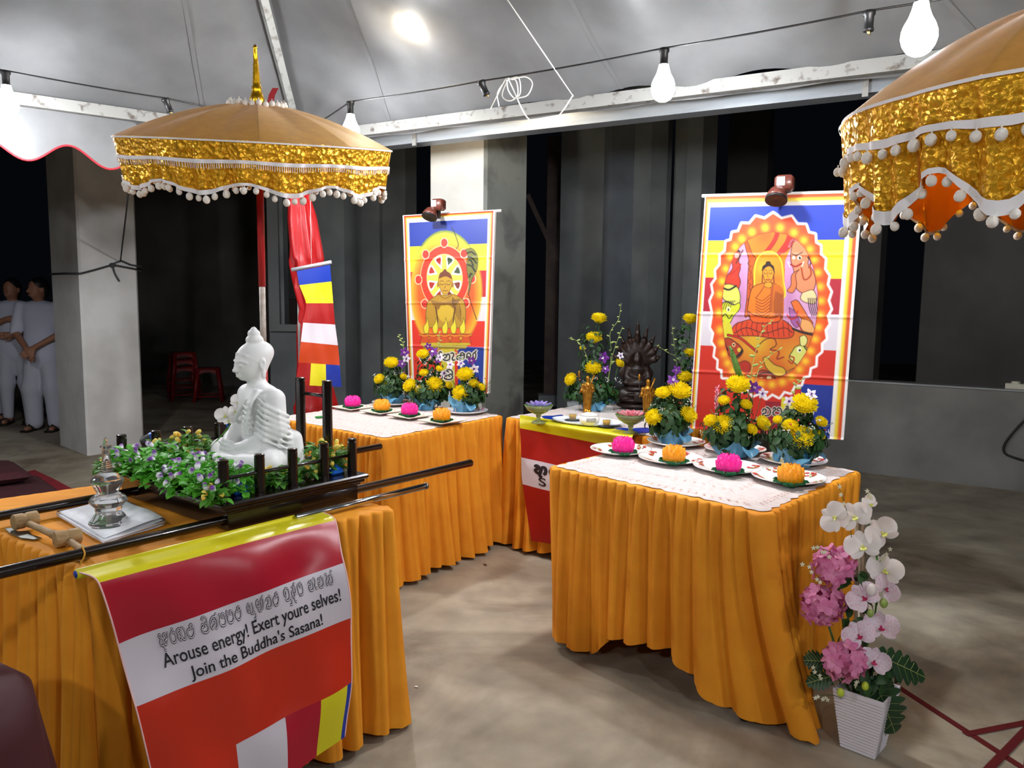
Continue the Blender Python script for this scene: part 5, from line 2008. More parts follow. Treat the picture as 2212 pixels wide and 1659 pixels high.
spotlight('black spotlight with blue rim between the purple flowers, aimed at the statue', 326, 952, PO.z + PZ + .072, (.75, .35, .35))
spotlight('spotlight with silver reflector half hidden behind the knee of the statue', 505, 922, PO.z + PZ + .09, (.3, -.3, .9))
spotlight('black spotlight low between purple flowers and the second fence post', 530, 985, PO.z + PZ + .05, (.35, .6, .7))
for (x, y, lab) in ((-.165, -.272, 'small blue plastic block behind the first two fence posts'), (.185, -.275, 'blue plastic block between the last two fence posts'), (.235, -.215, 'blue plastic block under the yellow buds at the fence end')):
    t = thing('blue_light_base', lab, 'lamp base', on_pal(x, y, PZ), PA)
    MB().box((0, 0, .012), (.052, .034, .024), bev=.006, taper=.86).build('base', M_BLUE, t, auto=35)
    MB().lathe([(.012, .024), (.010, .032), (.004, .034)], 12).build('cap', M_BLUE, t)

# moth orchids (white) used beside the statue and in the floor pot
M_ORCH = mat('white_orchid', '#f0ebe8', .6, translucent=.3)
M_ORCHP = vmix_mat('pink_throat_orchid', '#e09ac0', '#f2eaee', 1, -.002, .018)


def orchid_mesh(name, pm, lipm):
    mb = MB()
    for k, (a, L, W) in enumerate(((0, .95, .72), (2.2, .92, .62), (-2.2, .92, .62))):
        mb.petal(L * .5, W * .5, -.12, M=rotm('Z', a) @ rotm('X', .12), nu=4, nv=5, tip=.75, curl=-.05)
    for a in (1.22, -1.22):
        mb.petal(.53, .62, -.10, M=rotm('Z', a) @ rotm('X', .2), T=(0, 0, .02), nu=4, nv=5, tip=.9, curl=-.06, base=.2)
    for a in (2.6, -2.6, 3.14):
        mb.petal(.17, .12, -.3, M=rotm('Z', a) @ rotm('X', .9), T=(0, 0, .03), mi=1, nu=3, nv=3)
    mb.ball((0, .02, .05), (.035, .04, .035), 8, 6, mi=1)
    me = mb.mesh(name)
    me.materials.append(pm)
    me.materials.append(lipm)
    me.shade_smooth()
    return me


M_LIPY = mat('yellow_lip', '#d9dc72', .6)
M_LIPR = mat('crimson_lip', '#b8285a', .6)
ORCH_W = orchid_mesh('orchid', M_ORCH, M_LIPY)
ORCH_P = orchid_mesh('orchid', mat('pale_pink_orchid', '#f0e2ea', .6, color2='#e7b6d0', scale=18, lo=.5, hi=.7, translucent=.3), M_LIPR)
DEN_P = None


def face_R(n, roll=0):
    return frame_to(n, roll)


def to_cam(p, dx=0, dy=0, dz=0):
    return (CAM_O - V3(p)).normalized() + V3((dx, dy, dz))


ot = thing('orchid_sprig', 'sprig of white orchids standing beside the white statue', 'flowers', on_pal(-.03, .22, PZ))
base_ = ot.location.copy()
sp_pts = [(480, 960), (492, 925), (500, 900), (520, 872)]
P3 = [py(u, v, base_.y) for u, v in sp_pts]
P3[0] = base_.copy()
MB().tube([p - base_ for p in spline(P3, 6)], .0022, 6).build('stem', M_LEAF2, ot)
for (u, v, s, dx, dz, roll) in ((487, 898, .070, -.2, .1, .2), (516, 870, .062, .0, .3, -.3), (508, 888, .048, .3, -.1, .6), (494, 908, .045, -.3, -.3, .1)):
    p = py(u, v, base_.y - .02)
    inst('orchid', ORCH_W, TRS(p - base_, face_R(to_cam(p, dx, 0, dz), roll), s), ot)

# ------------------------------------------------------------------ things lying before the statue
M_GLASS = mat('crystal', '#ffffff', 0.02, trans=.95, ior=1.5)
sp = pz(236, 1132, ZT + .030)
prof = [(.0, 0), (.050, 0), (.053, .006), (.051, .012), (.044, .020), (.039, .028), (.034, .034), (.0345, .052), (.042, .056), (.049, .064), (.050, .070), (.044, .080), (.034, .086), (.028, .090), (.0285, .094), (.034, .104), (.0405, .118), (.0425, .126),
        (.039, .134), (.030, .138), (.0285, .144), (.018, .148), (.0155, .151)]
z = .151
for i in range(6):
    prof += [(.0155 - i * .0006, z), (.0155 - i * .0006, z + .004), (.0138 - i * .0006, z + .005)]
    z += .0055
prof += [(.0115, z), (.0105, .218), (.015, .219), (.0152, .224), (.008, .227), (.0055, .231), (.0068, .236), (.0045, .243), (.0, .25)]
stu = thing('crystal_stupa', 'clear crystal stupa standing on the folded white towel', 'stupa', (sp.x, sp.y, ZT + .0305))
MB().lathe([p for p in prof if p[1] <= .0865], 12).build('pedestal', M_GLASS, stu, smooth=False)
MB().lathe([(0, .0866)] + [p for p in prof if .0866 < p[1] <= .1475] + [(0, .1475)], 28, cap=False).build('dome', M_GLASS, stu)
MB().lathe([(0, .1477)] + [p for p in prof if p[1] > .148], 18, cap=False).build('spire', M_GLASS, stu)
# folded towel
tw = [pz(124, 1112, ZT + .012), pz(226, 1172, ZT + .012), pz(356, 1130, ZT + .012), pz(262, 1083, ZT + .012)]
tc_ = sum(tw, V3((0, 0, 0))) / 4
twt = thing('folded_towel', 'folded white towel with dark piping under the crystal stupa', 'towel', (tc_.x, tc_.y, ZT + .005))
M_TOWEL = mat('white_towel', '#eceef2', .9, bump=.3, bscale=300)
for k in range(3):
    def tf(u, v, k=k):
        a = tw[0].lerp(tw[1], u).lerp(tw[3].lerp(tw[2], u), v)
        ed_ = min(u, 1 - u, v, 1 - v)
        return V3((a.x, a.y, ZT + .0065 + .008 * k + .007 * (.5 + .5 * math.sin(u * 7 + k * 2 + v * 5)) * (.3 + v * .7) + .0065 * min(1, ed_ * 14) ** .5 + (.004 * u * v if k == 2 else 0)))
    sc_ = 1 - .015 * k
    MB().grid(lambda u, v: tc_ + (tf(u, v) - tc_) * 1.0 if k == 0 else V3((tc_.x + (tf(u, v).x - tc_.x) * sc_, tc_.y + (tf(u, v).y - tc_.y) * sc_, tf(u, v).z)), 20, 20).build('fold', M_TOWEL, twt, world=True)
pts = [V3((tc_.x + (tw[i].x - tc_.x) * 1.0, tc_.y + (tw[i].y - tc_.y) * 1.0, ZT + .016)) for i in (0, 1, 2, 3)]
MB().tube([pts[0], pts[1], pts[2]], .0035, 6).build('piping', mat('towel_edge', '#dfe2ea', .8), twt, world=True)
MB().tube([pts[2] + V3((0, 0, .006)), pts[3] + V3((0, 0, .006)), pts[0] + V3((0, 0, .006))], .002, 6).build('dark_piping', mat('navy_piping', '#2a2f4a', .8), twt, world=True)

# two ritual mallets with steel crescents
M_WOOD = mat('pale_carved_wood', '#a88a5e', .6, color2='#8a6c44', scale=25, bump=.2, bscale=60, stretch=(1, 1, 6))
M_BLADE = mat('blade_steel', '#8f938c', .3, .9, color2='#6f736c', scale=20)


def mallet(label, h0, h1, blade, z):
    a, b2 = pz(*h0, z), pz(*h1, z)
    t = thing('ritual_mallet', label, 'mallet', (a.x, a.y, ZT + .006))
    d_ = (b2 - a).normalized()
    n_ = V3((-d_.y, d_.x, 0))
    MB().tube([a + d_ * .01, a + d_ * .05, b2 - d_ * .05, b2 - d_ * .035, b2], [.011, .009, .010, .012, .011], 12).build('handle', M_WOOD, t, world=True)
    M = Matrix((n_, V3((0, 0, 1)), n_.cross(V3((0, 0, 1))))).transposed()
    MB().lathe([(.019, -.032), (.022, -.03), (.022, -.006), (.019, 0), (.022, .006), (.022, .03), (.019, .032)], 14, M=Matrix((d_, V3((0, 0, 1)), n_)).transposed(), T=a + V3((0, 0, .006))).build('head', M_WOOD, t, world=True, auto=40)
    c = [pz(u, v, ZT + .0075) for (u, v) in blade]
    mb = MB()
    m_ = len(c)
    mb.add([p for p in c] + [p + V3((0, 0, .003)) for p in c], [tuple(range(m_ - 1, -1, -1)), tuple(range(m_, 2 * m_))] + [(i, (i + 1) % m_, m_ + (i + 1) % m_, m_ + i) for i in range(m_)])
    mb.build('crescent_blade', M_BLADE, t, world=True, smooth=False)
    return t


mallet('wooden mallet with a steel crescent at the table end before the stupa', (55, 1128), (128, 1160), [(10, 1143), (24, 1142), (40, 1150), (62, 1148), (70, 1158), (90, 1163), (74, 1167), (46, 1164), (22, 1154)], ZT + .028)
mallet('wooden mallet tucked under the front carrying pole near the flag rod', (146, 1166), (190, 1196), [(152, 1208), (172, 1200), (190, 1196), (196, 1203), (186, 1210), (170, 1214)], ZT + .022)
a, b2 = pz(640, 1118, ZT + .022), pz(920, 1050, ZT + .022)
t = thing('steel_rod', 'chrome rod lying beside the palanquin, its end over the table edge', 'rod', (a.x, a.y, ZT + .006))
MB().tube([a, b2], .011, 16).build('tube', mat('chrome_tube', '#c8c9cc', .15, 1.0), t, world=True)
d_ = (b2 - a).normalized()
MB().tube([b2 - d_ * .004, b2 + d_ * .004], .0118, 16).build('end_cap', mat('steel_cap', '#8e9092', .3, 1.0), t, world=True)
# string tied round the pole
lp = on_pal(-.62, -.302, .030)
t = thing('knotted_string', 'yellow string knotted round the front carrying pole', 'string', tuple(lp))
MB().tube(spline([(.0, 0, .018), (.012, -.012, .004), (.006, -.014, -.014), (-.004, 0, -.018), (-.01, .012, 0), (0, 0, .019)], 5), .0022, 5).build('loop', mat('yellow_string', '#c8922e', .8), t)
MB().tube(spline([(.004, -.016, -.010), (.006, -.02, -.018), (.004, -.022, -.0245), (.012, -.045, -.0245)], 5), .0018, 5).build('loose_end', mat('yellow_string', '#c8922e', .8), t)

# ------------------------------------------------------------------ shared flower meshes
def shared(mb, name, mats):
    me = mb.mesh(name)
    for m in mats:
        me.materials.append(m)
    me.shade_smooth()
    return me


M_CHRYS = mat('yellow_petals', '#f8e81c', .6, color2='#f2da12', scale=14, translucent=.35)
rg = random.Random(5)
cb = MB().ball((0, 0, 0), (.70, .70, .62), 12, 8)
rings = [(-.55, 18, .62), (-.30, 22, .62), (-.05, 22, .6), (.2, 20, .56), (.42, 16, .5), (.62, 12, .44), (.8, 8, .38), (.93, 5, .3)]
for (zz, n, L) in rings:
    rr = math.sqrt(max(0.02, 1 - zz * zz))
    for k in range(n):
        a = 2 * math.pi * (k + rg.random() * .6) / n
        out = V3((math.cos(a) * rr, math.sin(a) * rr, zz * .9))
        R = frame_to(out, 0)
        # petal climbs along the ball and curls in at the tip
        up = V3((0, 0, 1)) - out * out.z
        up = up.normalized() if up.length > .1 else V3((1, 0, 0))
        X = up.cross(out).normalized()
        Mx = Matrix((X, up, out.normalized())).transposed()
        cb.petal(L * rg.uniform(.85, 1.1), .26, -.35, M=Mx @ rotm('X', .42), T=out * .60, nu=2, nv=3, tip=.6, curl=.18)
CHRYS = shared(cb, 'chrysanthemum', [M_CHRYS])

M_DENP = mat('purple_orchid', '#5a1a7a', .5, color2='#7a2f9c', scale=30, translucent=.2)
M_DENW = mat('white_purple_orchid', '#e9e4ee', .5, color2='#8a4aa8', scale=16, lo=.55, hi=.75, translucent=.2)


def den(m, lip):
    mb = MB()
    for k in range(5):
        a = 2 * math.pi * k / 5
        mb.petal(.55, .34, -.1, M=rotm('Z', a) @ rotm('X', .25), nu=2, nv=4, tip=.4, curl=-.1)
    mb.petal(.3, .26, .5, M=rotm('Z', math.pi) @ rotm('X', .9), T=(0, 0, .04), mi=1, nu=2, nv=3)
    mb.ball((0, 0, .05), (.06, .06, .06), 6, 4, mi=1)
    return shared(mb, 'orchid_bloom', [m, lip])


DENP = den(M_DENP, mat('white_throat', '#e6d8ea', .5))
DENW = den(M_DENW, M_DENP)
M_BUDG = mat('green_bud', '#b9c97a', .5, color2='#8fae52', scale=40, translucent=.2)
BUDG = shared(MB().ball((0, 0, .011), (.0055, .0055, .013), 8, 6), 'flower_bud', [M_BUDG])
M_FOL = mat('dark_foliage', '#23421f', .5, color2='#305528', scale=30, translucent=.2)
M_FOL2 = mat('fern_foliage', '#3c5a2a', .6, color2='#4c6a30', scale=30, translucent=.2)
M_TISSUE = mat('blue_tissue', '#79b4d2', .35, color2='#5f9fc4', scale=9, translucent=.3, spec=.6, bump=.15, bscale=18)
M_BERRY = mat('coral_berry', '#c8553a', .4)
M_GYPS = mat('tiny_white_blossom', '#e6e8e0', .7)


def leaves_mesh(rg, c, rad, n, L0, L1, keepout=None):
    mb = MB()
    for i in range(n):
        d_ = V3((rg.gauss(0, 1), rg.gauss(0, 1), rg.gauss(0, 1))).normalized()
        r = rg.uniform(.55, 1.0)
        p = c + V3((d_.x * rad[0] * r, d_.y * rad[1] * r, d_.z * rad[2] * r))
        L = rg.uniform(L0, L1)
        out = V3((d_.x, d_.y, d_.z * .6 + .35)).normalized()
        up = (V3((rg.uniform(-.6, .6), rg.uniform(-.6, .6), rg.uniform(-.8, .9))) + V3((d_.x, d_.y, 0)) * .9)
        up = (up - out * up.dot(out))
        up = up.normalized() if up.length > .05 else V3((0, 0, 1))
        X = up.cross(out).normalized()
        mb.leaf(L, L * rg.uniform(.45, .7), Matrix((X, up, out)).transposed(), p, droop=.25)
    return mb


def arrangement(label, base_px, zb, chrys, orchids, sprays, seed, wrap=(.052, .085, .10), extra=None, group=None, depth=.0, nleaf=230, fern=0):
    b0 = pz(*base_px, zb)
    rg = random.Random(seed)
    t = thing('flower_arrangement', label, 'flowers', b0, 0, group)
    r0, r1, h = wrap
    h *= .66
    ph = rg.uniform(0, 6)

    def wfn(u, v):
        a = 2 * math.pi * u
        r = r0 + (r1 - r0) * v ** 2.2 + v * v * .022 * math.sin(5 * a + ph) + v * .007 * math.sin(13 * a + ph)
        z = h * v + v * v * (.022 * math.sin(3 * a + ph) + .014 * math.sin(7 * a + 2 * ph))
        z = z - max(0, v - .8) * .10 * (1 + math.sin(4 * a + ph))
        return V3((r * math.cos(a), r * math.sin(a), z + .001))
    MB().grid(wfn, 64, 12, closed=True).build('tissue_wrap', M_TISSUE, t)
    MB().lathe([(.0, .001), (r0 * .92, .001), (r0 * .95, .07), (.0, .071)], 20).build('pot', mat('pot_plastic', '#4f8fae', .5), t)
    pts = []
    for (u, v, dpx) in chrys:
        y = b0.y + depth
        p = py(u, v, y)
        hh = p.z - b0.z
        r = dpx * y / FPX / 2
        y2 = b0.y + depth - .055 + .38 * max(0, hh - .12) * .5 + rg.uniform(-.012, .012)
        p = py(u, v, y2)
        pts.append((p - b0, r))
    cx = sum((p for p, r in pts), V3((0, 0, 0))) / len(pts)
    zmin, zmax = min(p.z for p, r in pts), max(p.z for p, r in pts)
    xmin, xmax = min(p.x for p, r in pts), max(p.x for p, r in pts)
    # foliage dome from the wrap up to the flowers
    lb = leaves_mesh(rg, V3((cx.x, .0, h + .052)), ((xmax - xmin) * .5 + .04, .095, .085), int(nleaf * 2.0), .026, .050)
    if zmax > h + .12:
        lb2 = leaves_mesh(rg, V3((cx.x * .8, .015, (h + .10 + zmax) / 2 - .02)), ((xmax - xmin) * .32 + .02, .05, (zmax - h) * .45), int(nleaf * .55), .02, .04)
        o_ = len(lb.v)
        lb.v += lb2.v
        lb.f += [tuple(i + o_ for i in f) for f in lb2.f]
        lb.m += lb2.m
    lb.build('foliage', M_FOL, t)['kind'] = 'stuff'
    fb_ = MB()
    for i in range(26 + fern):
        a = rg.uniform(0, 6.28)
        s = V3((cx.x + .05 * math.cos(a), .04 * math.sin(a), h + .03))
        e = s + V3((math.cos(a) * rg.uniform(.03, .09), math.sin(a) * rg.uniform(.02, .06), rg.uniform(.02, .10)))
        fb_.tube([s, s.lerp(e, .5) + V3((0, 0, .012)), e], .0009, 3)
        for k in range(7):
            q = s.lerp(e, .3 + .1 * k) + V3((0, 0, .006))
            for sg in (-1, 1):
                fb_.leaf(.014, .004, rotm('Z', a + sg * 1.0 - math.pi / 2) @ rotm('X', .5), q)
    fb_.build('fern', M_FOL2, t)['kind'] = 'stuff'
    bb, gg = MB(), MB()
    for i in range(26):
        a, r = rg.uniform(0, 6.28), rg.uniform(.5, 1.08)
        p = V3((cx.x + ((xmax - xmin) * .5 + .03) * r * math.cos(a), -.07 * abs(math.sin(a)) * r, h + .05 + rg.uniform(-.02, .09)))
        (bb if i % 2 else gg).ball(p, .0048 if i % 2 else .0035, 5, 4)
        if i % 2 == 0:
            for k in range(5):
                gg.ball(p + V3((rg.uniform(-.012, .012), rg.uniform(-.01, .01), rg.uniform(-.012, .012))), .0026, 4, 3)
    bb.build('berries', M_BERRY, t)['kind'] = 'stuff'
    gg.build('white_filler', M_GYPS, t)['kind'] = 'stuff'
    for (p, r) in pts:
        tilt = V3((p.x - cx.x, -.11, .10 + (p.z - zmin) * .9)).normalized()
        inst('chrysanthemum', CHRYS, TRS(p, frame_to(tilt, rg.uniform(0, 6)), (r * 1.12, r * 1.12, r * 1.05)), t)
        MB().tube([p, V3((p.x * .5, 0, h * .6))], .002, 4).build('flower_stem', M_FOL, t)
    for (u, v, dpx, w) in orchids:
        p = py(u, v, b0.y + depth - .03)
        r = dpx * p.y / FPX / 1.1
        inst('orchid_bloom', DENW if w else DENP, TRS(p - b0, frame_to(to_cam(p, rg.uniform(-.5, .5), 0, rg.uniform(-.3, .5)), rg.uniform(0, 6)), r), t)
        MB().tube([p - b0 + V3((0, .008, 0)), V3(((p - b0).x * .6, .01, h))], .0014, 4).build('flower_stem', M_FOL2, t)
    for pl in sprays:
        P3 = [py(u, v, b0.y + depth + .0) - b0 for (u, v) in pl]
        sp_ = spline([V3((P3[0].x * .6, 0, h))] + P3, 6)
        t_ = MB().tube(sp_, [.0018 - .001 * i / len(sp_) for i in range(len(sp_))], 5).build('spray_stem', M_BUDG, t)
        n = len(sp_)
        for i in range(5, n, 2):
            p = sp_[i]
            sd = -1 if (i // 2) % 2 else 1
            inst('flower_bud', BUDG, TRS(p, frame_to(V3((sd * .9, -.2, .5 + rg.uniform(-.5, .3)))), rg.uniform(.7, 1.15) * (1.15 - .5 * i / n)), t)
    if extra:
        extra(t, b0, rg)
    return t


M_PLATE = mat('white_porcelain', '#eceae6', .15, coat=.4, spec=.5)
M_PRINTR = mat('red_floral_print', '#c0453c', .3)
M_PRINTG = mat('green_floral_print', '#8aa04a', .3)


def plate_meshes(r):
    mb = MB().lathe([(.0, .004), (r * .5, .004), (r * .62, .006), (r * .8, .014), (r * .97, .0215), (r, .022), (r * .99, .0185), (r * .8, .010), (r * .6, .001), (r * .45, .0), (.0, .0)], 48, cap=False)
    a = shared(mb, 'dish', [M_PLATE])
    rg = random.Random(2)
    mr, mg = MB(), MB()
    for k in range(5):
        an = 2 * math.pi * k / 5 + .5
        for i in range(16):
            aa = an + rg.uniform(-.22, .22)
            rr = r * rg.uniform(.66, .93)
            t = (rr / r - .62) / .35
            z = .0068 + max(0, (rr / r - .62)) * .0445 + .0010
            s = rg.uniform(.004, .0085)
            M = rotm('Z', aa) @ rotm('Y', -.16)
            (mr if i % 4 else mg).lathe([(s, 0), (.0, .0003)], 6, M=M, T=(rr * math.cos(aa), rr * math.sin(aa), z), cap=False)
    return a, shared(mr, 'floral_print', [M_PRINTR]), shared(mg, 'leaf_print', [M_PRINTG])


PL = plate_meshes(.136)


def plate(label, p, group, rz=0.0, tilt=0.0):
    t = thing('plate', label, 'plate', p, rz, group)
    R = rotm('X', tilt)
    inst('dish', PL[0], TRS((0, 0, 0), R), t)
    inst('floral_print', PL[1], TRS((0, 0, 0), R), t)['kind'] = 'stuff'
    inst('leaf_print', PL[2], TRS((0, 0, 0), R), t)['kind'] = 'stuff'
    return t


# lotus shaped candles
def lotus_meshes():
    mb = MB()
    def ring(n, r, z, L, W, tilt, a0):
        for k in range(n):
            a = a0 + 2 * math.pi * k / n
            out = V3((math.cos(a), math.sin(a), 0))
            X = V3((-math.sin(a), math.cos(a), 0))
            up = (V3((0, 0, 1)) * math.cos(tilt) + out * math.sin(tilt))
            nn = X.cross(up) * -1
            if nn.dot(out) < 0:
                nn = -nn
            Mx = Matrix((X, up, nn)).transposed()
            mb.petal(L, W, -.34, M=Mx, T=out * r + V3((0, 0, z)), nu=6, nv=6, tip=.08, curl=-.20, base=.6)
    ring(8, .0350, .004, .046, .034, .34, 0)
    ring(8, .0365, .008, .058, .034, .20, .39)
    ring(8, .0325, .014, .062, .032, .12, 0)
    ring(8, .025, .022, .058, .028, .05, .39)
    mb.lathe([(.0, .0), (.030, .002), (.037, .018), (.036, .040), (.024, .058), (.0, .062)], 20, cap=False)
    base = MB()
    for k in range(9):
        a = 2 * math.pi * k / 9
        base.petal(.046, .046, .22, M=rotm('Z', a) @ rotm('X', .30), T=(-.022 * math.sin(a), .022 * math.cos(a), .003), nu=4, nv=4, tip=.2, base=.7)
    base.lathe([(.0, .001), (.026, .001), (.028, .006), (.0, .008)], 18, cap=False)
    cen = MB().lathe([(.0, .064), (.012, .064), (.014, .060), (.0, .058)], 12, cap=False)
    return mb, base, cen


_lm, _lb, _lc = lotus_meshes()
M_PINK = mat('pink_wax', '#ef1a90', .45, sub=.0)
M_OWAX = mat('orange_wax', '#f29a12', .45)
M_GREENL = mat('green_lotus_leaf', '#0f6a3c', .45)
LOT_P = shared(_lm, 'petals', [M_PINK])
LOT_O = LOT_P.copy()
LOT_O.materials[0] = M_OWAX
LOT_B = shared(_lb, 'leaf_base', [M_GREENL])
LOT_C = shared(_lc, 'wax_centre', [mat('yellow_wax', '#f0c23a', .5)])


def lotus(label, p, pink, group, rz=0.0, s=1.0):
    t = thing('lotus_candle', label, 'candle', p, rz, group)
    t.scale = (s, s, s)
    inst('leaf_base', LOT_B, TRS((0, 0, 0)), t)
    inst('petals', LOT_P if pink else LOT_O, TRS((0, 0, .010), None, (1.2, 1.2, .93)), t)
    inst('wax_centre', LOT_C, TRS((0, 0, .008)), t)
    return t


# ------------------------------------------------------------------ table with the round plates
ZC = ZT + .0085
FP = [((1338, 972), 0), ((1446, 991), 1), ((1568, 1010), 2), ((1700, 1033), 3)]
who = ['farthest from the orchid pot', 'second from the striped flag', 'second from the orchid pot', 'nearest the orchid pot']
col = ['pink', 'orange', 'pink', 'orange']
for (q, i) in FP:
    p = pz(q[0] + 3, q[1] + 6, ZC)
    plate('white floral plate carrying the %s lotus candle %s' % (col[i], who[i]), (p.x, p.y, ZC + .0005 * (i % 2)), 'round floral plates', .4 * i, .0)
    lp_ = pz((1346, 1455, 1573, 1707)[i], (984, 1004, 1026, 1050)[i], ZC + .006)
    lotus('%s lotus candle on the round plate %s' % (col[i], who[i]), (lp_.x, lp_.y, ZC + .0065), i % 2 == 0, 'lotus candles on round plates', .3 * i)
for (q, lab) in (((1462, 962), 'white floral plate under the flowers beside the dark seated figure'), ((1717, 1002), 'white floral plate under the flowers at the corner nearest the orchid pot'), ((1590, 978), 'white floral plate under the flowers in the middle of the table corner')):
    p = pz(*q, ZC)
    plate(lab, (p.x, p.y + .02, ZC), 'round floral plates', .7)


def ginger(t, b0, rg):
    p = py(1548, 862, b0.y - .02) - b0
    mb = MB()
    for i in range(16):
        a = i * 2.4
        z = -.045 + i * .0062
        mb.petal(.016, .012, -.3, M=rotm('Z', a) @ rotm('X', 1.1), T=p + V3((.0, 0, z)), nu=2, nv=2)
    mb.build('pink_ginger', mat('pink_ginger', '#d987a0', .5), t)
    MB().tube([p + V3((0, 0, -.04)), V3((p.x * .7, 0, .1))], .003, 5).build('flower_stem', M_FOL2, t)
    q0, q1 = py(1600, 820, b0.y + .02) - b0, py(1577, 748, b0.y + .02) - b0
    fx_ = MB().tube([q0, q0.lerp(q1, .4), q0.lerp(q1, .75), q1], [.012, .0145, .010, .003], 9)
    for i in range(150):
        s = rg.random()
        a = rg.uniform(0, 6.28)
        c = q0.lerp(q1, s)
        rr = .012 * (1 - s * .7)
        fx_.leaf(.012, .003, rotm('Z', a - math.pi / 2) @ rotm('X', .7), c + V3((rr * math.cos(a), rr * math.sin(a), 0)))
    fx_.build('foxtail_fern', mat('foxtail_green', '#5f8a3a', .6), t)
    MB().tube([q0, V3((q0.x * .6, 0, .1))], .003, 5).build('flower_stem', M_FOL2, t)


GA = 'flower arrangements in blue tissue'
arrangement('yellow chrysanthemums in blue tissue beside the pink lotus nearest the striped flag', (1452, 957), ZC + .006,
            [(1468, 846, 45), (1413, 902, 35), (1445, 892, 24), (1486, 897, 36), (1432, 850, 30)], [(1453, 822, 30, 0)], [], 31, group=GA)
arrangement('tall flowers in blue tissue with pink ginger in front of the scalloped oval', (1588, 985), ZC + .006,
            [(1594, 833, 47), (1564, 866, 24), (1611, 875, 25), (1535, 909, 27), (1562, 918, 42), (1623, 928, 24), (1647, 915, 33)],
            [(1631, 838, 30, 0), (1648, 850, 26, 1), (1622, 832, 24, 0)], [[(1620, 830), (1632, 760), (1648, 712), (1672, 690)], [(1632, 825), (1650, 780), (1690, 750)]], 32, extra=ginger, group=GA, wrap=(.05, .095, .095))
arrangement('yellow chrysanthemums in blue tissue at the corner above the orchid pot', (1722, 1006), ZC + .006,
            [(1737, 875, 52), (1707, 921, 31), (1731, 946, 49), (1773, 912, 26), (1680, 907, 19), (1770, 940, 22)], [(1704, 866, 26, 1), (1752, 852, 30, 1)], [[(1715, 860), (1722, 830), (1735, 818)]], 33, group=GA, wrap=(.05, .09, .10))

# ------------------------------------------------------------------ table with the square plates
M_MEL = mat('floral_melamine', '#dfd8c6', .3, color2='#b8506a', scale=16, lo=.58, hi=.66, detail=2, coat=.3)
sqp = [(764, 884), (826, 893), (887, 903), (955, 915)]
for i, (u, v) in enumerate(sqp):
    p = pz(u, v, ZC)
    lab = ['square floral plate under the pink lotus nearest the palanquin', 'square floral plate under the orange lotus beside the flag-side pink one',
           'square floral plate under the pink lotus in front of the middle flowers', 'square floral plate under the orange lotus nearest the table edge'][i]
    t = thing('square_plate', lab, 'plate', (p.x, p.y, ZC + .0015 * i), math.radians(-41), 'square floral plates')

    def sq(u_, v_, dz=0.0):
        x, y = (u_ - .5) * 2, (v_ - .5) * 2
        e = max(abs(x), abs(y))
        w = 1 + .02 * math.cos(8 * math.pi * (x + y))
        return V3((x * .092 * w, y * .092 * w, .004 + max(0, e - .62) ** 1.4 * .050 + dz))
    mb = MB().grid(sq, 16, 16)
    mb.grid(lambda a_, b_: sq(1 - a_, b_, -.0035), 16, 16)
    mb.build('dish', M_MEL, t)
    for (a_, b_, c_, d_) in ((0, 0, 1, 0), (1, 0, 1, 1), (1, 1, 0, 1), (0, 1, 0, 0)):
        MB().tube([sq(a_ + (c_ - a_) * k / 8, b_ + (d_ - b_) * k / 8, -.001) for k in range(9)], .0022, 5).build('rim', mat('cream_rim', '#e6dfcd', .4), t)
    l_ = pz((762, 825, 885, 954)[i], (884, 893, 903, 916)[i], ZC + .006)
    lotus(['pink lotus candle nearest the palanquin posts', 'orange lotus candle between two pink ones', 'pink lotus candle before the tallest flowers of the wheel banner', 'orange lotus candle nearest the orange cloth edge below the wheel banner'][i],
          (l_.x, l_.y, ZC + .0065 + .0015 * i), i % 2 == 0, 'lotus candles on square plates', .2 * i, 1.0)
for (q, lab) in (((1005, 892), 'round plate under the flowers nearest the grey pillar'), ((850, 874), 'round plate under the flowers by the small flag')):
    p = pz(*q, ZC)
    plate(lab, (p.x, p.y, ZC), 'round floral plates', .2)
arrangement('yellow flowers in blue tissue on the side of the small flag', (850, 872), ZC + .006,
            [(845, 785, 29), (820, 819, 22), (833, 827, 18), (871, 814, 15)], [(874, 761, 24, 0), (868, 786, 22, 0), (878, 775, 20, 1)], [[(872, 755), (866, 735), (860, 722)]], 41, group=GA, nleaf=190)
arrangement('yellow flowers in blue tissue in the middle below the wheel banner', (921, 884), ZC,
            [(914, 766, 26), (916, 806, 19), (949, 797, 15), (886, 833, 29), (905, 842, 20), (939, 832, 36), (969, 833, 15)],
            [(936, 760, 26, 0), (925, 748, 18, 0), (950, 772, 20, 1), (958, 806, 20, 1), (945, 778, 18, 0)], [[(945, 765), (950, 740), (948, 715)]], 42, group=GA, wrap=(.048, .08, .095))
arrangement('yellow flowers in blue tissue on the side of the grey pillar', (1004, 889), ZC + .006,
            [(1005, 810, 35), (1023, 829, 20), (1039, 837, 17), (996, 849, 35)], [(973, 788, 22, 1), (1019, 779, 22, 0), (1025, 797, 24, 1), (995, 785, 20, 1)], [[(1000, 790), (990, 770), (985, 755)]], 43, group=GA, nleaf=190)
p = pz(692, 903, ZC)
t = thing('gas_lighter', 'small green gas lighter lying on the white cloth', 'lighter', (p.x, p.y, ZC), .6)
MB().box((0, 0, .006), (.06, .022, .011), bev=.004).build('body', mat('green_plastic', '#1f8a3a', .25, trans=.3), t, auto=30)
MB().box((.036, 0, .006), (.014, .02, .011), bev=.003).build('cap', mat('chrome_cap', '#b9bbbd', .2, 1.0), t, auto=30)

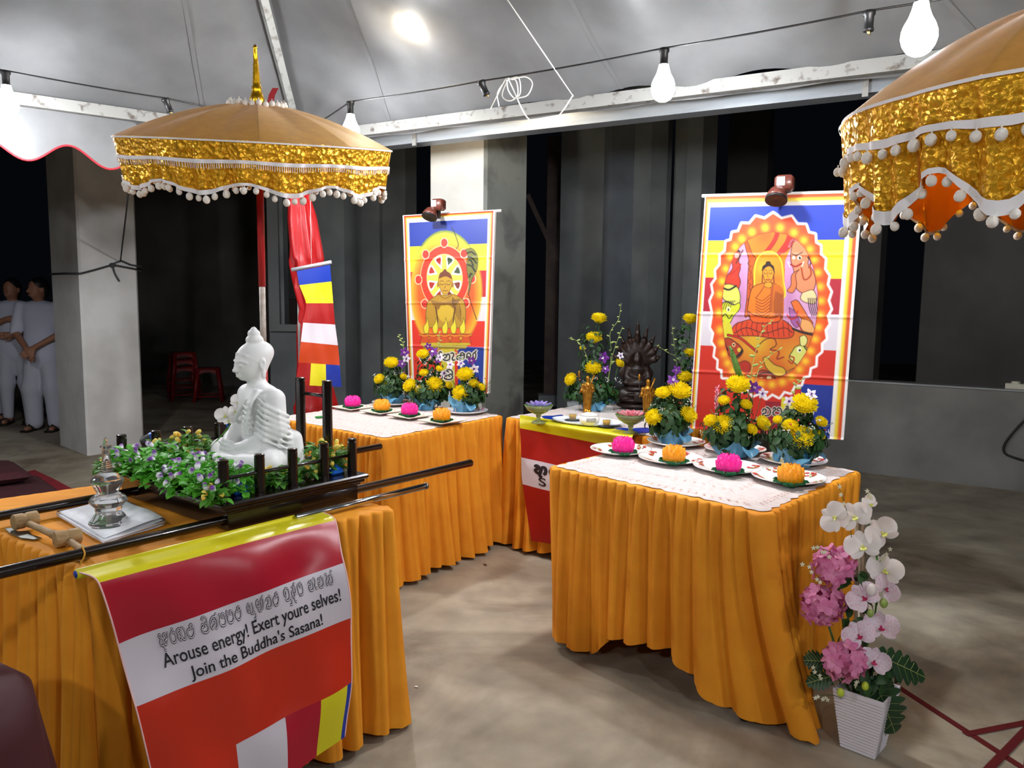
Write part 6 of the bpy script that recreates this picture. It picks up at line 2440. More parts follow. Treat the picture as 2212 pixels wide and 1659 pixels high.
# ------------------------------------------------------------------ table of the dark seated figure
M_DBRONZE = mat('dark_brown_resin', '#2b1a12', .45, color2='#1a0f0a', scale=20, bump=.2, bscale=50, spec=.5)
p = pz(1386, 893, ZC)
p = V3((p.x, p.y + .22, ZC))
nag = thing('serpent_hood_statue', 'dark brown figure seated on coils under a flaring serpent hood', 'statue', p, math.radians(-3))
pr = [('c', (-.09, 0, .09 + .0), (.09, 0, .09), .05, .05)]
for i in range(4):
    pr += [('e', (0, 0, .022 + i * .034), (.125 - i * .010, .085 - i * .006, .022), {'k': .006})]
pr += [('e', (0, -.02, .165), (.095, .06, .028)), ('e', (0, .0, .215), (.048, .036, .055)), ('e', (0, 0, .25), (.062, .034, .025)), ('c', (.06, 0, .25), (.07, -.02, .20), .02, .018), ('c', (-.06, 0, .25), (-.07, -.02, .20), .02, .018),
       ('c', (.07, -.02, .20), (.01, -.055, .18), .017, .012), ('c', (-.07, -.02, .20), (-.01, -.055, .18), .017, .012), ('e', (0, -.005, .305), (.027, .03, .035)), ('e', (0, 0, .345), (.014, .014, .018)),
       ('c', (0, -.033, .31), (0, -.036, .30), .005, .006, {'k': .004})]
body('seated_figure', pr, .005, M_DBRONZE, nag, k=.018)
hd_ = [('e', (0, .04, .30), (.085, .016, .125)), ('e', (0, .04, .22), (.11, .016, .06))]
for i in range(9):
    a = math.radians(-78 + i * 19.5)
    L = .175 - .05 * abs(math.sin(a)) ** 1.5
    base_p = V3((math.sin(a) * .06, .04, .28 + math.cos(a) * .08))
    mid = base_p + V3((math.sin(a) * L * .45, -.005, math.cos(a) * L * .45))
    tip = base_p + V3((math.sin(a) * L * .75, -.03, math.cos(a) * L * .9 + .02))
    hd_ += [('c', tuple(base_p), tuple(mid), .024, .017), ('c', tuple(mid), tuple(tip), .017, .005), ('e', tuple(mid.lerp(tip, .35) + V3((0, -.012, 0))), (.013, .016, .014), {'k': .006})]
hd_ += [('c', (0, .03, .44), (0, .01, .53), .016, .003)]
body('serpent_hood', hd_, .005, M_DBRONZE, nag, k=.016)
MB().box((0, -.088, .085), (.045, .012, .06), bev=.004).build('front_plaque', M_DBRONZE, nag)

M_GOLDF = mat('gold_paint', '#b07a22', .35, .7, color2='#8a5a18', scale=40)
M_BLACKF = mat('black_paint', '#1c1b1d', .35)


def bearer(label, u, v, h, m, pole=True, dy=.0):
    b0 = pz(u, v, ZC)
    b0 = V3((b0.x, b0.y + dy, ZC))
    s = h / .22
    t = thing('standing_figurine', label, 'figurine', b0, math.radians(0))
    q = lambda x, y, z: (x * s, y * s, z * s)
    pr = [('c', q(-.008, 0, .02), q(-.010, 0, .11), .015 * s, .020 * s), ('c', q(.008, 0, .02), q(.010, 0, .11), .015 * s, .020 * s), ('e', q(0, 0, .13), (.027 * s, .019 * s, .045 * s)), ('e', q(0, 0, .162), (.031 * s, .017 * s, .014 * s)),
          ('c', q(0, 0, .17), q(0, -.002, .185), .009 * s, .009 * s), ('e', q(0, -.003, .202), (.0125 * s, .014 * s, .0175 * s)),
          ('c', q(-.029, 0, .162), q(-.036, -.006, .128), .009 * s, .008 * s), ('c', q(-.036, -.006, .128), q(-.048, -.022, .122), .008 * s, .005 * s),
          ('c', q(.029, 0, .162), q(.034, -.008, .13), .009 * s, .008 * s), ('c', q(.034, -.008, .13), q(.012, -.022, .142), .007 * s, .005 * s)]
    for i in range(4):
        pr += [('c', q(-.02 + .012 * i, -.018, .03), q(-.018 + .011 * i, -.020, .13), .0022 * s, .0022 * s, {'k': .004})]
    pr += [('c', q(-.022, -.014, .165), q(.022, -.018, .10), .003 * s, .003 * s, {'k': .005})]
    body('body', pr, .0028, m, t, k=.010)
    MB().lathe([(.026 * s, 0), (.026 * s, .010 * s), (.020 * s, .014 * s), (.020 * s, .02 * s)], 18).build('pedestal', m, t)
    MB().tube([q(-.002, -.026, .128), q(.036, -.018, .225)], [.0035 * s, .006 * s], 8).build('shoulder_fan', m, t)
    if pole:
        MB().tube([q(-.048, -.022, .09), q(-.054, -.022, .21)], .0012 * s, 5).build('staff', M_BLACKF, t)
        MB().lathe([(.003 * s, 0), (.005 * s, .006 * s), (.006 * s, .03 * s), (.002 * s, .04 * s)], 8, T=q(-.054, -.022, .21)).build('staff_head', m, t)
    return t


bearer('gold standing figurine with a staff beside the purple lotus bowl', 1270, 893, .225, M_GOLDF, dy=.05)
bearer('gold standing figurine with a staff beside the pink lotus bowl', 1399, 902, .225, M_GOLDF, dy=.02)
bearer('small black standing figurine beside the coils of the dark figure', 1313, 880, .16, M_BLACKF, False, dy=.12)
# the plinth block that lifts the black figurine
tg_ = pz(1313, 880, ZC)
M_PALEG = mat('pale_green_glass', '#cfdca8', .08, trans=.75, ior=1.45)


def bowl(label, u, v, petc, s):
    b0 = pz(u, v, ZC)
    t = thing('footed_bowl', label, 'bowl', (b0.x, b0.y, ZC), 0, 'footed glass bowls with lotus flowers')
    t.scale = (s, s, s)
    MB().lathe([(.0, 0), (.036, 0), (.037, .004), (.03, .010), (.012, .016), (.009, .028), (.014, .036), (.012, .042), (.03, .050), (.056, .066), (.072, .090), (.070, .091), (.053, .069), (.028, .054), (.0, .050)], 28, cap=False).build('glass', M_PALEG, t)
    mb = MB()
    for (n, r, tilt, L, a0) in ((9, .03, 1.0, .045, 0), (8, .022, .65, .042, .3), (6, .012, .3, .036, 0)):
        for k in range(n):
            a = a0 + 2 * math.pi * k / n
            mb.petal(L, .026, .3, M=rotm('Z', a) @ rotm('X', math.pi / 2 - tilt), T=(-r * math.sin(a), r * math.cos(a), .074), nu=3, nv=4, tip=.15, base=.4)
    mb.build('lotus_flower', petc, t)
    lb = MB()
    for k in range(11):
        a = 2 * math.pi * k / 11
        lb.petal(.050, .034, .2, M=rotm('Z', a) @ rotm('X', .25), T=(-.022 * math.sin(a), .022 * math.cos(a), .076), nu=2, nv=3, tip=.3)
    lb.build('green_leaves', M_LEAF2, t)
    return t


bowl('footed glass bowl with a purple lotus at the end of the yellow stripe', 1163, 914, mat('violet_petals', '#8f7ad0', .5, color2='#c6b9ec', scale=30, translucent=.2), 1.12)
bowl('footed glass bowl with a pink lotus above the striped flag', 1362, 938, mat('rose_petals', '#e86a86', .5, color2='#f3b6bf', scale=30, translucent=.2), 1.12)
tp = pz(1268, 916, ZC)
tr = thing('serving_tray', 'white oval tray holding two glasses and a porcelain jar', 'tray', (tp.x, tp.y, ZC + .006), math.radians(-30))
MB().lathe([(.0, .002), (.8, .002), (.93, .006), (1.0, .016), (.985, .0165), (.92, .010), (.8, .0055), (.0, .0055)], 48, M=Matrix.Diagonal((.205, .13, 1)), cap=False).build('dish', mat('tray_white', '#d9dee6', .3), tr)
M_CLEAR = mat('clear_glass', '#c8d0d2', .05, alpha=.07)
M_AMBER = mat('tea_amber', '#d8a83a', .1, trans=.4)
for (u, v, lab) in ((1237, 908, 'clear drinking glass of amber drink on the tray by the purple lotus'), (1310, 921, 'clear drinking glass of amber drink on the tray by the pink lotus')):
    g0 = pz(u, v, ZC + .012)
    t = thing('drinking_glass', lab, 'glass', (g0.x, g0.y, ZC + .0155), 0, 'drinking glasses on the tray')
    MB().lathe([(.0, .0), (.030, .0), (.031, .002), (.034, .10), (.0325, .10), (.029, .004), (.0, .004)], 28, cap=False).build('glass', M_CLEAR, t)
    MB().lathe([(.0, .0045), (.018, .005), (.0215, .030), (.0, .032)], 20, cap=False).build('drink', M_AMBER, t)
    MB().lathe([(.0, -.003), (.045, -.003), (.046, -.0005), (.0, -.0005)], 24, cap=False).build('coaster', M_BLACK, t)
j0 = pz(1273, 918, ZC + .012)
jar = thing('porcelain_jar', 'white lidded porcelain jar between the two glasses', 'jar', (j0.x, j0.y, ZC + .0125))
MB().lathe([(.0, 0), (.034, 0), (.036, .004), (.050, .014), (.056, .030), (.050, .046), (.044, .052), (.0, .052)], 32, cap=False).build('body', M_PLATE, jar)
MB().lathe([(.047, .052), (.048, .056), (.040, .062), (.018, .068), (.0, .069)], 32, cap=False).build('lid', M_PLATE, jar)
MB().ball((0, 0, .075), .007, 10, 8).build('knob', M_GOLD, jar)
cr_ = MB()
rgj = random.Random(4)
for i in range(7):
    for k in range(4):
        a = -1.9 + i * .14
        cr_.box((.0555 * math.cos(a), .0555 * math.sin(a), .024 + k * .006), (.0012, .0045, .0035), M=rotm('Z', a))
cr_.build('inscription', M_INK, jar, smooth=False)['kind'] = 'stuff'
arrangement('tall sparse flowers in blue tissue on the purple lotus side of the dark figure', (1288, 886), ZC,
            [(1294, 689, 31), (1283, 731, 32), (1281, 796, 34), (1234, 820, 27), (1338, 785, 20), (1258, 752, 12)], [(1304, 772, 30, 0), (1308, 798, 22, 0), (1340, 768, 18, 1)],
            [[(1320, 770), (1318, 720), (1336, 690), (1342, 655)], [(1322, 775), (1334, 735), (1345, 705)], [(1270, 780), (1250, 740), (1228, 730)]], 51, group=GA, depth=.02, nleaf=260)
arrangement('tall sparse flowers behind the edge of the scalloped oval banner', (1478, 900), ZC,
            [(1491, 690, 30), (1490, 763, 24), (1479, 815, 30), (1440, 850, 30)], [(1462, 800, 24, 0), (1496, 800, 22, 0)],
            [[(1462, 790), (1456, 740), (1452, 705)], [(1470, 785), (1440, 760), (1416, 745)]], 52, group=GA, depth=.02, nleaf=260)
bc = pz(1250, 925, ZC)
for (pts_, lab) in (([(1170, 900), (1215, 897), (1225, 908), (1190, 914)], 'dark blue cloth edge showing between the purple lotus bowl and the tray'), ([(1330, 926), (1400, 925), (1408, 934), (1345, 940)], 'dark blue cloth edge showing beside the pink lotus bowl')):
    q = [pz(u, v, ZC) for u, v in pts_]
    t = MB()
    t.grid(lambda u, v: q[0].lerp(q[1], u).lerp(q[3].lerp(q[2], u), v) + V3((0, 0, .003 + .0015 * math.sin(u * 9 + v * 5))), 12, 6)
    t.grid(lambda u, v: q[0].lerp(q[1], 1 - u).lerp(q[3].lerp(q[2], 1 - u), v) + V3((0, 0, .0008)), 12, 6)
    tag(t.build('blue_cloth', satin('blue')), lab, 'cloth')

# ------------------------------------------------------------------ pot of artificial orchids on the floor
pc = V3((1.150, 2.352, 0))
rzp = math.radians(-43)
opot = thing('orchid_pot', 'white ribbed square pot of pink hydrangeas and white orchids on the floor', 'potted plant', pc, 0)
M_POT = mat('white_ribbed_plastic', '#dcd8de', .45)
mb = MB()
nrb = 18
zs = []
for i in range(nrb + 1):
    z = .185 * i / nrb
    zs += [(z, 0.0), (z + .005, .0018)]
ringp = []
for (z, o) in zs[:-1]:
    w = .052 + .024 * z / .185 + o
    ringp.append((w, z))
ringp += [(.078, .190), (.078, .205), (.072, .205), (.066, .17)]
R = rotm('Z', rzp)
vs = []
for (w, z) in ringp:
    for (sx, sy) in ((-1, -1), (1, -1), (1, 1), (-1, 1)):
        vs.append(R @ V3((sx * w, sy * w, z + .002)))
fs = [(r * 4 + i, r * 4 + (i + 1) % 4, r * 4 + 4 + (i + 1) % 4, r * 4 + 4 + i) for r in range(len(ringp) - 1) for i in range(4)]
fs += [(3, 2, 1, 0), tuple((len(ringp) - 1) * 4 + i for i in range(4))]
MB().add(vs, fs).build('pot', M_POT, opot, smooth=False)
M_TWIG = mat('bleached_twigs', '#b7a58c', .8)
rgp = random.Random(12)
for i in range(8):
    b_ = V3((rgp.uniform(-.02, .02), rgp.uniform(-.02, .02), .16))
    e_ = py(1858 + rgp.uniform(-14, 16), 1085 + rgp.uniform(0, 50), pc.y + rgp.uniform(-.01, .02)) - pc
    MB().tube(spline([b_, b_.lerp(e_, .5) + V3((rgp.uniform(-.012, .012), 0, 0)), e_], 5), .0042, 6).build('twig', M_TWIG, opot)


def hyd_floret(mb, c, n, s, mi=0):
    R_ = frame_to(n, RNG.uniform(0, 6))
    for k in range(4):
        mb.petal(s, s * .95, -.18, M=R_ @ rotm('Z', k * math.pi / 2) @ rotm('X', .12), T=c, nu=2, nv=3, tip=.85, base=.3, curl=.05, mi=mi)


M_HYD = mat('pink_hydrangea', '#f2a6c8', .6, color2='#dd78ab', scale=22, translucent=.3)
for (u, v, rpx, off) in ((1803, 1222, 50, .0), (1776, 1306, 50, -.01), (1824, 1424, 52, -.06)):
    c = py(u, v, pc.y + off) - pc
    r = rpx * pc.y / FPX
    mb = MB()
    for i in range(46):
        z = 1 - 2 * (i + .5) / 46
        a = i * 2.39996
        n_ = V3((math.sqrt(1 - z * z) * math.cos(a), math.sqrt(1 - z * z) * math.sin(a), z))
        hyd_floret(mb, c + V3((n_.x * r, n_.y * r * .85, n_.z * r * .9)) * 1.0 - n_ * RNG.uniform(.002, .026) + V3((RNG.uniform(-.004, .004),) * 3), n_ + V3((RNG.uniform(-.3, .3), 0, RNG.uniform(-.3, .3))), RNG.uniform(.022, .031))
    mb.build('hydrangea', M_HYD, opot)
    MB().tube([c, V3((c.x * .3, 0, .17))], .004, 6).build('flower_stem', M_FOL2, opot)
orl = [(1803, 1118, 62, 0, -.7, .1, .4), (1846, 1118, 66, 0, -.1, .25, 0), (1878, 1090, 40, 0, .6, .2, 1.0), (1864, 1181, 68, 0, 0, .05, -.1), (1906, 1152, 66, 0, .3, .1, .5), (1911, 1233, 70, 0, .3, .2, -.3),
       (1866, 1292, 66, 1, -.1, .3, .3), (1914, 1272, 58, 1, .6, 0, -.7), (1856, 1374, 64, 1, -.1, .1, .1), (1903, 1356, 68, 1, .2, .2, -.2), (1888, 1430, 62, 1, .2, .1, -.5)]
for (u, v, d_, k, dx, dz, roll) in orl:
    p = py(u, v, pc.y - .065 + (.02 if k == 0 else 0))
    s = d_ * p.y / FPX * 1.12
    inst('orchid', ORCH_P if k else ORCH_W, TRS(p - pc, frame_to(to_cam(p, dx, 0, dz), roll), s), opot)
stem_pts = [(1862, 1470), (1872, 1400), (1890, 1330), (1898, 1260), (1893, 1190), (1875, 1130), (1850, 1100)]
MB().tube([V3((0, 0, .17))] + [py(u, v, pc.y - .03) - pc for (u, v) in stem_pts], .0028, 6).build('orchid_stem', M_LEAF2, opot)
for (u, v, m_, s) in ((1883, 1274, M_ORCH, 1.5), (1909, 1303, M_BUDG, 1.2), (1880, 1325, M_BUDG, 1.0), (1816, 1496, mat('lime_bud', '#b6c83a', .4), 1.1), (1869, 1482, MATS['lime_bud'] if 'lime_bud' in MATS else M_BUDG, 1.1), (1834, 1442, M_ORCH, 1.4)):
    p = py(u, v, pc.y - .08)
    MB().ball((0, 0, 0), (.010 * s, .010 * s, .013 * s), 10, 8, T if False else None).build('flower_bud', m_, opot).location = p - pc
# broad leaves
M_MONS = mat('deep_green_leaf', '#1f3a24', .4, color2='#2a4a2c', scale=12, translucent=.15)
M_VEIN = mat('pale_vein', '#8f9a5a', .6)


def lobed_leaf(t, base, tip, normal, w):
    ax = tip - base
    L = ax.length
    up = ax.normalized()
    n_ = (normal - up * normal.dot(up)).normalized()
    X = up.cross(n_)
    mb = MB()
    nl = 6
    cen_ = [base + up * (L * i / 30) + n_ * (-.10 * L * (i / 30) ** 2) for i in range(31)]
    def width(s):
        env = math.sin(math.pi * min(1, .10 + s * .9)) ** .6 * (1 - .25 * s)
        return w * env * (.62 + .38 * abs(math.sin(s * math.pi * nl)))
    vs = []
    for i, c in enumerate(cen_):
        s = i / 30
        ww = width(s)
        for k in (-1, -.5, 0, .5, 1):
            vs.append(c + X * (k * ww) + n_ * (-.18 * ww * k * k) + up * (abs(k) * ww * .28))
    mb.add(vs, [(i * 5 + k, i * 5 + k + 1, i * 5 + k + 6, i * 5 + k + 5) for i in range(30) for k in range(4)])
    o = mb.build('lobed_leaf', M_MONS, t)
    vb = MB()
    vb.tube([c + n_ * .0012 for c in cen_], .0013, 4)
    for i in range(4, 28, 4):
        for k in (-1, 1):
            ww = width((i + 2) / 30) * .8
            vb.tube([cen_[i] + n_ * .0012, cen_[i] + X * k * ww * .5 + up * ww * .3 + n_ * (-.045 * ww + .001), cen_[i] + X * k * ww + up * ww * .6 - n_ * (.18 * ww - .001)], .0008, 3)
    vb.build('veins', M_VEIN, o)
    MB().tube([base, V3((base.x * .3, base.y * .3, .18))], .0025, 5).build('leaf_stalk', M_FOL2, t)


cn = lambda p: (CAM_O - (p + pc)).normalized()
for (b_, t_, w, yo) in (((1892, 1415), (2008, 1462), .062, -.02), ((1890, 1470), (1940, 1592), .080, -.07), ((1790, 1430), (1738, 1425), .045, -.03), ((1800, 1460), (1742, 1475), .040, -.04)):
    bb_, tt_ = py(*b_, pc.y + yo) - pc, py(*t_, pc.y + yo) - pc
    lobed_leaf(opot, bb_, tt_, cn(bb_) + V3((0, 0, .5)), w)
lm = leaves_mesh(rgp, V3((0, -.01, .25)), (.085, .07, .06), 90, .03, .055)
lm2 = leaves_mesh(rgp, V3((-.05, 0, .45)), (.06, .04, .20), 40, .03, .05)
o_ = len(lm.v)
lm.v += lm2.v
lm.f += [tuple(i + o_ for i in f) for f in lm2.f]
lm.m += lm2.m
lm.build('small_leaves', M_FOL, opot)['kind'] = 'stuff'
tb, tw_ = MB(), MB()
for (u0, v0, u1, v1) in ((1845, 1200, 1810, 1045), (1830, 1220, 1755, 1180), (1800, 1300, 1735, 1215), (1880, 1100, 1874, 1062), (1870, 1250, 1925, 1185), (1815, 1500, 1752, 1440), (1820, 1510, 1760, 1505), (1850, 1500, 1850, 1500 - 30)):
    a, b_ = py(u0, v0, pc.y - .02) - pc, py(u1, v1, pc.y - .05) - pc
    tb.tube(spline([a, a.lerp(b_, .5) + V3((.006, 0, .01)), b_], 5), .001, 4)
    for k in range(5):
        c = a.lerp(b_, .5 + .12 * k) + V3((RNG.uniform(-.006, .006), -.004, RNG.uniform(-.006, .006)))
        for j in range(5):
            an = j * 1.257
            tw_.leaf(.008, .0042, frame_to(V3((0, -1, .2))) @ rotm('Z', an), c)
tb.build('filler_twigs', M_FOL2, opot)['kind'] = 'stuff'
tw_.build('tiny_blossoms', mat('cream_blossom', '#d9d6b8', .7), opot)['kind'] = 'stuff'

# ------------------------------------------------------------------ people in white by the grey pillar
M_SKIN = mat('skin', '#9a6b52', .55)
M_HAIR = mat('black_hair', '#0e0c0c', .5)
M_GHAIR = mat('grey_hair', '#77777a', .6)
M_SHIRT = mat('white_cotton', '#b9bccc', .85, bump=.15, bscale=30)
M_TROUS = mat('white_trousers', '#b4b6c2', .85, bump=.15, bscale=30)
M_SHOE = mat('black_sandal', '#17120f', .5)


def hand_prims(w, d, palm_n, side):
    """w wrist, d hand direction, palm_n normal of the palm"""
    w, d, n = V3(w), V3(d).normalized(), V3(palm_n).normalized()
    x = d.cross(n).normalized() * side
    P = [('c', tuple(w), tuple(w + d * .085), .024, .026, {'k': .012}), ('c', tuple(w + d * .03 + x * .016), tuple(w + d * .085 + x * .02), .016, .015, {'k': .012}), ('c', tuple(w + d * .03 - x * .016), tuple(w + d * .085 - x * .02), .016, .015, {'k': .012})]
    for i, L in enumerate((.058, .072, .076, .066)):
        b = w + d * .085 + x * (-.028 + .019 * i)
        m = b + d * L * .5 - n * .006
        e = m + d * L * .42 - n * .024
        P += [('c', tuple(b), tuple(m), .0092, .0086, {'k': .003}), ('c', tuple(m), tuple(e), .0086, .007, {'k': .003})]
    b = w + d * .03 + x * .026
    m = b + d * .03 + x * .026 - n * .008
    e = m + d * .034 + x * .004 - n * .012
    P += [('c', tuple(b), tuple(m), .0115, .010, {'k': .006}), ('c', tuple(m), tuple(e), .010, .008, {'k': .003})]
    return P


def person(label, foot, rz, H, arms, head_turn, hair, hair_m, wide=1.0, step=.09, tunic=.62, trouser_r=(.085, .062), look=0.0):
    t = thing('person', label, 'person', (foot.x, foot.y, 0), rz)
    k = H / 1.62
    S = lambda x, y, z: (x * k, y * k, z * k)
    c, s_ = math.cos(head_turn), math.sin(head_turn)
    hp = lambda x, y, z: S(x * c - y * s_, x * s_ + y * c - .01, z)
    Rz = np.array(rotm('Z', head_turn))
    skin = [('c', S(0, .01, 1.30), S(0, 0, 1.40), .050 * k, .046 * k), ('e', hp(0, 0, 1.50), (.072 * k, .090 * k, .108 * k), Rz), ('e', hp(0, -.025, 1.445), (.052 * k, .055 * k, .055 * k), Rz),
            ('c', hp(0, -.085, 1.50), hp(0, -.105, 1.468), .010, .014, {'k': .015}), ('c', hp(-.022, -.082, 1.428), hp(.022, -.082, 1.428), .008, .008, {'k': .01})]
    for sg in (-1, 1):
        skin += [('e', hp(.074 * sg, .008, 1.485), (.012 * k, .02 * k, .03 * k), Rz, {'k': .01}), ('e', hp(.032 * sg, -.092, 1.503), (.016 * k, .012 * k, .009 * k), {'k': .006, 'cut': True})]
    shirt = [('e', S(0, .0, 1.20), (.165 * k * wide, .105 * k, .17 * k)), ('e', S(0, 0, 1.02), (.150 * k * wide, .105 * k, .20 * k)), ('e', S(0, 0, 1.315), (.175 * k * wide, .075 * k, .055 * k)),
             ('c', S(0, 0, .92), S(0, 0, tunic + .1), .155 * k * wide, .17 * k * wide, {'k': .08})]
    shirt[-1] = ('e', S(0, 0, tunic + .17), (.175 * k * wide, .125 * k, .20 * k), {'k': .09})
    for (sh, el, wr, hd, pn, side) in arms:
        shirt += [('c', S(*sh), S(*(V3(sh).lerp(V3(el), .95))), .062 * k, .056 * k, {'k': .04})]
        skin += [('c', S(*(V3(sh).lerp(V3(el), .6))), S(*el), .042 * k, .038 * k), ('c', S(*el), S(*wr), .038 * k, .026 * k)]
        skin += hand_prims(S(*wr), hd, pn, side)
    trousers = [('e', S(0, .01, .80), (.150 * k, .11 * k, .12 * k))]
    for sg in (-1, 1):
        fx_ = step * sg
        trousers += [('c', S(.075 * sg, 0, .80), S(fx_, -.01, .45), .095 * k, trouser_r[0] * k), ('c', S(fx_, -.01, .45), S(fx_ * 1.05, .01, .09), trouser_r[0] * k, trouser_r[1] * k)]
        skin += [('c', S(fx_ * 1.05, .01, .25), S(fx_ * 1.05, .01, .06), .036 * k, .034 * k), ('c', S(fx_ * 1.05, .02, .04), S(fx_ * 1.15, -.13, .030), .034 * k, .026 * k)]
    # torso core keeps the body one surface under the clothes
    skin += [('c', S(0, .01, 1.28), S(0, .01, .82), .10 * k, .10 * k), ('c', S(-.13, 0, 1.31), S(.13, 0, 1.31), .05 * k, .05 * k)]
    for sg in (-1, 1):
        skin += [('c', S(.07 * sg, .01, .82), S(step * sg, 0, .45), .065 * k, .045 * k), ('c', S(step * sg, 0, .45), S(step * sg * 1.05, .01, .2), .045 * k, .036 * k)]
    body('body', skin, .0075, M_SKIN, t, k=.03)
    body('shirt', shirt, .012, M_SHIRT, t, k=.05)
    body('trousers', trousers, .012, M_TROUS, t, k=.05)
    hr = [('e', hp(0, .018, 1.535), (.082 * k, .092 * k, .088 * k), Rz), ('e', hp(0, .06, 1.49), (.075 * k, .055 * k, .085 * k), Rz), ('e', hp(0, -.085, 1.46), (.066 * k, .06 * k, .082 * k), Rz, {'k': .02, 'cut': True})]
    if hair == 'long':
        hr += [('c', hp(0, .085, 1.50), hp(0, .10, 1.40), .045 * k, .03 * k)]
    body('hair', hr, .009, hair_m, t, k=.03)
    for sg in (-1, 1):
        fx_ = step * sg * 1.08
        MB().box(S(fx_ * 1.03, -.055, .011), (.095 * k, .26 * k, .020), bev=.008).build('sandal', M_SHOE, t)
        MB().tube([S(fx_ - .05, -.09, .02), S(fx_, -.09, .068), S(fx_ + .055, -.09, .02)], .012, 6).build('sandal_strap', M_SHOE, t)
    return t


# shoulder, elbow, wrist, hand direction, palm normal, side
armsA = [((.19, 0, 1.31), (.235, -.02, 1.05), (.06, -.19, 1.00), (-1, -.1, -.05), (0, 1, 0), 1), ((-.19, 0, 1.31), (-.23, -.06, 1.08), (-.02, -.17, 1.17), (1, -.15, .12), (0, 1, 0), -1)]
armsB = [((.19, 0, 1.31), (.25, -.02, 1.05), (.05, -.20, .90), (-.75, -.2, -.6), (0, 1, 0), 1), ((-.19, 0, 1.31), (-.24, -.03, 1.04), (-.04, -.20, .88), (.6, -.2, -.75), (0, 1, 0), -1)]
armsC = [((.19, 0, 1.31), (.23, 0, 1.04), (.22, -.06, .80), (0, -.1, -1), (-1, 0, 0), 1), ((-.19, 0, 1.31), (-.23, 0, 1.04), (-.22, -.06, .80), (0, -.1, -1), (1, 0, 0), -1)]
person('person in white tunic and narrow trousers with arms folded', pz(42, 914, 0), .30, 1.62, armsA, -.25, 'long', M_HAIR, .95, .10, .70, (.075, .052))
person('person in white V-neck shirt with hands clasped, next to the grey pillar', pz(99, 929, 0), .05, 1.62, armsB, -.55, 'short', M_HAIR, 1.08, .11, .66, (.095, .085))
person('grey-haired person in white at the edge of the picture', pz(-6, 905, 0), .2, 1.62, armsC, .9, 'short', M_GHAIR, 1.0, .08, .66)

# ------------------------------------------------------------------ red stools in the dark hall
M_STOOL = mat('red_plastic', '#8a1c1e', .4)
def stool_mesh_parts():
    out = []
    s = MB()
    s.box((0, 0, .455), (.29, .29, .022), bev=.01)
    out.append(('seat', s))
    for (sx, sy) in ((-1, -1), (1, -1), (1, 1), (-1, 1)):
        l = MB()
        l.tube([(sx * .18, sy * .18, 0), (sx * .125, sy * .125, .45)], [.022, .026], 6)
        out.append(('leg', l))
    for (a, b_) in (((-1, -1), (1, -1)), ((1, -1), (1, 1)), ((1, 1), (-1, 1)), ((-1, 1), (-1, -1))):
        r = MB().tube([(a[0] * .172, a[1] * .172, .08), (b_[0] * .172, b_[1] * .172, .08)], .011, 5)
        out.append(('brace', r))
        ap = MB()
        ap.grid(lambda u, v: V3((a[0] * .13 + (b_[0] - a[0]) * .13 * u, a[1] * .13 + (b_[1] - a[1]) * .13 * u, .45 - v * (.04 + .06 * abs(2 * u - 1) ** 3))), 8, 2)
        out.append(('apron', ap))
    return [(n, b_.build(n, M_STOOL, None)) for n, b_ in out]


s0 = pz(452, 866, 0)
st_parts = stool_mesh_parts()
stool = thing('plastic_stool', 'single red plastic stool beside the taller stool stack in the dark hall', 'stool', (s0.x, s0.y, 0), .3, 'red plastic stools')
for n, o in st_parts:
    o.parent = stool
s1 = pz(398, 862, 0)
labs = ['red plastic stool at the bottom of the stack in the dark hall', 'red plastic stool in the middle of the stack in the dark hall', 'red plastic stool on top of the stack in the dark hall']
for i in range(3):
    c = dup(stool)
    c.location = (s1.x, s1.y, .10 * i)
    c.matrix_basis = Matrix.Translation((s1.x, s1.y, .10 * i)) @ Matrix.Rotation(.55 + .02 * i, 4, 'Z')
    c['label'] = labs[i]

# ------------------------------------------------------------------ cushions, carpet, maroon cloth
M_MAROON = mat('maroon_fabric', '#43181d', .85, color2='#371318', scale=30, bump=.1, bscale=80)
M_CARPET = mat('red_carpet', '#8a1420', .95, color2='#6f0f1a', scale=60, bump=.4, bscale=200)
cq = [pz(207, 1082, 0), pz(75, 1016, 0), pz(-190, 1085, 0), pz(-60, 1180, 0)]
cb_ = MB()
nn_ = 26
cb_.grid(lambda u, v: (cq[0].lerp(cq[1], u).lerp(cq[3].lerp(cq[2], u), v)) + V3((.012 * math.sin(v * 40) * (u < .02), 0, .007 + .002 * math.sin(u * 12))), nn_, nn_)
cb_.grid(lambda u, v: (cq[0].lerp(cq[1], 1 - u).lerp(cq[3].lerp(cq[2], 1 - u), v)) + V3((0, 0, .001)), 4, 4)
tag(cb_.build('red_carpet', M_CARPET), 'red carpet on the floor beyond the carrying poles', 'carpet')


def cushion(label, c, e1, e2, h, z):
    t = thing('floor_cushion', label, 'cushion', (c.x, c.y, z), 0, 'maroon floor cushions')
    def f(u, v, top):
        x, y = 2 * u - 1, 2 * v - 1
        m = (1 - abs(x) ** 5) * (1 - abs(y) ** 5)
        ed_ = 1 - .04 * (1 - max(abs(x), abs(y)))
        return e1 * x * .5 + e2 * y * .5 + V3((0, 0, h * .5 + (1 if top else -1) * h * .5 * max(0, m) ** .35))
    mb = MB().grid(lambda u, v: f(u, v, True), 22, 22)
    mb.build('cover_top', M_MAROON, t)
    mb = MB().grid(lambda u, v: f(1 - u, v, False), 22, 22)
    mb.build('cover_bottom', M_MAROON, t)
    ring = [f(u, v, True) for (u, v) in [(i / 12, 0) for i in range(12)] + [(1, i / 12) for i in range(12)] + [(1 - i / 12, 1) for i in range(12)] + [(0, 1 - i / 12) for i in range(13)]]
    MB().tube(ring, .006, 6, cap=False).build('piping', M_MAROON, t)
    return t


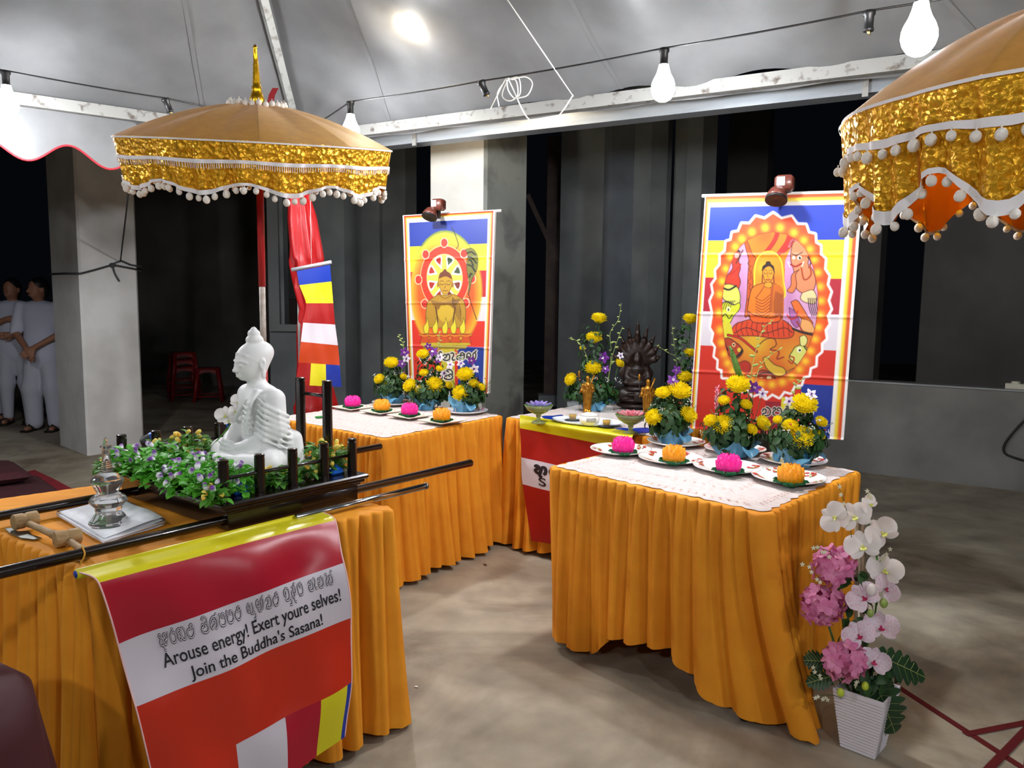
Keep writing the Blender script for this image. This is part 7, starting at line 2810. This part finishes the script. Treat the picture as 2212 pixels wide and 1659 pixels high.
ca, cb2 = pz(150, 1082, 0), pz(40, 1030, 0)
d1 = V3((.72, .69, 0))
d2 = V3((-.69, .72, 0))
c1 = pz(-60, 1082, .03)
cushion('large maroon floor cushion lying flat on the red carpet', c1, d1 * .95, d2 * .85, .09, .010)
c2 = pz(-95, 1035, .14)
cushion('smaller maroon cushion lying on top of the large one', V3((c2.x, c2.y, 0)), d1 * .8, d2 * .62, .10, .104)

# maroon cloth over a low seat in the near corner
mc = V3((-1.165, 1.385, 0))
mm = MB()
rgm = random.Random(3)
nr_, na_ = 18, 72
for j in range(nr_ + 1):
    v = j / nr_
    for k in range(na_):
        a = 2 * math.pi * k / na_
        if v < .25:
            r, z = .22 * v / .25, .66 - .02 * (v / .25) ** 2
        else:
            w = (v - .25) / .75
            r = .22 + .045 * math.sin(w * 1.57) + w * (.03 + .022 * math.sin(9 * a) + .012 * math.sin(15 * a + 1))
            z = .63 * (1 - w) ** 1.05 + .012
        mm.v.append(V3((r * math.cos(a), r * math.sin(a), z)))
for j in range(nr_):
    for k in range(na_):
        k2 = (k + 1) % na_
        mm.f.append((j * na_ + k, j * na_ + na_ + k, j * na_ + na_ + k2, j * na_ + k2))
        mm.m.append(0)
t = thing('covered_stool', 'low seat covered with a dark maroon cloth beside the flag table', 'stool', tuple(mc))
mm.build('maroon_cover', mat('maroon_satin', '#3c0a12', .7), t)
MB().lathe([(.2, 0), (.2, .02), (.19, .62), (.0, .63)], 20).build('seat_block', M_BROWN, t)

# ------------------------------------------------------------------ ropes, cables and tape
M_ROPE = mat('dark_rope', '#3b3b3b', .9)
p_l, p_f, p_r = pz(129, 961, 0), pz(190, 985, 0), pz(313, 966, 0)


def on_face(a, b, u, v, out=.012):
    """photo pixel onto the pillar face standing on the floor line a-b"""
    d_ = (b - a).normalized()
    n_ = V3((d_.y, -d_.x, 0))
    return pp(u, v, a + n_ * out, n_)


k0 = on_face(p_f, p_r, 243, 572)
rope = thing('tie_rope', 'dark rope knotted around the grey pillar and up to the tent eave', 'rope', (k0.x, k0.y, 0))
fr_ = [on_face(p_f, p_r, u, v) for (u, v) in ((178, 590), (205, 583), (243, 572), (275, 578), (306, 584))]
lf_ = [on_face(p_l, p_f, u, v) for (u, v) in ((112, 592), (140, 591), (170, 591))]
dd_ = p_l + p_r - p_f
bk = [V3((p_r.x + .02, p_r.y, fr_[-1].z)), V3((dd_.x + .01, dd_.y + .02, fr_[-1].z)), V3((p_l.x - .02, p_l.y + .01, lf_[0].z))]
MB().tube(lf_ + fr_ + bk + [lf_[0]], .009, 6).build('band', M_ROPE, rope, world=True)
MB().tube([on_face(p_f, p_r, u, v, .02) for (u, v) in ((238, 572), (262, 563), (282, 572), (306, 576))], .008, 6).build('second_strand', M_ROPE, rope, world=True)
eave = C0.lerp(C3, .31)
up_ = pp(296, 262, C0, V3((-.6, .8, 0)))
MB().tube([on_face(p_f, p_r, 260, 565, .02), up_], .006, 6).build('riser', M_ROPE, rope, world=True)
MB().tube(spline([on_face(p_f, p_r, u, v, .02) for (u, v) in ((243, 572), (248, 590), (258, 608))], 5), .007, 6).build('loose_end', M_ROPE, rope, world=True)
MB().ball(on_face(p_f, p_r, 243, 573, .02), (.03, .025, .022), 10, 8).build('knot', M_ROPE, rope, world=True)

M_WCAB = mat('white_cable', '#d9d9d4', .5)
wpl = C0 + V3((-.487, -.873, 0)) * .42
nE = V3((.487, .873, 0))
cab = thing('cable_coil', 'loose coil of thin white cable hung over the eave beam', 'cable', tuple(pp(1100, 180, wpl, nE)))
cp = lambda u, v, o=0.0: pp(u, v, wpl - nE * o, nE)
loops = [[(1060, 235), (1075, 205), (1092, 172), (1098, 170), (1085, 205), (1100, 218), (1118, 206), (1115, 175), (1100, 170)], [(1094, 172), (1075, 200), (1078, 230)],
         [(1098, 170), (1112, 200), (1125, 230), (1140, 255), (1165, 275), (1190, 268), (1215, 240), (1238, 205)], [(1098, 172), (1120, 168), (1124, 200), (1112, 212), (1098, 195), (1095, 172)], [(1105, 172), (1135, 166), (1150, 180), (1140, 205), (1120, 212)]]
for i, l_ in enumerate(loops):
    MB().tube(spline([cp(u, v, .01 * i) for (u, v) in l_], 6), .0032, 6).build('loop', M_WCAB, cab, world=True)
ra, rb_ = cp(1238, 208), None
roofp = py(1088, -12, 3.35)
tag(MB().tube([ra, roofp], .0028, 5).build('roof_cord', M_WCAB), 'straight white cord rising from the eave to the canvas roof', 'cord')

# socket box and cable on the parapet
pn = V3((-(pb - pa).normalized().y, (pb - pa).normalized().x, 0))
bx_ = pp(2196, 852, pa + V3((0, 0, .8)) + pn * .05, pn)
sb = thing('junction_box', 'pale plastic junction box standing on the parapet', 'box', (bx_.x, bx_.y, .7905), math.atan2((pb - pa).y, (pb - pa).x))
MB().box((0, 0, .022), (.16, .07, .044), bev=.005).build('case', mat('cream_plastic', '#b9b5a4', .5), sb, auto=30)
MB().lathe([(.032, .044), (.032, .058), (.026, .062), (.0, .062)], 16, T=(-.01, 0, 0)).build('knob', mat('cream_plastic', '#b9b5a4', .5), sb, auto=40)
cw = [pp(u, v, pa - pn * .02, pn) for (u, v) in ((2225, 895), (2190, 932), (2170, 960), (2170, 978), (2190, 988), (2225, 998))]
tag(MB().tube(spline(cw, 6), .008, 6).build('black_cable', M_BLACK), 'thick black cable looping down the face of the parapet', 'cable')

M_TAPE = mat('dark_red_tape', '#5e1114', .6)
def tape(label, a, b, w=.026):
    p, q = pz(*a, 0), pz(*b, 0)
    d_ = (q - p).normalized()
    n_ = V3((-d_.y, d_.x, 0)) * w / 2
    mb = MB()
    vs = [p - n_, q - n_, q + n_, p + n_]
    mb.add([(v.x, v.y, z) for z in (.0008, .0022) for v in vs], [(3, 2, 1, 0), (4, 5, 6, 7), (0, 1, 5, 4), (1, 2, 6, 5), (2, 3, 7, 6), (3, 0, 4, 7)])
    return tag(mb.build('floor_tape', M_TAPE, smooth=False), label, 'tape', 'strips of red tape on the floor')


tape('long dark red tape strip on the floor running past the orchid pot', (1930, 1478), (2290, 1712))
tape('dark red tape strip on the floor branching to the open side', (2085, 1588), (2300, 1546)).location.z = .0016
tape('dark red tape strip on the floor crossing the long one', (2120, 1680), (2330, 1462)).location.z = .0032
lf = pz(1052, 1224, 0)
tl_ = MB()
tl_.leaf(.045, .012, rotm('Z', .5), (lf.x, lf.y, .006), droop=.05)
tag(tl_.build('fallen_leaf', M_BROWN), 'small dry leaf on the floor between the tables', 'leaf')
lf = pz(903, 1486, 0)
tl_ = MB()
tl_.leaf(.016, .008, rotm('Z', 1.2), (lf.x, lf.y, .004), droop=.05)
tag(tl_.build('paper_scrap', M_WCAB), 'tiny white paper scrap on the floor near the flag table', 'scrap')
